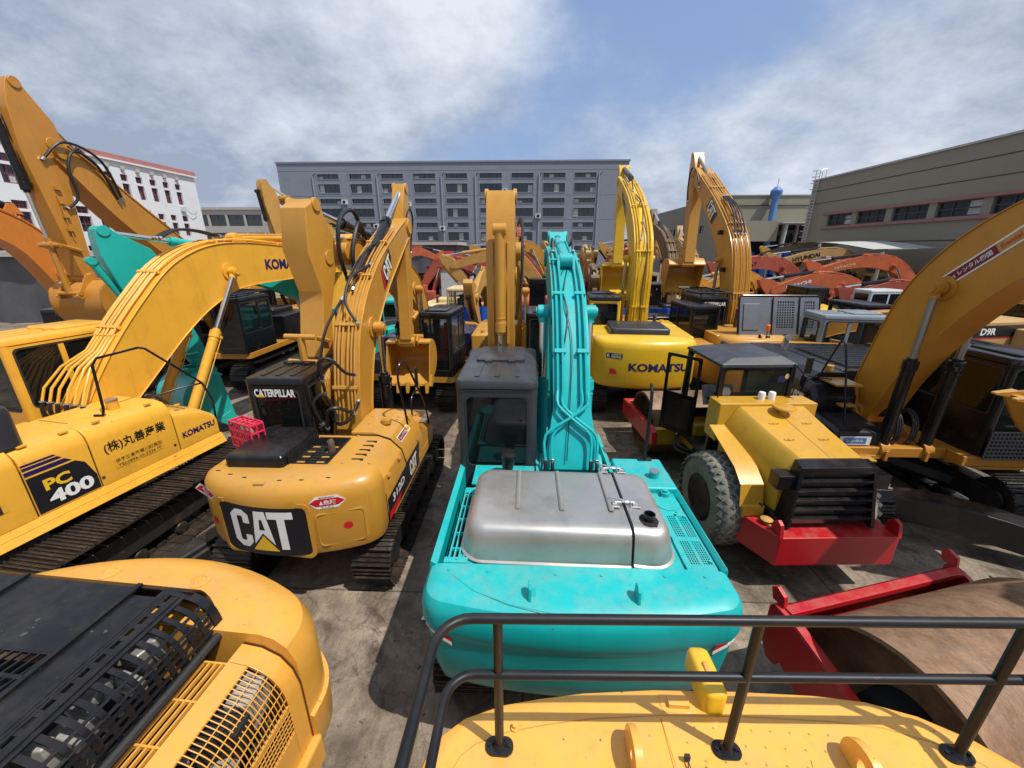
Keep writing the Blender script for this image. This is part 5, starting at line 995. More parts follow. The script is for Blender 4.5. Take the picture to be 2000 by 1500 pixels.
def catN():
    c = excavator('excavator', 'black bodied amber excavator with a huge boom, facing the camera at the right edge', 'excavator', (7.25, 8.25), 180, W=3.25, Rr=3.3, zt=2.3, z0=1.15, yf=1.45, col='black', ccol='cat', deck='cat2', bcol='cat2', cabc='black', cabz=3.12, cabx=(-1.62, -.62), caby=(.0, 1.75), trk=(4.6, 1.05, .65, 2.6), mtrk='trackblk',
                  boom=[(.45, 1.65, .30), (.75, 2.8, .40), (1.28, 4.0, .54), (2.25, 4.95, .50), (3.9, 5.6, .38), (5.8, 5.8, .26)], bw=.50, xb=.28, arm=((6.5, 6.4), (6.2, 2.2)), cyl=((1.35, 1.30), (1.42, 4.2)), cylc='black', rod='oldrod', lod=0, tank=False, hood=False, doors=False, eng=False, bucket=1.2)
    r = c['root']; h = 1.625       # machine right = image left
    g = MB(); sec = [(.75, 1.36), (h, 1.36), (h, 1.9), (h - .1, 2.2), (h - .35, 2.42), (.75, 2.42)]
    g.loft([[(x, y, z) for x, z in sec] for y in (-2.5, .25)]); g.build('engine_cover', 'black', r, bevel=.03)
    g = MB(); g.loft([[(x, y, z) for x, z in [(.72, 1.36), (h - .05, 1.36), (h - .05, a), (h - .15, a + .12), (.72, a + .12)]] for y, a in ((.26, 2.15), (.45, 2.12), (.62, 1.9))]); g.build('fuel_tank', 'black', r, bevel=.03)
    g = MB(); g.b2(.78, h - .35, .05, .75, 2.28, 2.32); g.b2(.85, h - .5, .66, .80, 1.88, 1.93); g.build('step_plate', 'cat', r, bevel=.008)
    g = MB(); g.loft([[(x, y, z) for x, z in [(.70, 1.36), (h - .08, 1.36), (h - .05, a), (h - .12, a + .06), (.70, a + .06)]] for y, a in ((.64, 1.68), (1.30, 1.60), (1.38, 1.54))]); g.build('tool_box', 'black', r, bevel=.025)
    g = MB(); lattice(g, (.85, .75, 1.735), (1, 0, 0), (0, 1, -.12), .55, .5, 18, 16, .008, .006); g.build('grip_plate', 'charcoal', r)
    g = MB(); g.b2(.70, h, 1.30, 1.46, 1.12, 1.2); g.b2(.9, 1.4, 1.46, 1.62, 1.14, 1.18); g.build('step', 'cat', r, bevel=.01)
    f = flat((1.20, 1.392, 1.46), (-1, 0, 0), (0, 0, 1), .006); decal('registration_plate', f, [([(-.28, -.085), (.28, -.085), (.28, .085), (-.28, .085)], 0, 0), ([(-.21, -.06), (.20, -.06), (.20, .06), (-.21, .06)], 1, .003), (sc(text_geo('レンタル', .02), .3, .06), 0, .006)], ['white', 'chim'], r)
    logo(flat((h + .004, .20, 1.86), (0, 1, 0), (0, 0, 1), .006), .50, r)
    f = flat((h + .002, -.2, 1.55), (0, 1, 0), (0, 0, 1), .005); decal('side_plate', f, [([(-.32, -.09), (.32, -.09), (.32, .09), (-.32, .09)], 1, 0), ([(-.30, -.07), (.30, -.07), (.30, .07), (-.30, .07)], 0, .003), (sc(text_geo('320'), .24, .09, .12), 1, .006)], ['letblack', 'white'], r)
    g = MB(); g.tube(smooth([(1.35, 1.42, 1.2), (1.30, 1.1, 2.0), (1.22, .7, 2.9), (1.18, .5, 3.12), (1.2, .42, 3.0), (1.30, .3, 2.4)], 6), .018, 8); g.build('handrail', 'black', r)
    g = MB(); g.box((h + .05, .45, 2.62), (.10, .07, .32)); g.tube([(h, .45, 2.4), (h - .2, .4, 2.36), (h - .45, .45, 2.34), (h - .45, .45, 2.2)], .014, 6); g.build('mirror', 'black', r, bevel=.02)
    g = MB(); g.cyl((1.0, .1, 2.4), (1.0, .1, 2.53), .07, n=16); g.build('filler_cap', 'cat', r)
    g = MB(); g.b2(-1.62, .65, -2.5, -.03, 1.36, 2.4); g.build('engine_bay_cover', 'black', r, bevel=.04); g = MB(); lattice(g, (-1.5, -2.0, 2.43), (1, 0, 0), (0, 1, 0), 1.9, 1.8, 30, 10, .02, .02); g.b2(-1.62, -1.5, -2.2, -.1, 2.4, 2.5); g.build('hood_grille', 'charcoal', r)
    # boom foot brackets, base hoses, blade-like front of platform
    g = MB(); sx = .28
    for s in (-1, 1): g.prismx([(-.1, 1.15), (-.05, 1.8), (.2, 2.25), (.45, 2.2), (.6, 1.75), (1.05, 1.45), (1.5, 1.3), (1.5, 1.1)], sx + s * .36 - .03, sx + s * .36 + .03)
    for s in (-1, 1): g.cyl((sx + s * .47, 1.35, 1.30), (sx + s * .30, 1.35, 1.30), .14, n=18); g.cyl((sx + s * .47, .35, 1.95), (sx + s * .34, .35, 1.95), .16, n=18)
    g.build('boom_mount', 'cat2', r, bevel=.01)
    for i in range(2):
        for j in range(3): x = sx - .16 + i * .28 + j * .04; hosep(r, [(x, 1.2, 1.25), (x, 1.35, 1.5), (x, 1.3, 1.85), (x + .02, 1.1, 1.98), (x + .03, .95, 1.75)], .02)
    g = MB(); g.b2(-1.62, -.42, 1.45, 1.75, 1.16, 1.36); g.prismz([(-1.62, 1.75), (-.75, 1.75), (-.42, 1.45), (-1.62, 1.45)], 1.10, 1.155); g.build('cab_base', 'cat2', r, bevel=.02)
    # grille step in front of the cab
    g = MB(); g.b2(-1.60, -.64, 1.80, 1.82, 1.36, 1.86, 1); lattice(g, (-.64, 1.83, 1.36), (-1, 0, 0), (0, 0, 1), .96, .5, 14, 7, .03, .01); g.build('front_guard', ['charcoal', 'void'], r)
    fr = lambda u, v, e=0: V((.28 + .258 + e, 1.80 + (u * .76 - v * .65), 4.66 + (u * .65 + v * .76)))
    decal('rental_sticker', fr, [([(-.60, -.10), (.60, -.10), (.60, .10), (-.60, .10)], 1, 0), ([(-.57, -.075), (.22, -.075), (.22, .075), (-.57, .075)], 0, .003), ([(.22, -.075), (.57, -.075), (.57, .075), (.22, .075)], 2, .003), (sc(text_geo('Cat レンタル四国', .01), .66, .08, -.18), 1, .006), (sc(text_geo('Rental', .01), .26, .07, .40), 3, .006)], ['maroon', 'white', 'oldyel', 'letred'], r)
    a, b = c['S'][14], c['S'][12]
    return c
# ================================================================ FOREGROUND LEFT: rear of a big amber machine
def amberA():
    r = thing('excavator', 'golden amber excavator rear with black mesh engine hood filling the bottom left corner', 'excavator', (-3.09, -.38, 0), 184); h = 1.36
    make_tracks(r, 4.6, 1.0, .65, 2.4)
    g = MB(); g.b2(-h, h, -1.9, 1.9, 1.1, 1.3); g.build('platform', 'amber', r, bevel=.03)
    D = dshape(2.80, -2.42, -3.2, .75, .24, 14); dstack(D, [(.95, .2), (1.05, .08), (1.2, .02), (1.5, 0), (1.55, .0), (1.56, .03), (1.9, .03), (2.1, .04), (2.22, .09), (2.29, .17), (2.32, .27)]).build('counterweight', 'amber', r, ang=26)
    for x in (-.35, .45):
        g = MB(); g.lathe([(.075, 2.30), (.072, 2.326), (.045, 2.33), (.040, 2.322), (.0, 2.322)], (x, -2.80, 0), n=24); g.build('lifting_boss', 'amber', r)
    # visible side is the machine's left (-x)
    x0 = -h
    sec = [(x0 + .52, 1.3), (x0 - .0, 1.3), (x0, 1.9), (x0 + .03, 2.04), (x0 + .10, 2.15), (x0 + .22, 2.22), (x0 + .36, 2.24)]
    # side skin with two mesh windows: built as strips between y stations
    def skin(y0, y1, zc=None):
        g.loft([[(x, y, z) for x, z in sec[1:]] + [(x + .015, y, z - .02) for x, z in sec[:0:-1]] for y in (y0, y1)])
    g = MB(); skin(-2.41, -2.28); skin(-1.36, -1.22); skin(-.34, .6)
    for ya, yb in ((-2.28, -1.36), (-1.22, -.34)):
        for A in (sec[1:3], sec[5:7]):
            (xa, za), (xb_, zb) = A
            if za < 1.5: zb = 1.72; g.b2(xa, xa + .02, ya, yb, 1.3, 1.62); g.b2(xa, xa + .02, ya, yb, 1.84, 1.88)
            else: g.loft([[(xa, y, za), (xb_, y, zb), (xb_, y, zb - .02), (xa, y, za - .02)] for y in (ya, yb)])
    g.build('side_cover', 'amber', r, bevel=.006, seg=1)
    for ya, yb in ((-2.28, -1.36), (-1.22, -.34)):
        g = MB(); cv = smooth([(x0, 1.88), (x0 + .012, 1.98), (x0 + .05, 2.08), (x0 + .12, 2.165), (x0 + .22, 2.22)], 3); n = 32
        for x, z in cv[::2]: g.cyl((x, ya, z), (x, yb, z), .0036, n=5)
        for i in range(n + 1): y = ya + (yb - ya) * i / n; g.tube([(x, y, z) for x, z in cv], .0036, 5)
        for i in range(n + 1): y = ya + (yb - ya) * i / n; g.cyl((x0 + .002, y, 1.62), (x0 + .002, y, 1.84), .0036, n=5)
        for i in range(6): z = 1.64 + i * .038; g.cyl((x0 + .002, ya, z), (x0 + .002, yb, z), .0036, n=5)
        g.build('side_mesh', 'amber', r)
    g = MB(); g.loft([[(x, -2.415, z), (x, -2.425, z)] for x, z in [(x0 - .002, 1.3)] + [(a - .003, b + .002) for a, b in sec[2:]]], cap=False, closed=False); g.build('panel_gap', 'void', r)
    g = MB(); g.b2(x0 - .06, x0 + .02, -2.45, 1.8, 1.08, 1.34); g.build('skirt', 'amber', r, bevel=.03)
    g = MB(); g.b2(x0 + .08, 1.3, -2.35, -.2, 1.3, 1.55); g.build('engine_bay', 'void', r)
    # yellow louvre frame between side cover and hood
    g = MB(); xa, xb_ = x0 + .36, x0 + .54; z = 2.215
    for i in range(5): x = xa + (xb_ - xa) * i / 4; g.b2(x - .006, x + .006, -2.28, -.2, z - .03, z)
    for i in range(10): y = -2.28 + i * .235; g.b2(xa, xb_, y - .007, y + .007, z - .028, z + .002)
    g.b2(xa - .015, xa, -2.3, -.2, z - .02, z + .02); g.build('louvre_frame', 'amber', r, bevel=.003, seg=1)
    # junk inside: castings
    random.seed(11)
    for i in range(26):
        y = -2.2 + random.random() * 1.9; x = x0 + .14 + random.random() * .25; g = MB()
        if i % 3: g.box((x, y, 1.82 + random.random() * .22), (.1 + .12 * random.random(), .08 + .14 * random.random(), .15 + .2 * random.random()), Matrix.Rotation(random.random() * 2, 3, 'Z'))
        else: a = (x, y, 1.85 + .1 * random.random()); g.cyl(a, (x + .02, y + .12, 1.85 + .1 * random.random()), .05 + .04 * random.random(), n=14)
        g.build('engine_part', ['grey', 'grey', 'alu', 'void'][i % 4], r, bevel=.008)
    # black hood: outline in plan, arc lattice along its left edge
    hx0, hx1, y0, y1 = x0 + .56, h - .1, -2.50, -.2
    g = MB(); top = 2.57
    # solid part of the top: right of the lattice, with an opening
    def slab(xa, xb2, ya, yb, z=top): g.b2(xa, xb2, ya, yb, z - .02, z)
    xl = hx0 + .34
    slab(xl, xl + .26, -2.42, -.3); ox0, ox1, oy0, oy1 = xl + .26, xl + .92, -2.0, -1.02
    slab(ox0, ox1, -2.48, oy0); slab(ox0, ox1, oy1, -.3); slab(ox1, hx1 - .05, -2.48, -.3)
    for i in range(12): x = ox0 + (ox1 - ox0) * i / 11; g.loft([[(x + (y - oy0) * .18 - .006, y, top - .018), (x + (y - oy0) * .18 + .006, y, top - .018), (x + (y - oy0) * .18 + .006, y, top - .004), (x + (y - oy0) * .18 - .006, y, top - .004)] for y in (oy0, oy1)])
    for i in range(8): y = oy0 + (oy1 - oy0) * i / 7; g.b2(ox0, ox1 + .15, y - .012, y + .012, top - .02, top - .002)
    # far edge roll-over and near end
    arc = [(R(a)) for a in range(0, 91, 15)]
    def endcap(ys, s):
        rings = []
        for a in arc: yy = ys + s * .13 * math.sin(a); zz_ = top - .0 - .32 * (1 - math.cos(a)); rings.append([(hx0 + .16 + .1 * 0, yy, zz_), (hx1 - .05, yy, zz_), (hx1 - .05, yy - s * .0, zz_ - .02), (hx0 + .16, yy - s * .0, zz_ - .02)])
        g.loft(rings)
    endcap(-2.48, -1)
    for x in (xl + .20, xl + 1.1): g.b2(x, x + .035, -2.50, -.2, top, top + .02); 
    g.tube(smooth([(xl + .05, -.3, top - .02), (xl + .05, -.1, top - .08), (xl + .1, .1, top - .4)], 5), .25, 12); g.tube([(xl + .2, -.25, top - .22), (hx1 - .2, -.25, top - .22)], .22, 14)
    hb = g.build('hood', 'black', r, bevel=.005, seg=1, ang=40)
    g = MB(); prof = smooth([(xl, top - .005), (xl - .10, top - .01), (hx0 + .10, top - .06), (hx0 + .03, top - .16), (hx0, top - .33)], 4)
    for i in range(27):
        y = -2.46 + i * .083
        g.loft([[(x, y - .016, z), (x, y + .016, z), (x + .008, y + .016, z - .010), (x + .008, y - .016, z - .010)] for x, z in prof])
    for k in (0, 1, 2, 3): x, z = prof[k]; 
    for q in (0, 2, 4, 5, 9, 11, 12, 13, 14, 15, 16):
        if q < len(prof): x, z = prof[q]; w = .026 if q in (0, 4, 5) else .009; g.box((x + .004, -1.40, z - .004), (w * 2, 2.2, .012), Matrix.Rotation(-R([0, 0, 8, 30, 60, 75, 80, 85][min(q // 3, 7)]), 3, 'Y'))
    for y in (-2.475, -1.42, -.32): g.loft([[(x - .004, y - .03, z + .003), (x - .004, y + .03, z + .003), (x + .012, y + .03, z - .012), (x + .012, y - .03, z - .012)] for x, z in prof])
    g.b2(prof[-1][0] - .012, prof[-1][0] + .012, -2.50, -.3, prof[-1][1] - .05, prof[-1][1] + .01)
    g.build('hood_mesh', 'black', hb)
    g = MB(); g.tube(smooth([(hx0 - .03, -.2, 2.27), (hx0 - .02, -2.4, 2.27), (hx0 + .1, -2.62, 2.28), (hx1, -2.63, 2.28)], 5), .028, 8); g.build('hood_seal', 'rubber', hb)
    random.seed(5)
    for i in range(24):
        g = MB(); y = -2.2 + i * .09 + random.uniform(-.02, .02); x = hx0 + .14 + .22 * random.random(); z = 2.26 + .16 * random.random()
        if i % 4 == 3: g.cyl((x - .1, y, z), (x + .12, y, z + .05), .06, n=16)
        else: g.box((x, y, z), (.12 + .15 * random.random(), .07, .10 + .1 * random.random()), Matrix.Rotation(random.uniform(-.3, .3), 3, 'Z'))
        g.build('engine_part', ['grey', 'steel', 'grey'][i % 3], r, bevel=.012)
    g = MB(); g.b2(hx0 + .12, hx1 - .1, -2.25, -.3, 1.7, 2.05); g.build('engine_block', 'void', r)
    for k, pts in enumerate(([(ox0 - .05, -1.75, 2.42), (ox0 + .15, -1.72, 2.46), (ox0 + .40, -1.62, 2.40), (ox1 + .3, -1.42, 2.42)], [(ox0 + .10, -1.58, 2.38), (ox0 + .4, -1.42, 2.44), (ox1 + .3, -1.3, 2.36)], [(ox0 + .3, -1.32, 2.42), (ox1 + .3, -1.15, 2.40)])): g = MB(); g.tube(smooth(pts, 8), .055, 12); g.build('manifold_pipe', 'amber', r)
    g = MB(); g.lathe([(.028, -.006), (.036, -.006), (.036, .006), (.028, .006), (.028, -.006)], (xl + .32, -1.30, top + .035), ax='x', n=16); g.build('hood_handle', 'black', r)
    # water drops left on the hood
    g = MB(); random.seed(9)
    for i in range(46):
        x, y = random.uniform(xl + .02, xl + 1.2), random.choice((random.uniform(-2.2, -2.02), random.uniform(-1.0, -.3), random.uniform(-2.2, -.3)))
        if ox0 - .02 < x < ox1 + .17 and oy0 - .03 < y < oy1 + .03: continue
        a = random.uniform(.004, .016); P = [(x + a * math.cos(k * .7) * random.uniform(.7, 1.3), y + a * math.sin(k * .7) * random.uniform(.7, 1.3)) for k in range(9)]
        g.loft([[(p[0], p[1], top + .0005) for p in P], [(x + (p[0] - x) * .7, y + (p[1] - y) * .7, top + .003) for p in P]])
    g.build('water_drops', 'glassclear', hb)
    make_cab(r, -h, -h + 1.0, .3, 1.9, 1.3, 3.2, 'black', lod=1)

# ================================================================ FOREGROUND: deck of the machine under the camera, with its railing
def deckB():
    r = thing('excavator', 'yellow excavator deck ringed by a dark pipe handrail along the bottom edge', 'excavator', (.86, -1.75, 0), 181); h = 1.45
    make_tracks(r, 4.8, 1.05, .65, 2.4)
    g = MB(); g.b2(-h + .1, h - .1, -2.0, 1.9, 1.2, 1.4); g.build('platform', 'deckyellow', r, bevel=.03)
    Wp = [(-.55, .75), (-.535, .95), (-.50, 1.10), (-.44, 1.21), (-.34, 1.29), (-.16, 1.36), (.02, 1.40), (.25, 1.44), (.6, 1.475), (.99, 1.49), (1.4, 1.492), (1.64, 1.475), (1.85, 1.42), (2.02, 1.33), (2.14, 1.22), (2.22, 1.08), (2.26, .92), (2.27, .75)]
    D = [(.86 - Wp[0][0], -2.0), (.86 - Wp[-1][0], -2.0)] + [(.86 - a, -1.75 - b) for a, b in Wp[::-1]]
    dstack(D, [(1.2, .25), (1.35, .1), (1.6, .02), (2.3, 0), (2.58, .0), (2.635, .008), (2.675, .03), (2.695, .065), (2.70, .10)]).build('counterweight', 'deckyellow', r, ang=24)
    g = MB(); g.b2(-h + .12, h - .12, -1.99, 0, 1.4, 2.694); g.build('engine_cover', 'deckyellow', r, bevel=.03)
    # centre plate, bolts and seams  (machine heading 181: local x points to world -x)
    X = lambda wx: .86 - wx
    Yl = lambda wy: -1.75 - wy
    g = MB(); z = 2.7
    for a, b in (((.52, 1.27), (.66, .95)), ((.66, .95), (.60, .6)), ((1.42, 1.24), (1.36, .95))): pass
    g.b2(X(.60), X(1.40), Yl(1.30), Yl(.6), z, z + .004); g.build('centre_plate', 'deckyellow', r)
    g = MB()
    for j in range(5):
        for i in range(9):
            wx = .66 + i * .085 + (j % 2) * .03; wy = 1.27 - j * .065; g.lathe([(.0045, z + .002), (.0045, z + .007), (.002, z + .008)], (X(wx), Yl(wy), 0), n=7)
    g.build('bolt_heads', 'oldyel', r)
    g = MB(); g.tube([(x, y, z + .0005) for x, y in inset(D, .16)[3:-1]], .0022, 5); g.tube([(X(.60), Yl(1.30), z + .004), (X(.62), Yl(.9), z + .004)], .002, 4); g.build('panel_seam', 'oldyel', r)
    for wx in (.43, 1.37):
        g = MB(); P = [(.10 * math.cos(R(a)), .02 + .10 * math.sin(R(a))) for a in range(-20, 201, 20)] + [(-.10, -.03), (.10, -.03)]; Q = [(.032 * math.cos(R(a)), .035 + .032 * math.sin(R(a))) for a in range(0, 360, 24)]
        # upright ring plate with a hole, facing sideways
        n = 24; out = [];  inn = []
        for k in range(n):
            a = 2 * math.pi * k / n; ro = .11; yy, zz_ = ro * math.cos(a), max(-.035, ro * math.sin(a)); out.append((yy, zz_)); inn.append((.032 * math.cos(a), .022 + .032 * math.sin(a)))
        x = X(wx); yc = Yl(1.12); zc = z + .04
        ringp = lambda L, xx: [(xx, yc + q[0], zc + q[1]) for q in L]
        g.loft([ringp(out, x - .018), ringp(inn, x - .018), ringp(inn, x + .018), ringp(out, x + .018), ringp(out, x - .018)], cap=False); g.build('lifting_lug', 'deckyellow', r, bevel=.004, seg=1)
    g = MB(); rbox(X(.86) - .055, X(.86) + .055, Yl(1.60), Yl(1.33), 2.69, 2.83, .035, .03, mb=g); g.v = [(x, y, z_ - (.10 * max(0, (Yl(1.40) - y)) if z_ > 2.75 else 0)) for x, y, z_ in g.v]; co = g.build('camera_housing', 'komatsu', r, ang=40); g = MB(); rbox(X(.86) - .014, X(.86) + .014, Yl(1.50), Yl(1.42), 2.80, 2.832, .012, .005, mb=g); g.build('badge', 'amber', co)
    g = MB(); g.b2(X(.70) - .05, X(.70) + .05, Yl(1.39), Yl(1.345), z, z + .03); g.b2(X(.70) - .08, X(.70) + .08, Yl(1.41), Yl(1.33), z, z + .004); g.build('bracket', 'deckyellow', r, bevel=.004, seg=1)
    g = MB(); g.lathe([(.018, z), (.018, z + .012), (.011, z + .013), (.011, z + .03), (.006, z + .03)], (X(-.085), Yl(1.22), 0), n=14); g.build('grease_nipple', 'deckyellow', r)
    g = MB(); g.tube(smooth([(X(.66), Yl(1.13), z + .03), (X(.65), Yl(1.08), z + .006), (X(.61), Yl(1.05), z + .006), (X(.62), Yl(1.02), z + .006)], 6), .0025, 5); g.tube(smooth([(X(.66), Yl(1.13), z + .03), (X(.67), Yl(1.06), z + .006), (X(.655), Yl(1.0), z + .006)], 6), .0025, 5); g.box((X(.66), Yl(1.135), z + .03), (.022, .014, .03)); g.build('connector', 'rubber', r)
    g = MB(); g.tube(smooth([(X(1.20), Yl(1.17), z + .003), (X(1.19), Yl(1.12), z + .003), (X(1.23), Yl(1.07), z + .006), (X(1.28), Yl(1.04), z + .003)], 6), .002, 5); g.build('loose_wire', 'rustpipe', r)
    # railing
    zt_, zm, rd = 3.46, 3.16, .0195; Yr = 1.165; xl, xr = -.37, 2.10; c_ = .13
    def rail(zz_, wx0, wx1, yr, c_):
        W_ = [(wx0, -.9), (wx0, yr - c_)] + [(wx0 + c_ - c_ * math.cos(R(a)), yr - c_ + c_ * math.sin(R(a))) for a in range(15, 90, 15)] + [(wx0 + c_, yr), (wx1 - c_, yr + .10)] + [(wx1 - c_ + c_ * math.sin(R(a)), yr + .10 - c_ + c_ * math.cos(R(a))) for a in range(15, 90, 15)] + [(wx1, yr + .10 - c_), (wx1, -.9)]
        return [(X(a), Yl(b), zz_) for a, b in W_]
    g = MB(); g.tube(rail(zt_, xl, xr, Yr - .03, c_), rd, 14); hr = g.build('handrail', 'railing', r)
    g = MB(); g.tube(rail(zm, xl + .02, xr - .02, Yr - .03, c_ - .02), rd * .95, 14); g.build('mid_rail', 'railing', hr)
    for wx, wy in ((-.15, 1.145), (.85, 1.185), (1.85, 1.225)):
        g = MB(); g.cyl((X(wx), Yl(wy), z + .01), (X(wx), Yl(wy), zt_), .0195, n=16); po = g.build('rail_post', 'railing', hr)
        g = MB(); stack(rr(X(wx) - .062, X(wx) + .062, Yl(wy) - .038, Yl(wy) + .038, .036, 6), [(z, 0), (z + .011, 0), (z + .014, .003)], mb=g)
        for s in (-1, 1): g.cyl((X(wx) + s * .044, Yl(wy), z + .012), (X(wx) + s * .044, Yl(wy), z + .022), .010, n=6)
        g.lathe([(.034, z + .013), (.024, z + .024), (.0195, z + .034)], (X(wx), Yl(wy), 0), n=16); g.build('base_plate', 'black', po)
    for wx in (xl, xr):
        for wy in (.3, -.6): g = MB(); g.cyl((X(wx), Yl(wy), z), (X(wx), Yl(wy), zt_), .019, n=12); g.build('rail_post', 'railing', hr)

# ================================================================ ROLLERS
def roller():
    r = thing('road_roller', 'yellow road roller with red bumper, black slatted rear grille and muddy tyres', 'roller', (4.28, 4.75, 0), -3.0)
    # local: rear bumper at y=0, forward +y
    g = MB(); P = [(-1.02, .55), (-.70, .0), (.98, .02), (1.02, .55)]
    g.prismz([(-1.0, .62), (-.72, .0), (.98, .0), (1.0, .62)], .50, .98); bp = g.build('bumper', 'red', r, bevel=.02)
    g = MB(); 
    for x in (-.70, .97): g = MB(); g.prismx([(.0, .95), (.22, .95), (.20, 1.12), (.12, 1.2), (.04, 1.16)], x - .03, x + .03); g.build('tow_lug', 'red', bp, bevel=.01)
    # grille: tapering upward
    for z0, z1 in ((1.0, 2.02),):
        hx = lambda z: .60 - .10 * (z - 1.0); g = MB()
        A = lambda z, y: (y + (.0 if z < 1.5 else .12 * (z - 1.5)))
        for s in (-1, 1): g.loft([[(.10 + s * (.64 - .10 * q + .0), .16 + .12 * q, 1.0 + .93 * q), (.10 + s * (.58 - .10 * q), .16 + .12 * q, 1.0 + .93 * q), (.10 + s * (.58 - .10 * q), .46, 1.0 + .93 * q), (.10 + s * (.64 - .10 * q), .46, 1.0 + .93 * q)] for q in (0, 1)])
        g.loft([[(-.44, .27, 1.93), (.64, .27, 1.93), (.63, .46, 1.97), (-.43, .46, 1.97)], [(-.44, .26, 1.86), (.64, .26, 1.86), (.64, .46, 1.88), (-.44, .46, 1.88)]])
        gr = g.build('grille_surround', 'black', r, bevel=.01)
        for i in range(6):
            q = (i + .5) / 6; z = 1.04 + .84 * q; w = .60 - .10 * q; y = .17 + .11 * q; g = MB(); g.loft([[(.10 - w, y - .01, z + .055), (.10 + w, y - .01, z + .055), (.10 + w, y + .05, z + .07), (.10 - w, y + .05, z + .07)], [(.10 - w, y + .035, z - .05), (.10 + w, y + .035, z - .05), (.10 + w, y + .08, z - .04), (.10 - w, y + .08, z - .04)]]); g.build('grille_slat', 'black', gr, bevel=.005, seg=1)
        g = MB(); g.loft([[(-.45 + .1 * q, .30 + .08 * q, 1.02 + .8 * q), (.65 - .1 * q, .30 + .08 * q, 1.02 + .8 * q), (.65 - .1 * q, .45, 1.02 + .8 * q), (-.45 + .1 * q, .45, 1.02 + .8 * q)] for q in (0, 1)]); g.build('radiator', 'void', r)
    for s in (-1, 1): g = MB(); g.b2(.10 + s * .55, .10 + s * .80, .30, .52, 1.56, 1.78); g.build('lamp_box', 'black', r, bevel=.01)
    g = MB(); g.lathe([(.03, .97), (.035, 1.03), (.075, 1.04), (.085, 1.055), (.05, 1.075), (.0, 1.08)], (-.72, .33, 0), n=18); g.tube([(-.72, .30, 1.0), (-.70, .12, .985)], .02, 6); g.build('filler_cap', 'oldyel', r)
    # hood (engine cover): rises towards the cab
    g = MB(); top = [(-.52, -.0)]
    st = [(.47, .50, 1.98, .64, .10), (1.1, .55, 2.11, .72, .04), (1.75, .60, 2.26, .80, 0)]
    g.loft([[(x + k, y, z) for x, z in ((-w2, 1.0), (-w2, zt - .42), (-w, zt - .05), (-w + .06, zt), (w - .06, zt), (w, zt - .05), (w2, zt - .42), (w2, 1.0))] for y, w, zt, w2, k in st]); hd = g.build('hood', 'rolleryel', r, bevel=.012)
    g = MB(); g.b2(-.88, .80, 1.755, 2.15, 1.6, 2.30); g.build('hood_rear_box', 'rolleryel', r, bevel=.015)
    g = MB(); g.loft([[(-.004 + (1.75 - y) * .07, y, z + .001), (.004 + (1.75 - y) * .07, y, z + .001), (.004 + (1.75 - y) * .07, y, z + .004), (-.004 + (1.75 - y) * .07, y, z + .004)] for y, z in ((.48, 1.982), (1.1, 2.112), (1.75, 2.262))])
    for x in (-.25, .28):
        for y in (.85, 1.25): zz_ = 1.985 + (y - .47) * .214; [g.box((x + dx, y + dy, zz_ + .004), d) for dx, dy, d in ((0, 0, (.14, .006, .006)), (-.07, .02, (.006, .04, .006)), (.07, .02, (.006, .04, .006)), (0, .02, (.03, .03, .008)))]
    g.build('hood_seam', 'oldyel', hd)
    g = MB(); g.lathe([(.05, 2.2), (.055, 2.29), (.16, 2.31), (.175, 2.325), (.165, 2.345), (.06, 2.352)], (.05, 1.52, 0), n=28); g.build('rain_cap', 'rolleryel', r)
    for x in (-.05, .13): g = MB(); g.lathe([(.055, 2.28), (.06, 2.40), (.05, 2.43), (.02, 2.435)], (x, 1.98, 0), n=14); g.build('reservoir_cap', 'white', r, bevel=.004)
    # fenders and frame
    for s in (-1, 1): g = MB(); g.loft([[(s * .66, y, z), (s * 1.02 if s < 0 else .98, y, z), (s * .98, y, z - .05), (s * .66, y, z - .05)] for y, z in ((.55, 1.12), (.62, 1.45), (.85, 1.62), (1.2, 1.74), (1.75, 1.92))]); g.b2(s * .66, s * .98, .50, .58, .95, 1.15); g.build('fender', 'rolleryel', r, bevel=.01)
    g = MB(); g.b2(-.62, .62, .3, 2.9, .55, 1.1); g.b2(-.5, .5, 2.5, 3.6, .55, 1.0); g.build('chassis', 'black', r, bevel=.02)
    # tyres with diamond lugs
    g = MB(); R_ = .78; wd = .58
    MT['mudtyre'] = mat('muddy_tyre', (.21, .19, .15), .9, var=.3, scale=5, dirt=(.32, .29, .23), damt=.8, dscale=4, bump=.3)
    g.lathe([(.40, -wd / 2 + .03), (.55, -wd / 2), (.70, -wd / 2 + .05), (.76, -wd / 2 + .12), (.775, 0), (.76, wd / 2 - .12), (.70, wd / 2 - .05), (.55, wd / 2), (.40, wd / 2 - .03)], (0, 0, 0), ax='x', n=56)
    for j in range(7):
        x = (j - 3) * .085; nn = 32; rr_ = .766 - .05 * abs(j - 3) ** 2 / 9 * 1.3
        for i in range(nn):
            a = 2 * math.pi * (i + .5 * (j % 2)) / nn; c = V((x, rr_ * math.cos(a), rr_ * math.sin(a))); Rm = Matrix.Rotation(a - math.pi / 2, 3, 'X') @ Matrix.Rotation(R(45), 3, 'Z'); g.box(c, (.088, .088, .042), Rm, 1, tx=.72, ty=.72)
    MT['lug'] = mat('tyre_lug', (.075, .073, .068), .7, var=.3, scale=6, dirt=(.17, .15, .115), damt=.9, dscale=9, bump=.2)
    ty = g.build('tyre', ['mudtyre', 'lug'], None, bevel=0, ang=40); me = ty.data; bpy.data.objects.remove(ty)
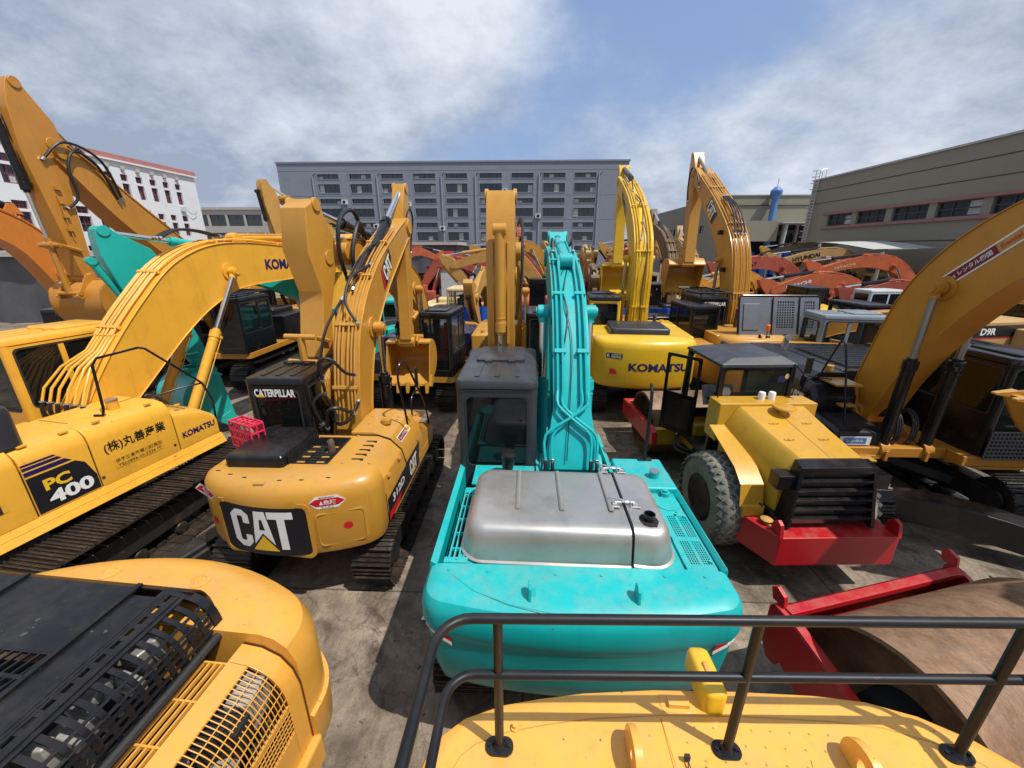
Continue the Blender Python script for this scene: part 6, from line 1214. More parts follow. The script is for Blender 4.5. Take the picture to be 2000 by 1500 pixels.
    for s in (-1, 1):
        g = MB(); g.lathe([(.42, -.22), (.42, .22)], (0, 0, 0), ax='x', n=32) if 0 else None
        o = bpy.data.objects.new('wheel', None); COL.objects.link(o); o.parent = r; o.location = (s * .98, 1.30, .78); o.rotation_euler = (0, 0, R(4) * 0)
        t = bpy.data.objects.new('tyre', me); COL.objects.link(t); t.parent = o
        g = MB(); g.lathe([(.41, -.26), (.395, -.24), (.38, -.08), (.34, -.06), (.12, -.05), (.12, -.10), (.05, -.10)], (0, 0, 0), ax='x', n=32); g.lathe([(.41, .26), (.38, .0), (.12, 0)], (0, 0, 0), ax='x', n=32); g.build('rim', 'black', o)
    # cab: tapered, open on the left with a swung door
    g = MB(); X0, X1, y0, y1, z0, z1 = -.76, .56, 2.16, 3.45, 1.45, 2.84
    g.b2(X0, X1, y0, y1, 1.0, 1.12)
    for x, y in ((X0, y0), (X1, y0), (X0, y1), (X1, y1)): g.loft([[(x - .04, y - .04, 1.1), (x + .04, y - .04, 1.1), (x + .04, y + .04, 1.1), (x - .04, y + .04, 1.1)], [(x * .93 - .04, y - .04, z1), (x * .93 + .04, y - .04, z1), (x * .93 + .04, y + .04, z1), (x * .93 - .04, y + .04, z1)]])
    ring(g, (X0 + .02, y0 - .01, 2.2), (1, 0, 0), (0, 0, 1), (0, 1.28, 0, .64), (.09, 1.19, .08, .57), r=.06, th=-.05, ro=.02); g.b2(X0, X1, y0 - .02, y0 + .06, 1.1, 2.22)
    ring(g, (X1 - .02, y0, 1.1), (0, 1, 0), (0, 0, 1), (0, 1.29, 0, 1.74), (.10, 1.2, .5, 1.66), r=.06, th=-.04, ro=.02); ring(g, (X1 - .02, y1, 1.1), (-1, 0, 0), (0, 0, 1), (0, 1.28, 0, 1.74), (.08, 1.2, .45, 1.66), r=.06, th=-.04, ro=.02)
    cb_ = g.build('cab', 'black', r, bevel=.01)
    g = MB(); g.loft([[(X0 - .02, y0 - .06, z1), (X1 + .03, y0 - .06, z1), (X1 + .03, y1 + .05, z1), (X0 - .02, y1 + .05, z1)], [(X0 - .01, y0 - .05, z1 + .05), (X1 + .02, y0 - .05, z1 + .05), (X1 + .02, y1 + .04, z1 + .05), (X0 - .01, y1 + .04, z1 + .05)], [(X0 + .22, y0 + .10, z1 + .13), (X1 - .2, y0 + .1, z1 + .17), (X1 - .2, y1 - .15, z1 + .17), (X0 + .22, y1 - .15, z1 + .13)]])
    for x in (-.35, -.1, .15): g.b2(x - .02, x + .02, y0 + .12, y1 - .2, z1 + .125, z1 + .14)
    g.build('roof', 'charcoal', cb_, bevel=.01)
    for O, ux, w, hh in (((X0 + .1, y0 - .03, 2.27), (1, 0, 0), 1.12, .52), ((X1 - .05, y0 + .05, 1.6), (0, 1, 0), 1.18, 1.15), ((X1 - .08, y1 - .03, 1.55), (-1, 0, 0), 1.2, 1.2)):
        g = MB(); O = V(O); ux = V(ux); g.add([O, O + ux * w, O + ux * w + V((0, 0, hh)), O + V((0, 0, hh))], [(0, 1, 2, 3)]); g.build('window', 'glassclear', cb_)
    g = MB(); Dm = Matrix.Translation((X0, y0 + .55, 0)) @ Matrix.Rotation(R(-62), 4, 'Z')
    ring(g, (0, 0, 1.15), (0, 1, 0), (0, 0, 1), (0, .72, 0, 1.66), (.06, .66, .85, 1.60), r=.05, th=.03, ro=.03); ring(g, (0, 0, 1.15), (0, 1, 0), (0, 0, 1), (.001, .719, 0, .86), (.1, .62, .12, .78), r=.05, th=.028, ro=.01); g.xf(Matrix.Translation((X0 - .02, y0 + .62, 0)) @ Matrix.Rotation(R(38), 4, 'Z')); dr = g.build('door', 'black', cb_, bevel=.004, seg=1)
    g = MB(); g.add([(0.015, .06, 2.0), (.015, .66, 2.0), (.015, .66, 2.87), (.015, .06, 2.87), (0.015, .1, 1.27), (.015, .62, 1.27), (.015, .62, 1.93), (.015, .1, 1.93)], [(0, 1, 2, 3), (4, 5, 6, 7)]); g.xf(Matrix.Translation((X0 - .02, y0 + .62, 0)) @ Matrix.Rotation(R(38), 4, 'Z')); g.build('window', 'glassclear', dr)
    g = MB(); rbox(-.35, .2, 2.5, 3.0, 1.5, 1.72, .08, mb=g); g.b2(-.35, .2, 2.42, 2.52, 1.7, 2.25); g.build('seat', 'seat', cb_, bevel=.03)
    g = MB(); g.box((-.08, 3.3, 1.9), (.6, .12, .42), Matrix.Rotation(R(-25), 3, 'X')); [g.cyl((-.3 + .12 * i, 3.22, 1.85 + .1 * (i % 2)), (-.3 + .12 * i, 3.20, 1.86 + .1 * (i % 2)), .035, n=12, m=1) for i in range(5)]; g.build('instrument_panel', ['grey', 'void'], cb_)
    for y in (.9, 1.3, 1.6): g = MB(); g.cyl((-.70, y, 1.30 + .1 * y), (-.715, y, 1.30 + .1 * y), .018, n=8); g.build('bolt_head', 'oldyel', r)
    g = MB(); g.tube(smooth([(-.70, .5, 1.15), (-.74, .9, 1.2), (-.78, 1.6, 1.25), (-.8, 2.1, 1.2)], 5), .018, 6); g.build('hose', 'hose', r)
    g = MB(); g.lathe([(.15, -.012), (.165, 0), (.15, .012), (.138, 0), (.15, -.012)], (0, 0, 0), n=24); g.tube([(-.15, 0, 0), (.15, 0, 0)], .012, 6); g.cyl((0, 0, 0), (0, 0, -.5), .03, n=10); g.xf(Matrix.Translation((-.1, 3.08, 2.0)) @ Matrix.Rotation(R(-30), 4, 'X')); g.build('steering_wheel', 'rubber', cb_)
    g = MB(); g.lathe([(.0, -.0), (.08, .02), (.10, .06), (.10, .08)], (0, 0, 0), n=18); g.xf(Matrix.Translation((-.60, 2.24, 2.36)) @ Matrix.Rotation(R(90), 4, 'X')); g.build('work_lamp', 'white', cb_)
    decal('window_sticker', flat((.36, y0 - .035, 2.62), (1, 0, 0), (0, 0, 1), .002), [(rr(-.08, .06, -.06, .06, .015, 2), 0, 0), ([(.07 + .04 * math.cos(a * .6), .05 + .05 * math.sin(a * .6)) for a in range(11)], 1, .002)], ['letblue', 'cream'], cb_)
    g = MB(); g.tube([(.5, 2.1, 2.9), (.62, 2.0, 2.75), (.62, 2.0, 2.6)], .012, 6); g.box((.64, 1.99, 2.62), (.03, .12, .2)); g.build('mirror', 'black', r)
    g = MB(); g.tube(smooth([(X0 - .02, 2.1, 2.9), (X0 - .02, 2.06, 2.3), (X0 - .0, 2.1, 2.2)], 4), .012, 6); g.build('grab_rail', 'black', cb_)
    # drum and red yoke at the front, articulated
    f = bpy.data.objects.new('front_yoke', None); COL.objects.link(f); f.parent = r; f.location = (-.1, 3.6, 0); f.rotation_euler = (0, 0, R(2))
    g = MB(); g.b2(-1.22, -1.10, .0, 1.75, .58, 1.02); g.b2(1.10, 1.22, .0, 1.75, .58, 1.02); g.b2(-1.22, 1.22, 1.76, 1.92, .6, 1.0); g.prismx([(0, .58), (-.18, .7), (-.12, .95), (.0, 1.02)], -1.22, -1.10); g.build('yoke_frame', 'red', f, bevel=.02)
    g = MB(); g.b2(-.62, .62, -.12, .12, .7, 1.45) ; g.b2(-1.09, 1.09, -.02, .14, .6, .98); g.b2(-.55, .35, -.65, -.13, .75, 1.35); g.build('yoke_body', 'rolleryel', f, bevel=.02)
    hosep(f, [(-.6, -.1, .95), (-.75, -.35, .8), (-.55, -.7, .8), (-.3, -.8, .95)], .03); hosep(f, [(-.6, -.05, .9), (-.8, -.4, .72), (-.5, -.78, .72), (-.3, -.85, .9)], .03)
    return f
def drum(parent, loc, w, rad, mt, rot=0):
    g = MB(); g.lathe([(rad - .05, -w / 2 + .3), (rad - .04, -w / 2), (rad, -w / 2 + .005), (rad, w / 2 - .005), (rad - .04, w / 2), (rad - .05, w / 2 - .3)], loc, ax='x', n=72); d = g.build('drum', mt, parent, ang=50)
    g = MB(); g.lathe([(rad - .06, -w / 2 + .32), (.3, -w / 2 + .34), (.28, -w / 2 + .1), (.12, -w / 2 + .05), (.05, -w / 2 + .05)], loc, ax='x', n=36); g.build('drum_hub', 'void', d); g = MB(); g.lathe([(rad - .06, w / 2 - .32), (.3, w / 2 - .34), (.28, w / 2 - .1), (.12, w / 2 - .05)], loc, ax='x', n=36); g.build('drum_hub', 'void', d); return d
MT['drumrust'] = mat('worn_drum_steel', (.22, .120, .064), .55, metal=.2, var=.38, scale=4, dirt=(.085, .050, .034), damt=.85, dscale=5.5, bump=.25, bscale=26, wear=.35, stretch=(1.5, 1, 1))

def roller2():
    r = thing('road_roller', 'red framed roller with a huge rusty steel drum in the lower right corner', 'roller', (3.86, 3.55, 0), -15.3)
    # local x along the drum axis; y=0 is the front cross bar, machine body towards -y
    g = MB(); g.b2(-1.21, 1.21, -.06, .06, 1.24, 1.31); g.b2(-1.21, 1.21, .03, .06, .8, 1.31); g.build('cross_bar', 'red', r, bevel=.012)
    for s in (-1, 1):
        g = MB(); P = [(.10, 1.30), (.14, 1.24), (.14, .78), (.05, .62), (-.06, .62), (-.10, .72), (-.35, .58), (-1.3, .52), (-2.2, .55), (-2.2, 1.0), (-.9, 1.02), (-.08, 1.28)]
        g.prismx([(y, z - (.0 if s < 0 else .35 * min(1, max(0, -y) * 1.2))) for y, z in P], s * 1.27, s * 1.21); g.prismx([(.02, 1.30), (.16, 1.30), (.20, 1.42), (.14, 1.47), (.04, 1.42)], s * 1.23, s * 1.18); sd = g.build('side_frame', 'red', r, bevel=.008)
        if s > 0: continue
        g = MB(); g.loft([[(s * 1.265, y, z), (s * 1.17, y, z), (s * 1.17, y, z + .02), (s * 1.265, y, z + .02)] for y, z in ((-.09, 1.275), (-.9, 1.02), (-2.2, 1.0))]); g.build('frame_flange', 'red', sd, bevel=.004)
    drum(r, (.06, -.90, .86), 2.28, .86, 'drumrust')
    g = MB(); g.b2(-1.2, 1.2, -2.5, -2.05, .6, 1.5); g.b2(-.9, .9, -5.2, -2.7, .7, 1.7); g.build('body', 'rolleryel', r, bevel=.03); g = MB(); g.b2(-.62, .62, -3.6, -2.4, 1.6, 1.9); g.build('platform_deck', 'rolleryel', r, bevel=.03)
    g = MB(); g.b2(-1.15, -1.0, -1.9, -.2, .7, .9); g.lathe([(.12, -.05), (.12, .05)], (-1.1, -.55, .72), ax='x', n=16); g.build('vibration_motor', 'black', r)

# ================================================================ build the hero machines
teal(); cat312(); pc400(); komatsuK(); catL(); catN(); amberA(); deckB()
f = roller(); drum(f, (0, .92, .76), 2.12, .75, 'drumrust'); roller2()
# ---------------------------------------------------------------- further large machines
ctx = excavator('excavator', 'tall tan orange excavator with high folded boom and bucket in front of the white building', 'excavator', (-11.1, 15), 180, W=3.0, Rr=3.0, zt=2.3, z0=1.15, col='black', ccol='cat', deck='cat2', bcol='tanexc', cabc='black', cabz=3.25, cabx=(-1.48, -.5), caby=(.2, 1.95), yf=1.9, trk=(4.6, 1.0, .6, 2.4), mtrk='trackblk',
    boom=[(.5, 1.7, .3), (1.1, 2.9, .36), (1.78, 4.35, .42), (3.3, 5.6, .40), (4.1, 6.3, .34), (4.8, 6.95, .24)], bw=.5, xb=.1, arm=((5.28, 8.15), (5.02, 4.1)), aw=.4, ak=1.15, bucket=1.35, bs=1.0, bang=-150, cyl=((1.4, 1.35), (1.75, 4.2)), cylin=(2.9, 5.75, .5), cylc='black', lod=0, hood=True, tank=True, guard=True, pipes=4)
r = ctx['root']; a = V((5.45, 8.1)); u = ctx['au']; hosep(r, [(-.17, 3.7, 5.95), (-.24, 4.1, 6.75), (-.26, 4.6, 7.0), (-.25, 4.85, 6.6), (-.22, 4.8, 6.0), (-.13, 5.05, 5.7)], .032); hosep(r, [(-.17, 3.6, 6.0), (-.26, 4.0, 6.9), (-.28, 4.8, 7.15), (-.13, 5.25, 6.7)], .03); g = MB(); g.tube([(-.13, 5.2, 6.0), (-.13, 5.12, 5.0)], .014, 6); [g.b2(-.16, -.12, 5.08, 5.2, 5.2 + .3 * i, 5.28 + .3 * i) for i in range(4)]; g.build('arm_pipe', 'tanexc', r)
ctx = excavator('excavator', 'dark teal excavator with arched boom behind the golden yellow boom', 'excavator', (-6.5, 14.6), 206, W=2.7, Rr=2.6, zt=2.0, col='teal2', cabc='teal2', cabz=2.95, boom=[(.25, 1.85, .26), (1.0, 2.9, .32), (2.0, 3.75, .42), (3.4, 4.25, .36), (5.2, 4.35, .24)], bw=.45,
    arm=((6.3, 5.15), (4.95, 1.65)), aw=.38, ak=1.25, bucket=1.4, bs=1.05, bang=-95, cyl=((1.1, 1.3), (1.95, 3.7)), cylin=(3.5, 4.75, .5), lod=0, pipes=3, cylc='teal2', dp=.3, chood='charcoal')
ctx = excavator('excavator', 'amber excavator facing the camera with black cab and red seat behind the amber bucket', 'excavator', (-3.35, 13.3), 185, W=2.75, Rr=2.75, zt=2.05, col='navy', ccol='cat', deck='cat', bcol='cat', cabc='black', cabz=3.1, cabx=(-1.37, -.42), caby=(.35, 2.0), yf=2.0, cylc='black', seat='seatred', glassm='glassclear',
    boom=[(.3, 1.75, .27), (.7, 2.7, .33), (1.5, 3.75, .42), (3.2, 4.5, .36), (5.1, 4.75, .24)], bw=.5, xb=.02, arm=((5.95, 5.5), (6.25, 2.75)), aw=.46, ak=1.0, bucket=1.1, bs=.7, cyl=((1.3, 1.3), (1.55, 3.7)), cylin=(3.2, 5.0, .5), lod=0, pipes=0, chood='charcoal', dp=.3, bcyl=False, aprof=[(-.10, .08), (-.02, .14), (.03, .30), (.28, .33), (.52, .02), (.60, .02), (1.0, .16), (1.02, 0), (.98, -.16), (.62, -.26), (.45, -.42), (.3, -.55), (.17, -.52), (.04, -.22), (-.06, -.15), (-.10, -.08)])
r = ctx['root']; text('boom_lettering', flat((-.23 - .008, 2.9, 4.2), (0, -.92, -.38), (0, -.38, .92), 0), 'CAT', .5, .2, 'white', r, .03); hosep(r, [(-.26, 4.4, 5.0), (-.34, 4.9, 5.5), (-.36, 5.5, 5.3), (-.34, 5.6, 4.7), (-.28, 5.3, 4.2)], .04); hosep(r, [(-.26, 4.3, 4.9), (-.38, 4.8, 5.3), (-.38, 5.2, 4.7), (-.30, 5.0, 4.1)], .04)
text('body_lettering', flat((-1.385, -1.0, 1.7), (0, -1, 0), (0, 0, 1), .004), 'CAT', .5, .22, 'white', r, .03)
ctx = excavator('excavator', 'tan excavator facing the camera whose broad upright arm stands in the centre of the yard', 'excavator', (-.45, 13.6), 180, W=2.8, Rr=2.75, zt=2.1, col='cat', cabc='black', cabz=3.0, cabx=(-1.4, -.45), caby=(.1, 1.75), yf=1.5, bcol='cat', deck='cat',
    boom=[(.3, 1.8, .27), (.9, 2.7, .33), (1.9, 3.7, .42), (3.6, 4.4, .36), (5.7, 4.75, .24)], bw=.5, xb=-.02, arm=((6.75, 5.55), (6.75, 1.6)), aw=.44, ak=1.1, bucket=1.1, bs=.9, cyl=((1.2, 1.3), (1.85, 3.65)), cylin=(3.7, 4.9, .5), lod=0, dp=.3)
r = ctx['root']; g = MB()
for x in (-.14, .10): g.b2(x - .02, x + .02, 7.0, 7.12, 3.3, 4.9)
g.build('arm_rib', 'cat', r, bevel=.01); hosep(r, [(-.25, 5.6, 5.2), (-.34, 6.2, 5.3), (-.36, 6.7, 4.8), (-.34, 6.8, 4.2), (-.25, 6.9, 3.6)], .025)
text('body_lettering', flat((.95, 1.42, 1.5), (-1, 0, 0), (0, 0, 1), .09), 'CAT', .32, .1, 'letblack', r, .03)
ctx = excavator('excavator', 'orange excavator with a long drooping boom at the far left edge', 'excavator', (-14.2, 13.6), 180, W=2.8, Rr=2.8, zt=2.05, col='orange2', cabc='black', cabz=3.0, bcol='orange2', roofcol='pcyellow', boom=[(.7, 1.6, .26), (1.2, 3.0, .32), (1.7, 4.35, .40), (2.4, 5.25, .38), (4.2, 6.1, .26)], bw=.45,
    arm=((5.0, 6.8), (5.2, 3.0)), bucket=1.1, cyl=((1.5, 1.3), (1.6, 4.1)), cylin=(2.2, 5.9, .5), cylc='black', lod=0, pipes=3)
ctx = excavator('excavator', 'amber excavator with glossy black engine hood and a grey glazed cab behind the roller', 'excavator', (7.9, 12.6), 97, W=2.8, Rr=2.7, zt=1.95, col='cat', cabc='greyblue', cabz=3.10, cabx=(.30, 1.36), caby=(.35, 2.0), yf=2.1, lod=0, tank=False, xb=-.5, chood='charcoal', bcol='cat2', boom=[(.6, 1.8, .22), (1.4, 2.4, .24), (2.6, 2.7, .24), (4.4, 2.9, .18)], bw=.36, arm=((5.0, 3.3), (4.6, 1.2)), bucket=.9, bs=.8, glassm='glassclear')
# black hooded machine seen side-on in front of it
r = thing('excavator', 'black topped excavator body with chrome edged hood and a curved grey exhaust', 'excavator', (7.75, 10.45, 0), 92); make_tracks(r, 4.2, .95, .6, 2.2, mt='trackblk')
g = MB(); g.b2(-1.38, 1.38, -2.0, 1.6, 1.1, 1.85); g.build('body', 'cat', r, bevel=.04)
D = dshape(2.76, -1.5, -2.2, .5, .15); stack(D, [(1.0, .1), (1.1, 0), (1.9, 0), (2.05, .1), (2.1, .25)]).build('counterweight', 'cat', r, ang=28)
g = MB(); g.loft([[(x, y, z) for x, z in [(-.7, 1.86), (1.1, 1.86), (1.12, 2.1), (.92, 2.34), (-.6, 2.34), (-.7, 2.1)]] for y in (-1.7, 1.35)]); hd = g.build('hood', 'charcoal', r, bevel=.04)
g = MB(); [g.b2(.72 - j * .5, .88 - j * .5, -1.3 + i * .9, -1.0 + i * .9, 2.325, 2.34) for i in range(3) for j in range(2)]; lattice(g, (-.5, -.8, 2.35), (1, 0, 0), (0, 1, 0), 1.1, 1.4, 18, 8, .02, .02); g.build('hood_grille', 'black', hd)
for y in (-.9, .6): g = MB(); g.b2(1.11, 1.125, y, y + .35, 1.92, 2.10); g.build('air_intake', 'void', hd, bevel=.005)
g = MB(); g.tube(smooth([(.5, -1.3, 2.3), (.5, -1.3, 2.6), (.55, -1.3, 2.72), (.65, -1.32, 2.74)], 5), .07, 12); g.build('exhaust_pipe', 'alu', r)
# ---------------------------------------------------------------- background machines
def arch(s=1.0, hi=0.0): return dict(boom=[(.2 * s, 1.85, .26), (1.1 * s, 2.9 + hi * .5, .32), (2.2 * s, 3.6 + hi, .42), (3.8 * s, 3.75 + hi, .34), (5.8 * s, 3.15 + hi, .22)], arm=((6.5 * s, 3.75 + hi), (4.3 * s, 1.3 + hi * .6)), cyl=((.9, 1.3), (2.1 * s, 3.5 + hi)), cylin=(3.6 * s, 4.2 + hi, .5), bw=.45, bucket=1.1, bs=.85, bang=-170)
def up(hi=0.0): return dict(boom=[(.1, 1.85, .28), (.4, 3.1, .34), (1.0, 4.3 + hi * .4, .42), (2.6, 5.3 + hi, .34), (4.4, 5.9 + hi, .22)], arm=((4.9, 6.8 + hi), (4.6, 3.0 + hi)), cyl=((.9, 1.3), (1.1, 4.1 + hi * .4)), cylin=(1.7, 5.2 + hi * .7, .5), bw=.5, bucket=1.2)
GRP = 'excavators crowded together across the back of the yard'
BG = [ # x, y, heading, colour, cab, pose, label
 (4.9, 14.6, 175, 'cat', 'black', None, 'black cab machine squeezed between the lemon yellow and propped hood machines'),
 (7.6, 22, 0, 'brownexc', 'black', up(.2), 'dark brown excavator with upright boom just right of the lemon yellow boom'),
 (9.9, 25, 5, 'tan', 'tan', up(-.6), 'tan excavator with a short folded boom behind the dark brown one'),
 (11.2, 15.6, 178, 'greyblue', 'black', None, 'grey cab machine left of the blue fence at right'),
 (20.3, 24.5, 268, 'orange', 'greyblue', arch(1.05, -.65), 'long rusty orange boom with white lettering above the open hood'),
 (19.6, 29, 270, 'redor', 'black', arch(1.1, .1), 'faded red boom with black numbering left of the orange booms'),
 (27.0, 33, 270, 'tan', 'tan', arch(1.3, .65), 'ochre excavator with dark lettering on its boom below the dark loading bay'),
 (26.2, 28, 268, 'orange', 'whiteveh', arch(1.25, .25), 'bright orange excavator with long level boom in front of the right hall'),
 (32, 44, 270, 'cat', 'cat', arch(1.25, 1.2), 'yellow boom reaching left under the blue chimney'),
 (17.5, 21.5, 262, 'greyblue', 'whiteveh', None, 'white cab excavator standing behind the blue fence at right'),
 (21.5, 21.5, 275, 'redor', 'whiteveh', arch(.8, -.9), 'second white cab machine behind the blue fence, with red hoses and boom'),
 (22.8, 18.6 + 2.5, 90, 'orange', 'black', arch(1.1, .4), 'orange boom seen behind the huge right hand boom'),
 (-4.2, 20.8, 182, 'cream', 'cream', None, 'weathered cream cab machine behind the black cab with the red seat'),
 (-1.9, 21.6, 183, 'oldyel', 'cream', arch(.9, -.2), 'dirty yellow machine with wooden brown boom beside the cream cab'),
 (1.5, 27, 272, 'oldyel', 'black', arch(1.1, .6), 'pale yellow boom crossing behind the tan arm'),
 (1.8, 33, 270, 'redor', 'black', arch(1.15, .6), 'rust red boom with pale lettering left of the tan arm'),
 (3.0, 38, 268, 'cat', 'black', arch(1.25, 1.3), 'amber boom lying highest behind the tan arm'),
 (-.4, 30, 180, 'orange', 'black', up(-.9), 'red orange folded arm standing directly left of the tan arm'),
 (-10.6, 44, 90, 'scarlet', 'scarlet', arch(.75, .3), 'bright scarlet mini excavator before the grey tarpaulin'),
 (-12.4, 38, 80, 'orange', 'scarlet', arch(.7, .8), 'small orange excavator left of the scarlet one'),
 (2.4, 22.5, 180, 'redor', 'black', arch(.7, -.3), 'rust red low machine between the tan arm and the teal boom'),
 (3.6, 24, 185, 'brownexc', 'black', arch(.8, -.2), 'brown machine with arched boom right of the teal boom'),
 (5.2, 29, 175, 'redor', 'whiteveh', arch(.9, .2), 'red machine with white cab roof between teal and lemon yellow booms'),
 (4.6, 36, 182, 'tan', 'cream', arch(.9, .8), 'tan machine far behind the teal boom'),
 (8.0, 36, 200, 'brownexc', 'black', arch(.9, .6), 'brown machine left of the lemon yellow arm'),
 (1.2, 45, 170, 'cat', 'cat', arch(1.0, 1.2), 'small yellow machine farthest back in the middle'),
 (9.5, 42, 190, 'orange', 'orange', arch(1.0, 1.0), 'orange machine far back behind the lemon yellow boom'),
 (14.5, 40, 268, 'oldyel', 'black', arch(1.2, 1.5), 'weathered yellow boom with black and white lettering left of the dark bay'),
 (-6.3, 17.2, 178, 'teal2', 'teal2', None, 'teal machine body with grey stripe left of the black cab'),
 (-9.4, 19.8, 100, 'orange2', 'black', None, 'amber machine with black hood beside the dark teal boom'),
 (-14.5, 19.5, 90, 'cat', 'black', None, 'amber machine with a black ribbed hood at far left'),
 (-16.8, 14.2, 178, 'pcyellow', 'black', None, 'yellow roofed black cab machine at the left edge'),
 (-20.5, 25, 170, 'orange', 'black', arch(1.0, .0), 'orange machine far left before the tarpaulin'),
 (-13.5, 24, 178, 'cat', 'cat', arch(.9, -.4), 'yellow machine in the gap under the golden boom'),
 (-8.6, 33, 90, 'redor', 'black', arch(.8, .0), 'red machine seen under the folded tan arm at left'),
 (-10.5, 26, 200, 'oldyel', 'cream', dict(boom=[(.1, 1.85, .28), (.9, 3.6, .36), (2.0, 5.2, .42), (3.6, 6.5, .32), (4.9, 7.15, .2)], arm=((5.9, 7.8), (5.45, 4.6)), cyl=((.9, 1.3), (1.9, 5.0)), cylin=(2.8, 6.5, .5), bw=.5, bucket=1.2), 'weathered yellow excavator with blue lettering whose folded arm tops the golden boom'),
 (12.8, 21, 182, 'cream', 'black', None, 'black cab machine with cream hood lettered in brown'),
 (15.2, 26, 260, 'cat', 'cat', arch(.8, -.6), 'amber machine behind the rusty orange boom'),
 (13.2, 30, 182, 'redor', 'greyblue', None, 'red and grey machine behind the propped hood'),
 (29, 25, 250, 'orange', 'whiteveh', arch(1.0, .2), 'orange machine beyond the right hand boom'),
 (16.5, 34, 190, 'oldyel', 'black', None, 'pale machine body in the middle of the right rows'),
 (23, 38, 185, 'brownexc', 'black', arch(.9, .4), 'brown machine below the white canopy'),
 (6.6, 47, 180, 'oldyel', 'black', arch(1.0, .8), 'dusty yellow machine behind the dark brown boom'),
 (-2.6, 39, 100, 'tan', 'black', arch(1.1, .4), 'tan machine under the red container'),
]
for i, (x, y, hd, c1, c2, pose, lab) in enumerate(BG):
    kw = dict(pose or {}); random.seed(i)
    excavator('excavator', lab, 'excavator', (x, y), hd, W=2.7, Rr=2.6, zt=1.95 + random.uniform(0, .25), cabz=2.85 + random.uniform(0, .25), col=c1, cabc=c2, lod=1, group=None, chood=random.choice(['charcoal', 'black', c1]), glassm=random.choice(['glass', 'glassclear']), cylc=random.choice(['black', c1]), bcol=c1, pipes=3 if pose else 0, **kw)
ROOTS = {o['label']: o for o in bpy.data.objects if o.parent is None and 'label' in o}
def bgtext(lab, body, m, w, h, y, z, side, tilt=0):
    r = ROOTS[lab]; s = side; x = .08 + s * .235
    ux = V((0, s * math.cos(tilt), s * math.sin(tilt))); uy = V((0, -math.sin(tilt), math.cos(tilt)))
    text('boom_lettering', flat((x, y, z), ux, uy, .004), body, w, h, m, r, .03)
def armtext(i, body, m, w, h, s, hi, t=.35): bgtext(BG[i][6], body, m, w, h, s * (3.8 + 2 * t), 3.72 + hi - .6 * t, -1, -math.atan(.3 / s))
armtext(4, 'HITACHI', 'white', 1.4, .20, 1.05, -.65); armtext(5, 'No.7', 'letblack', .7, .24, 1.1, .1, .1); armtext(5, 'HITACHI', 'white', 1.0, .18, 1.1, .1, .75)
armtext(6, 'HYUNDAI', 'letblack', 2.0, .32, 1.3, .65, .3); armtext(7, 'HITACHI', 'cream', 1.3, .18, 1.25, .25, .4)
bgtext(BG[15][6], 'CAT', 'white', .8, .26, 4.9, 4.2, -1, -.1); bgtext(BG[27][6], 'CAT', 'white', .8, .3, 4.9, 5.1, -1, -.1); bgtext(BG[35][6], 'KOMATSU', 'letblue', 1.6, .28, 3.6, 6.45, -1, .4)
r = ROOTS[BG[36][6]]; g = MB(); g.loft([[(-1.5, 1.4, 1.9), (1.5, 1.4, 1.9), (1.2, 1.4, 2.35), (-1.2, 1.4, 2.35)], [(-1.5, 2.6, 1.8), (1.5, 2.6, 1.8), (1.2, 2.6, 2.2), (-1.2, 2.6, 2.2)]]); g.build('engine_cover', 'komatsu', r, bevel=.03); text('hood_lettering', flat((0, 2.61, 2.02), (-1, 0, 0), (0, 0, 1), .004), 'HBXG', 1.0, .2, 'letblack', r, .02)
# dozer at the right edge
r = thing('bulldozer', 'tan bulldozer with dark lettered stripe on its engine cover at the right edge', 'bulldozer', (14.5, 12.6, 0), 258); make_tracks(r, 4.4, 1.4, .65, 2.6, mt='track')
g = MB(); g.b2(-.62, .62, -.3, 2.6, 1.2, 2.85); g.b2(-.66, .66, 2.62, 2.8, 1.0, 2.7); en = g.build('engine_cover', 'tan', r, bevel=.04)
for s in (-1, 1):
    g = MB(); g.b2(s * .64, s * 1.5, -.9, .75, 1.45, 2.65); g.build('tank_cover', 'tan', r, bevel=.05)
    f = flat((s * .624, 1.4, 2.58), (0, s, 0), (0, 0, 1), .002); decal('model_stripe', f, [([(-1.0, -.17), (1.0, -.17), (1.0, .17), (-1.0, .17)], 0, 0), ([(-1.0, -.2), (1.0, -.2), (1.0, -.17), (-1.0, -.17)], 2, 0), (sc(text_geo('D9R', .03), .55, .2, .3 * s * 0 - .25), 1, .004)], ['letblack', 'white', 'letred'], r)
make_cab(r, -.8, .8, -1.9, -.4, 1.6, 3.4, 'tan', lod=1); g = MB(); g.tube([(.5, .3, 2.2), (.5, .3, 3.2), (.9, .3, 3.3), (.9, .3, 2.3)], .03, 6); g.cyl((.3, 1.3, 2.4), (.3, 1.3, 3.3), .07, n=12); g.build('grab_rail', 'tan', r)
g = MB(); g.loft([[(-2.0, 3.6 + .25 * (z - 1) ** 2, z), (2.0, 3.6 + .25 * (z - 1) ** 2, z), (2.0, 3.68 + .25 * (z - 1) ** 2, z), (-2.0, 3.68 + .25 * (z - 1) ** 2, z)] for z in (.1, .5, 1, 1.5, 1.9)]); g.build('blade', 'tan', r)
g = MB(); [g.b2(s * 1.75 - .1, s * 1.75 + .1, 0, 3.65, .5, .75) for s in (-1, 1)]; g.build('push_arm', 'tan', r)
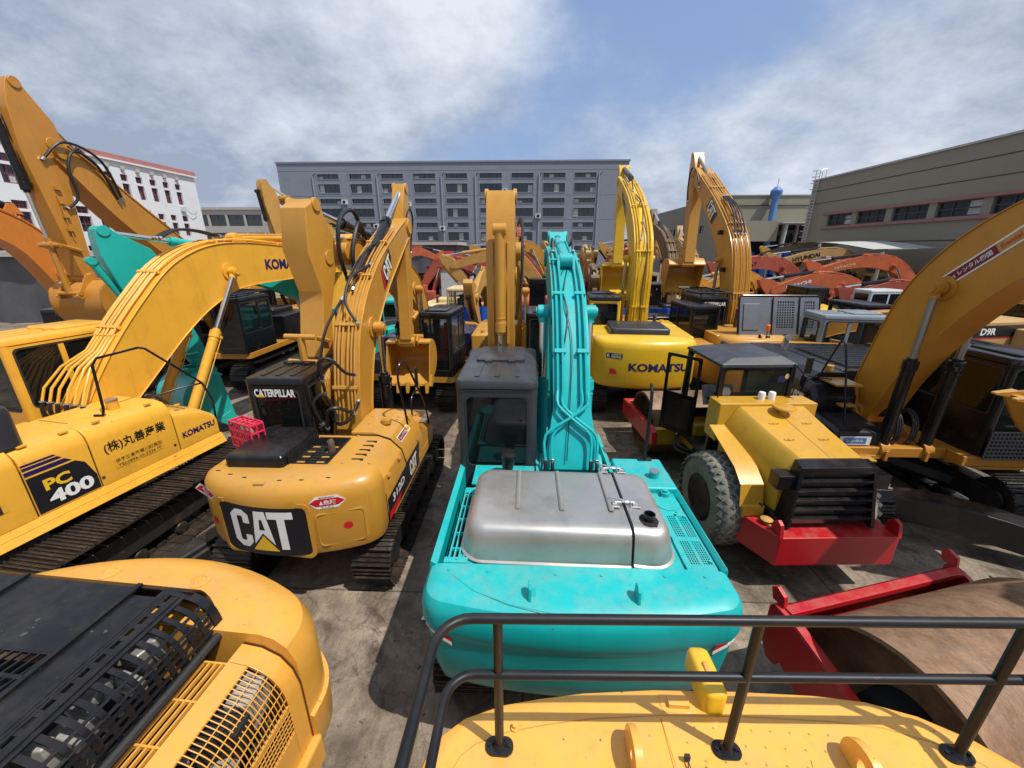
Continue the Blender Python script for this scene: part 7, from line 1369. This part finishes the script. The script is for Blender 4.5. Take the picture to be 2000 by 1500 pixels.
# loose attachments and the beams lying on the ground
o = thing('excavator_boom', 'black steel boom lying on the ground in the shade at the right', 'boom', (0, 0, 0)); g = MB(); S_ = smooth([(5.6, 6.6, .35, .16), (6.6, 6.1, .62, .22), (7.6, 5.65, .55, .24), (8.7, 5.1, .35, .2), (9.8, 4.5, .3, .16)], 6)
g.loft([[(x - .1, y - .2, z - h_), (x + .1, y + .2, z - h_), (x + .1, y + .2, z + h_), (x - .1, y - .2, z + h_)] for x, y, z, h_ in S_]); g.build('boom_body', 'black', o, bevel=.02); g = MB(); g.cyl((5.5, 6.35, .35), (5.7, 6.9, .35), .14, n=16); g.cyl((9.7, 4.25, .3), (9.9, 4.8, .3), .14, n=16); g.build('pivot_boss', 'frame', o)
o = thing('track_frame', 'black rusty steel beam lying beside the track between the two left machines', 'steel beam', (0, 0, 0)); g = MB(); S_ = [(-5.35, 3.4), (-4.6, 5.5)]
d = V((.75, 2.1, 0)).normalized(); n_ = V((d.y, -d.x, 0)); Rm = Matrix((n_, d, V((0, 0, 1)))).transposed()
g.box((-5.0, 4.55, .38), (.42, 2.7, .34), Rm); g.box((-5.0, 4.55, .58), (.30, 2.5, .08), Rm); [g.cyl(V((-5.0, 4.55, .38)) + d * q - n_ * .3, V((-5.0, 4.55, .38)) + d * q + n_ * .3, .12, n=14) for q in (-1.2, -.4, .4, 1.2)]; g.build('beam_body', 'frame', o, bevel=.04, seg=3); g = MB(); [g.cyl(V((-5.0, 4.55, .12)) + d * q - n_ * .2, V((-5.0, 4.55, .12)) + d * q + n_ * .2, .12, n=14) for q in (-1.3, 1.3)]; g.build('roller', 'rustpipe', o)
excavator('excavator', 'yellow bucket with pointed teeth reaching in from the right edge over the black cab', 'excavator', (12.85, 4.9), 270, W=2.7, Rr=2.6, col='cat', lod=1, boom=[(.2, 1.85, .26), (1.0, 3.0, .32), (2.0, 4.0, .40), (3.0, 4.5, .32), (3.8, 4.5, .2)], bw=.45, cyl=((.9, 1.3), (1.8, 3.8)), arm=((3.9, 5.0), (5.0, 3.05)), bucket=1.15, bs=.85, bang=-8, bflip=-1, cylin=(2.6, 5.0, .5))
# old truck and cabs at far left
def truck(x, y, hd, lab):
    r = thing('truck', lab, 'truck', (x, y, 0), hd); g = MB(); g.prismx([(0, .9), (2.0, .9), (2.05, 1.8), (1.7, 2.9), (.0, 2.95)], -1.15, 1.15); cbo = g.build('cab', 'whiteveh', r, bevel=.08)
    g = MB(); g.add([(-1.0, 2.04, 1.85), (1.0, 2.04, 1.85), (.95, 1.78, 2.75), (-.95, 1.78, 2.75)], [(0, 1, 2, 3)]); g.build('windscreen', 'winglass', cbo); g = MB(); [g.b2(s * 1.152, s * 1.156, .4, 1.6, 1.8, 2.6) for s in (-1, 1)]; g.build('window', 'winglass', cbo)
    g = MB(); g.b2(-1.1, 1.1, -5, -.1, .9, 1.1); g.b2(-1.2, 1.2, -5, -.2, 1.12, 2.2); g.build('cargo_bed', 'greyblue', r, bevel=.03)
    for s in (-1, 1):
        g = MB(); g.tube([(s * 1.15, 1.9, 2.5), (s * 1.4, 2.0, 2.5), (s * 1.4, 2.0, 2.1)], .02, 5); g.box((s * 1.42, 2.0, 2.2), (.2, .06, .45)); g.build('mirror', 'whiteveh', r)
        for yy in (1.0, -3.6): g = MB(); g.lathe([(.25, -.14), (.48, -.14), (.5, 0), (.48, .14), (.25, .14)], (s * .98, yy, .5), ax='x', n=20); g.build('wheel', 'rubber', r)
truck(-16.4, 18.2, 178, 'old white lorry cab with big mirrors behind the machines at far left')
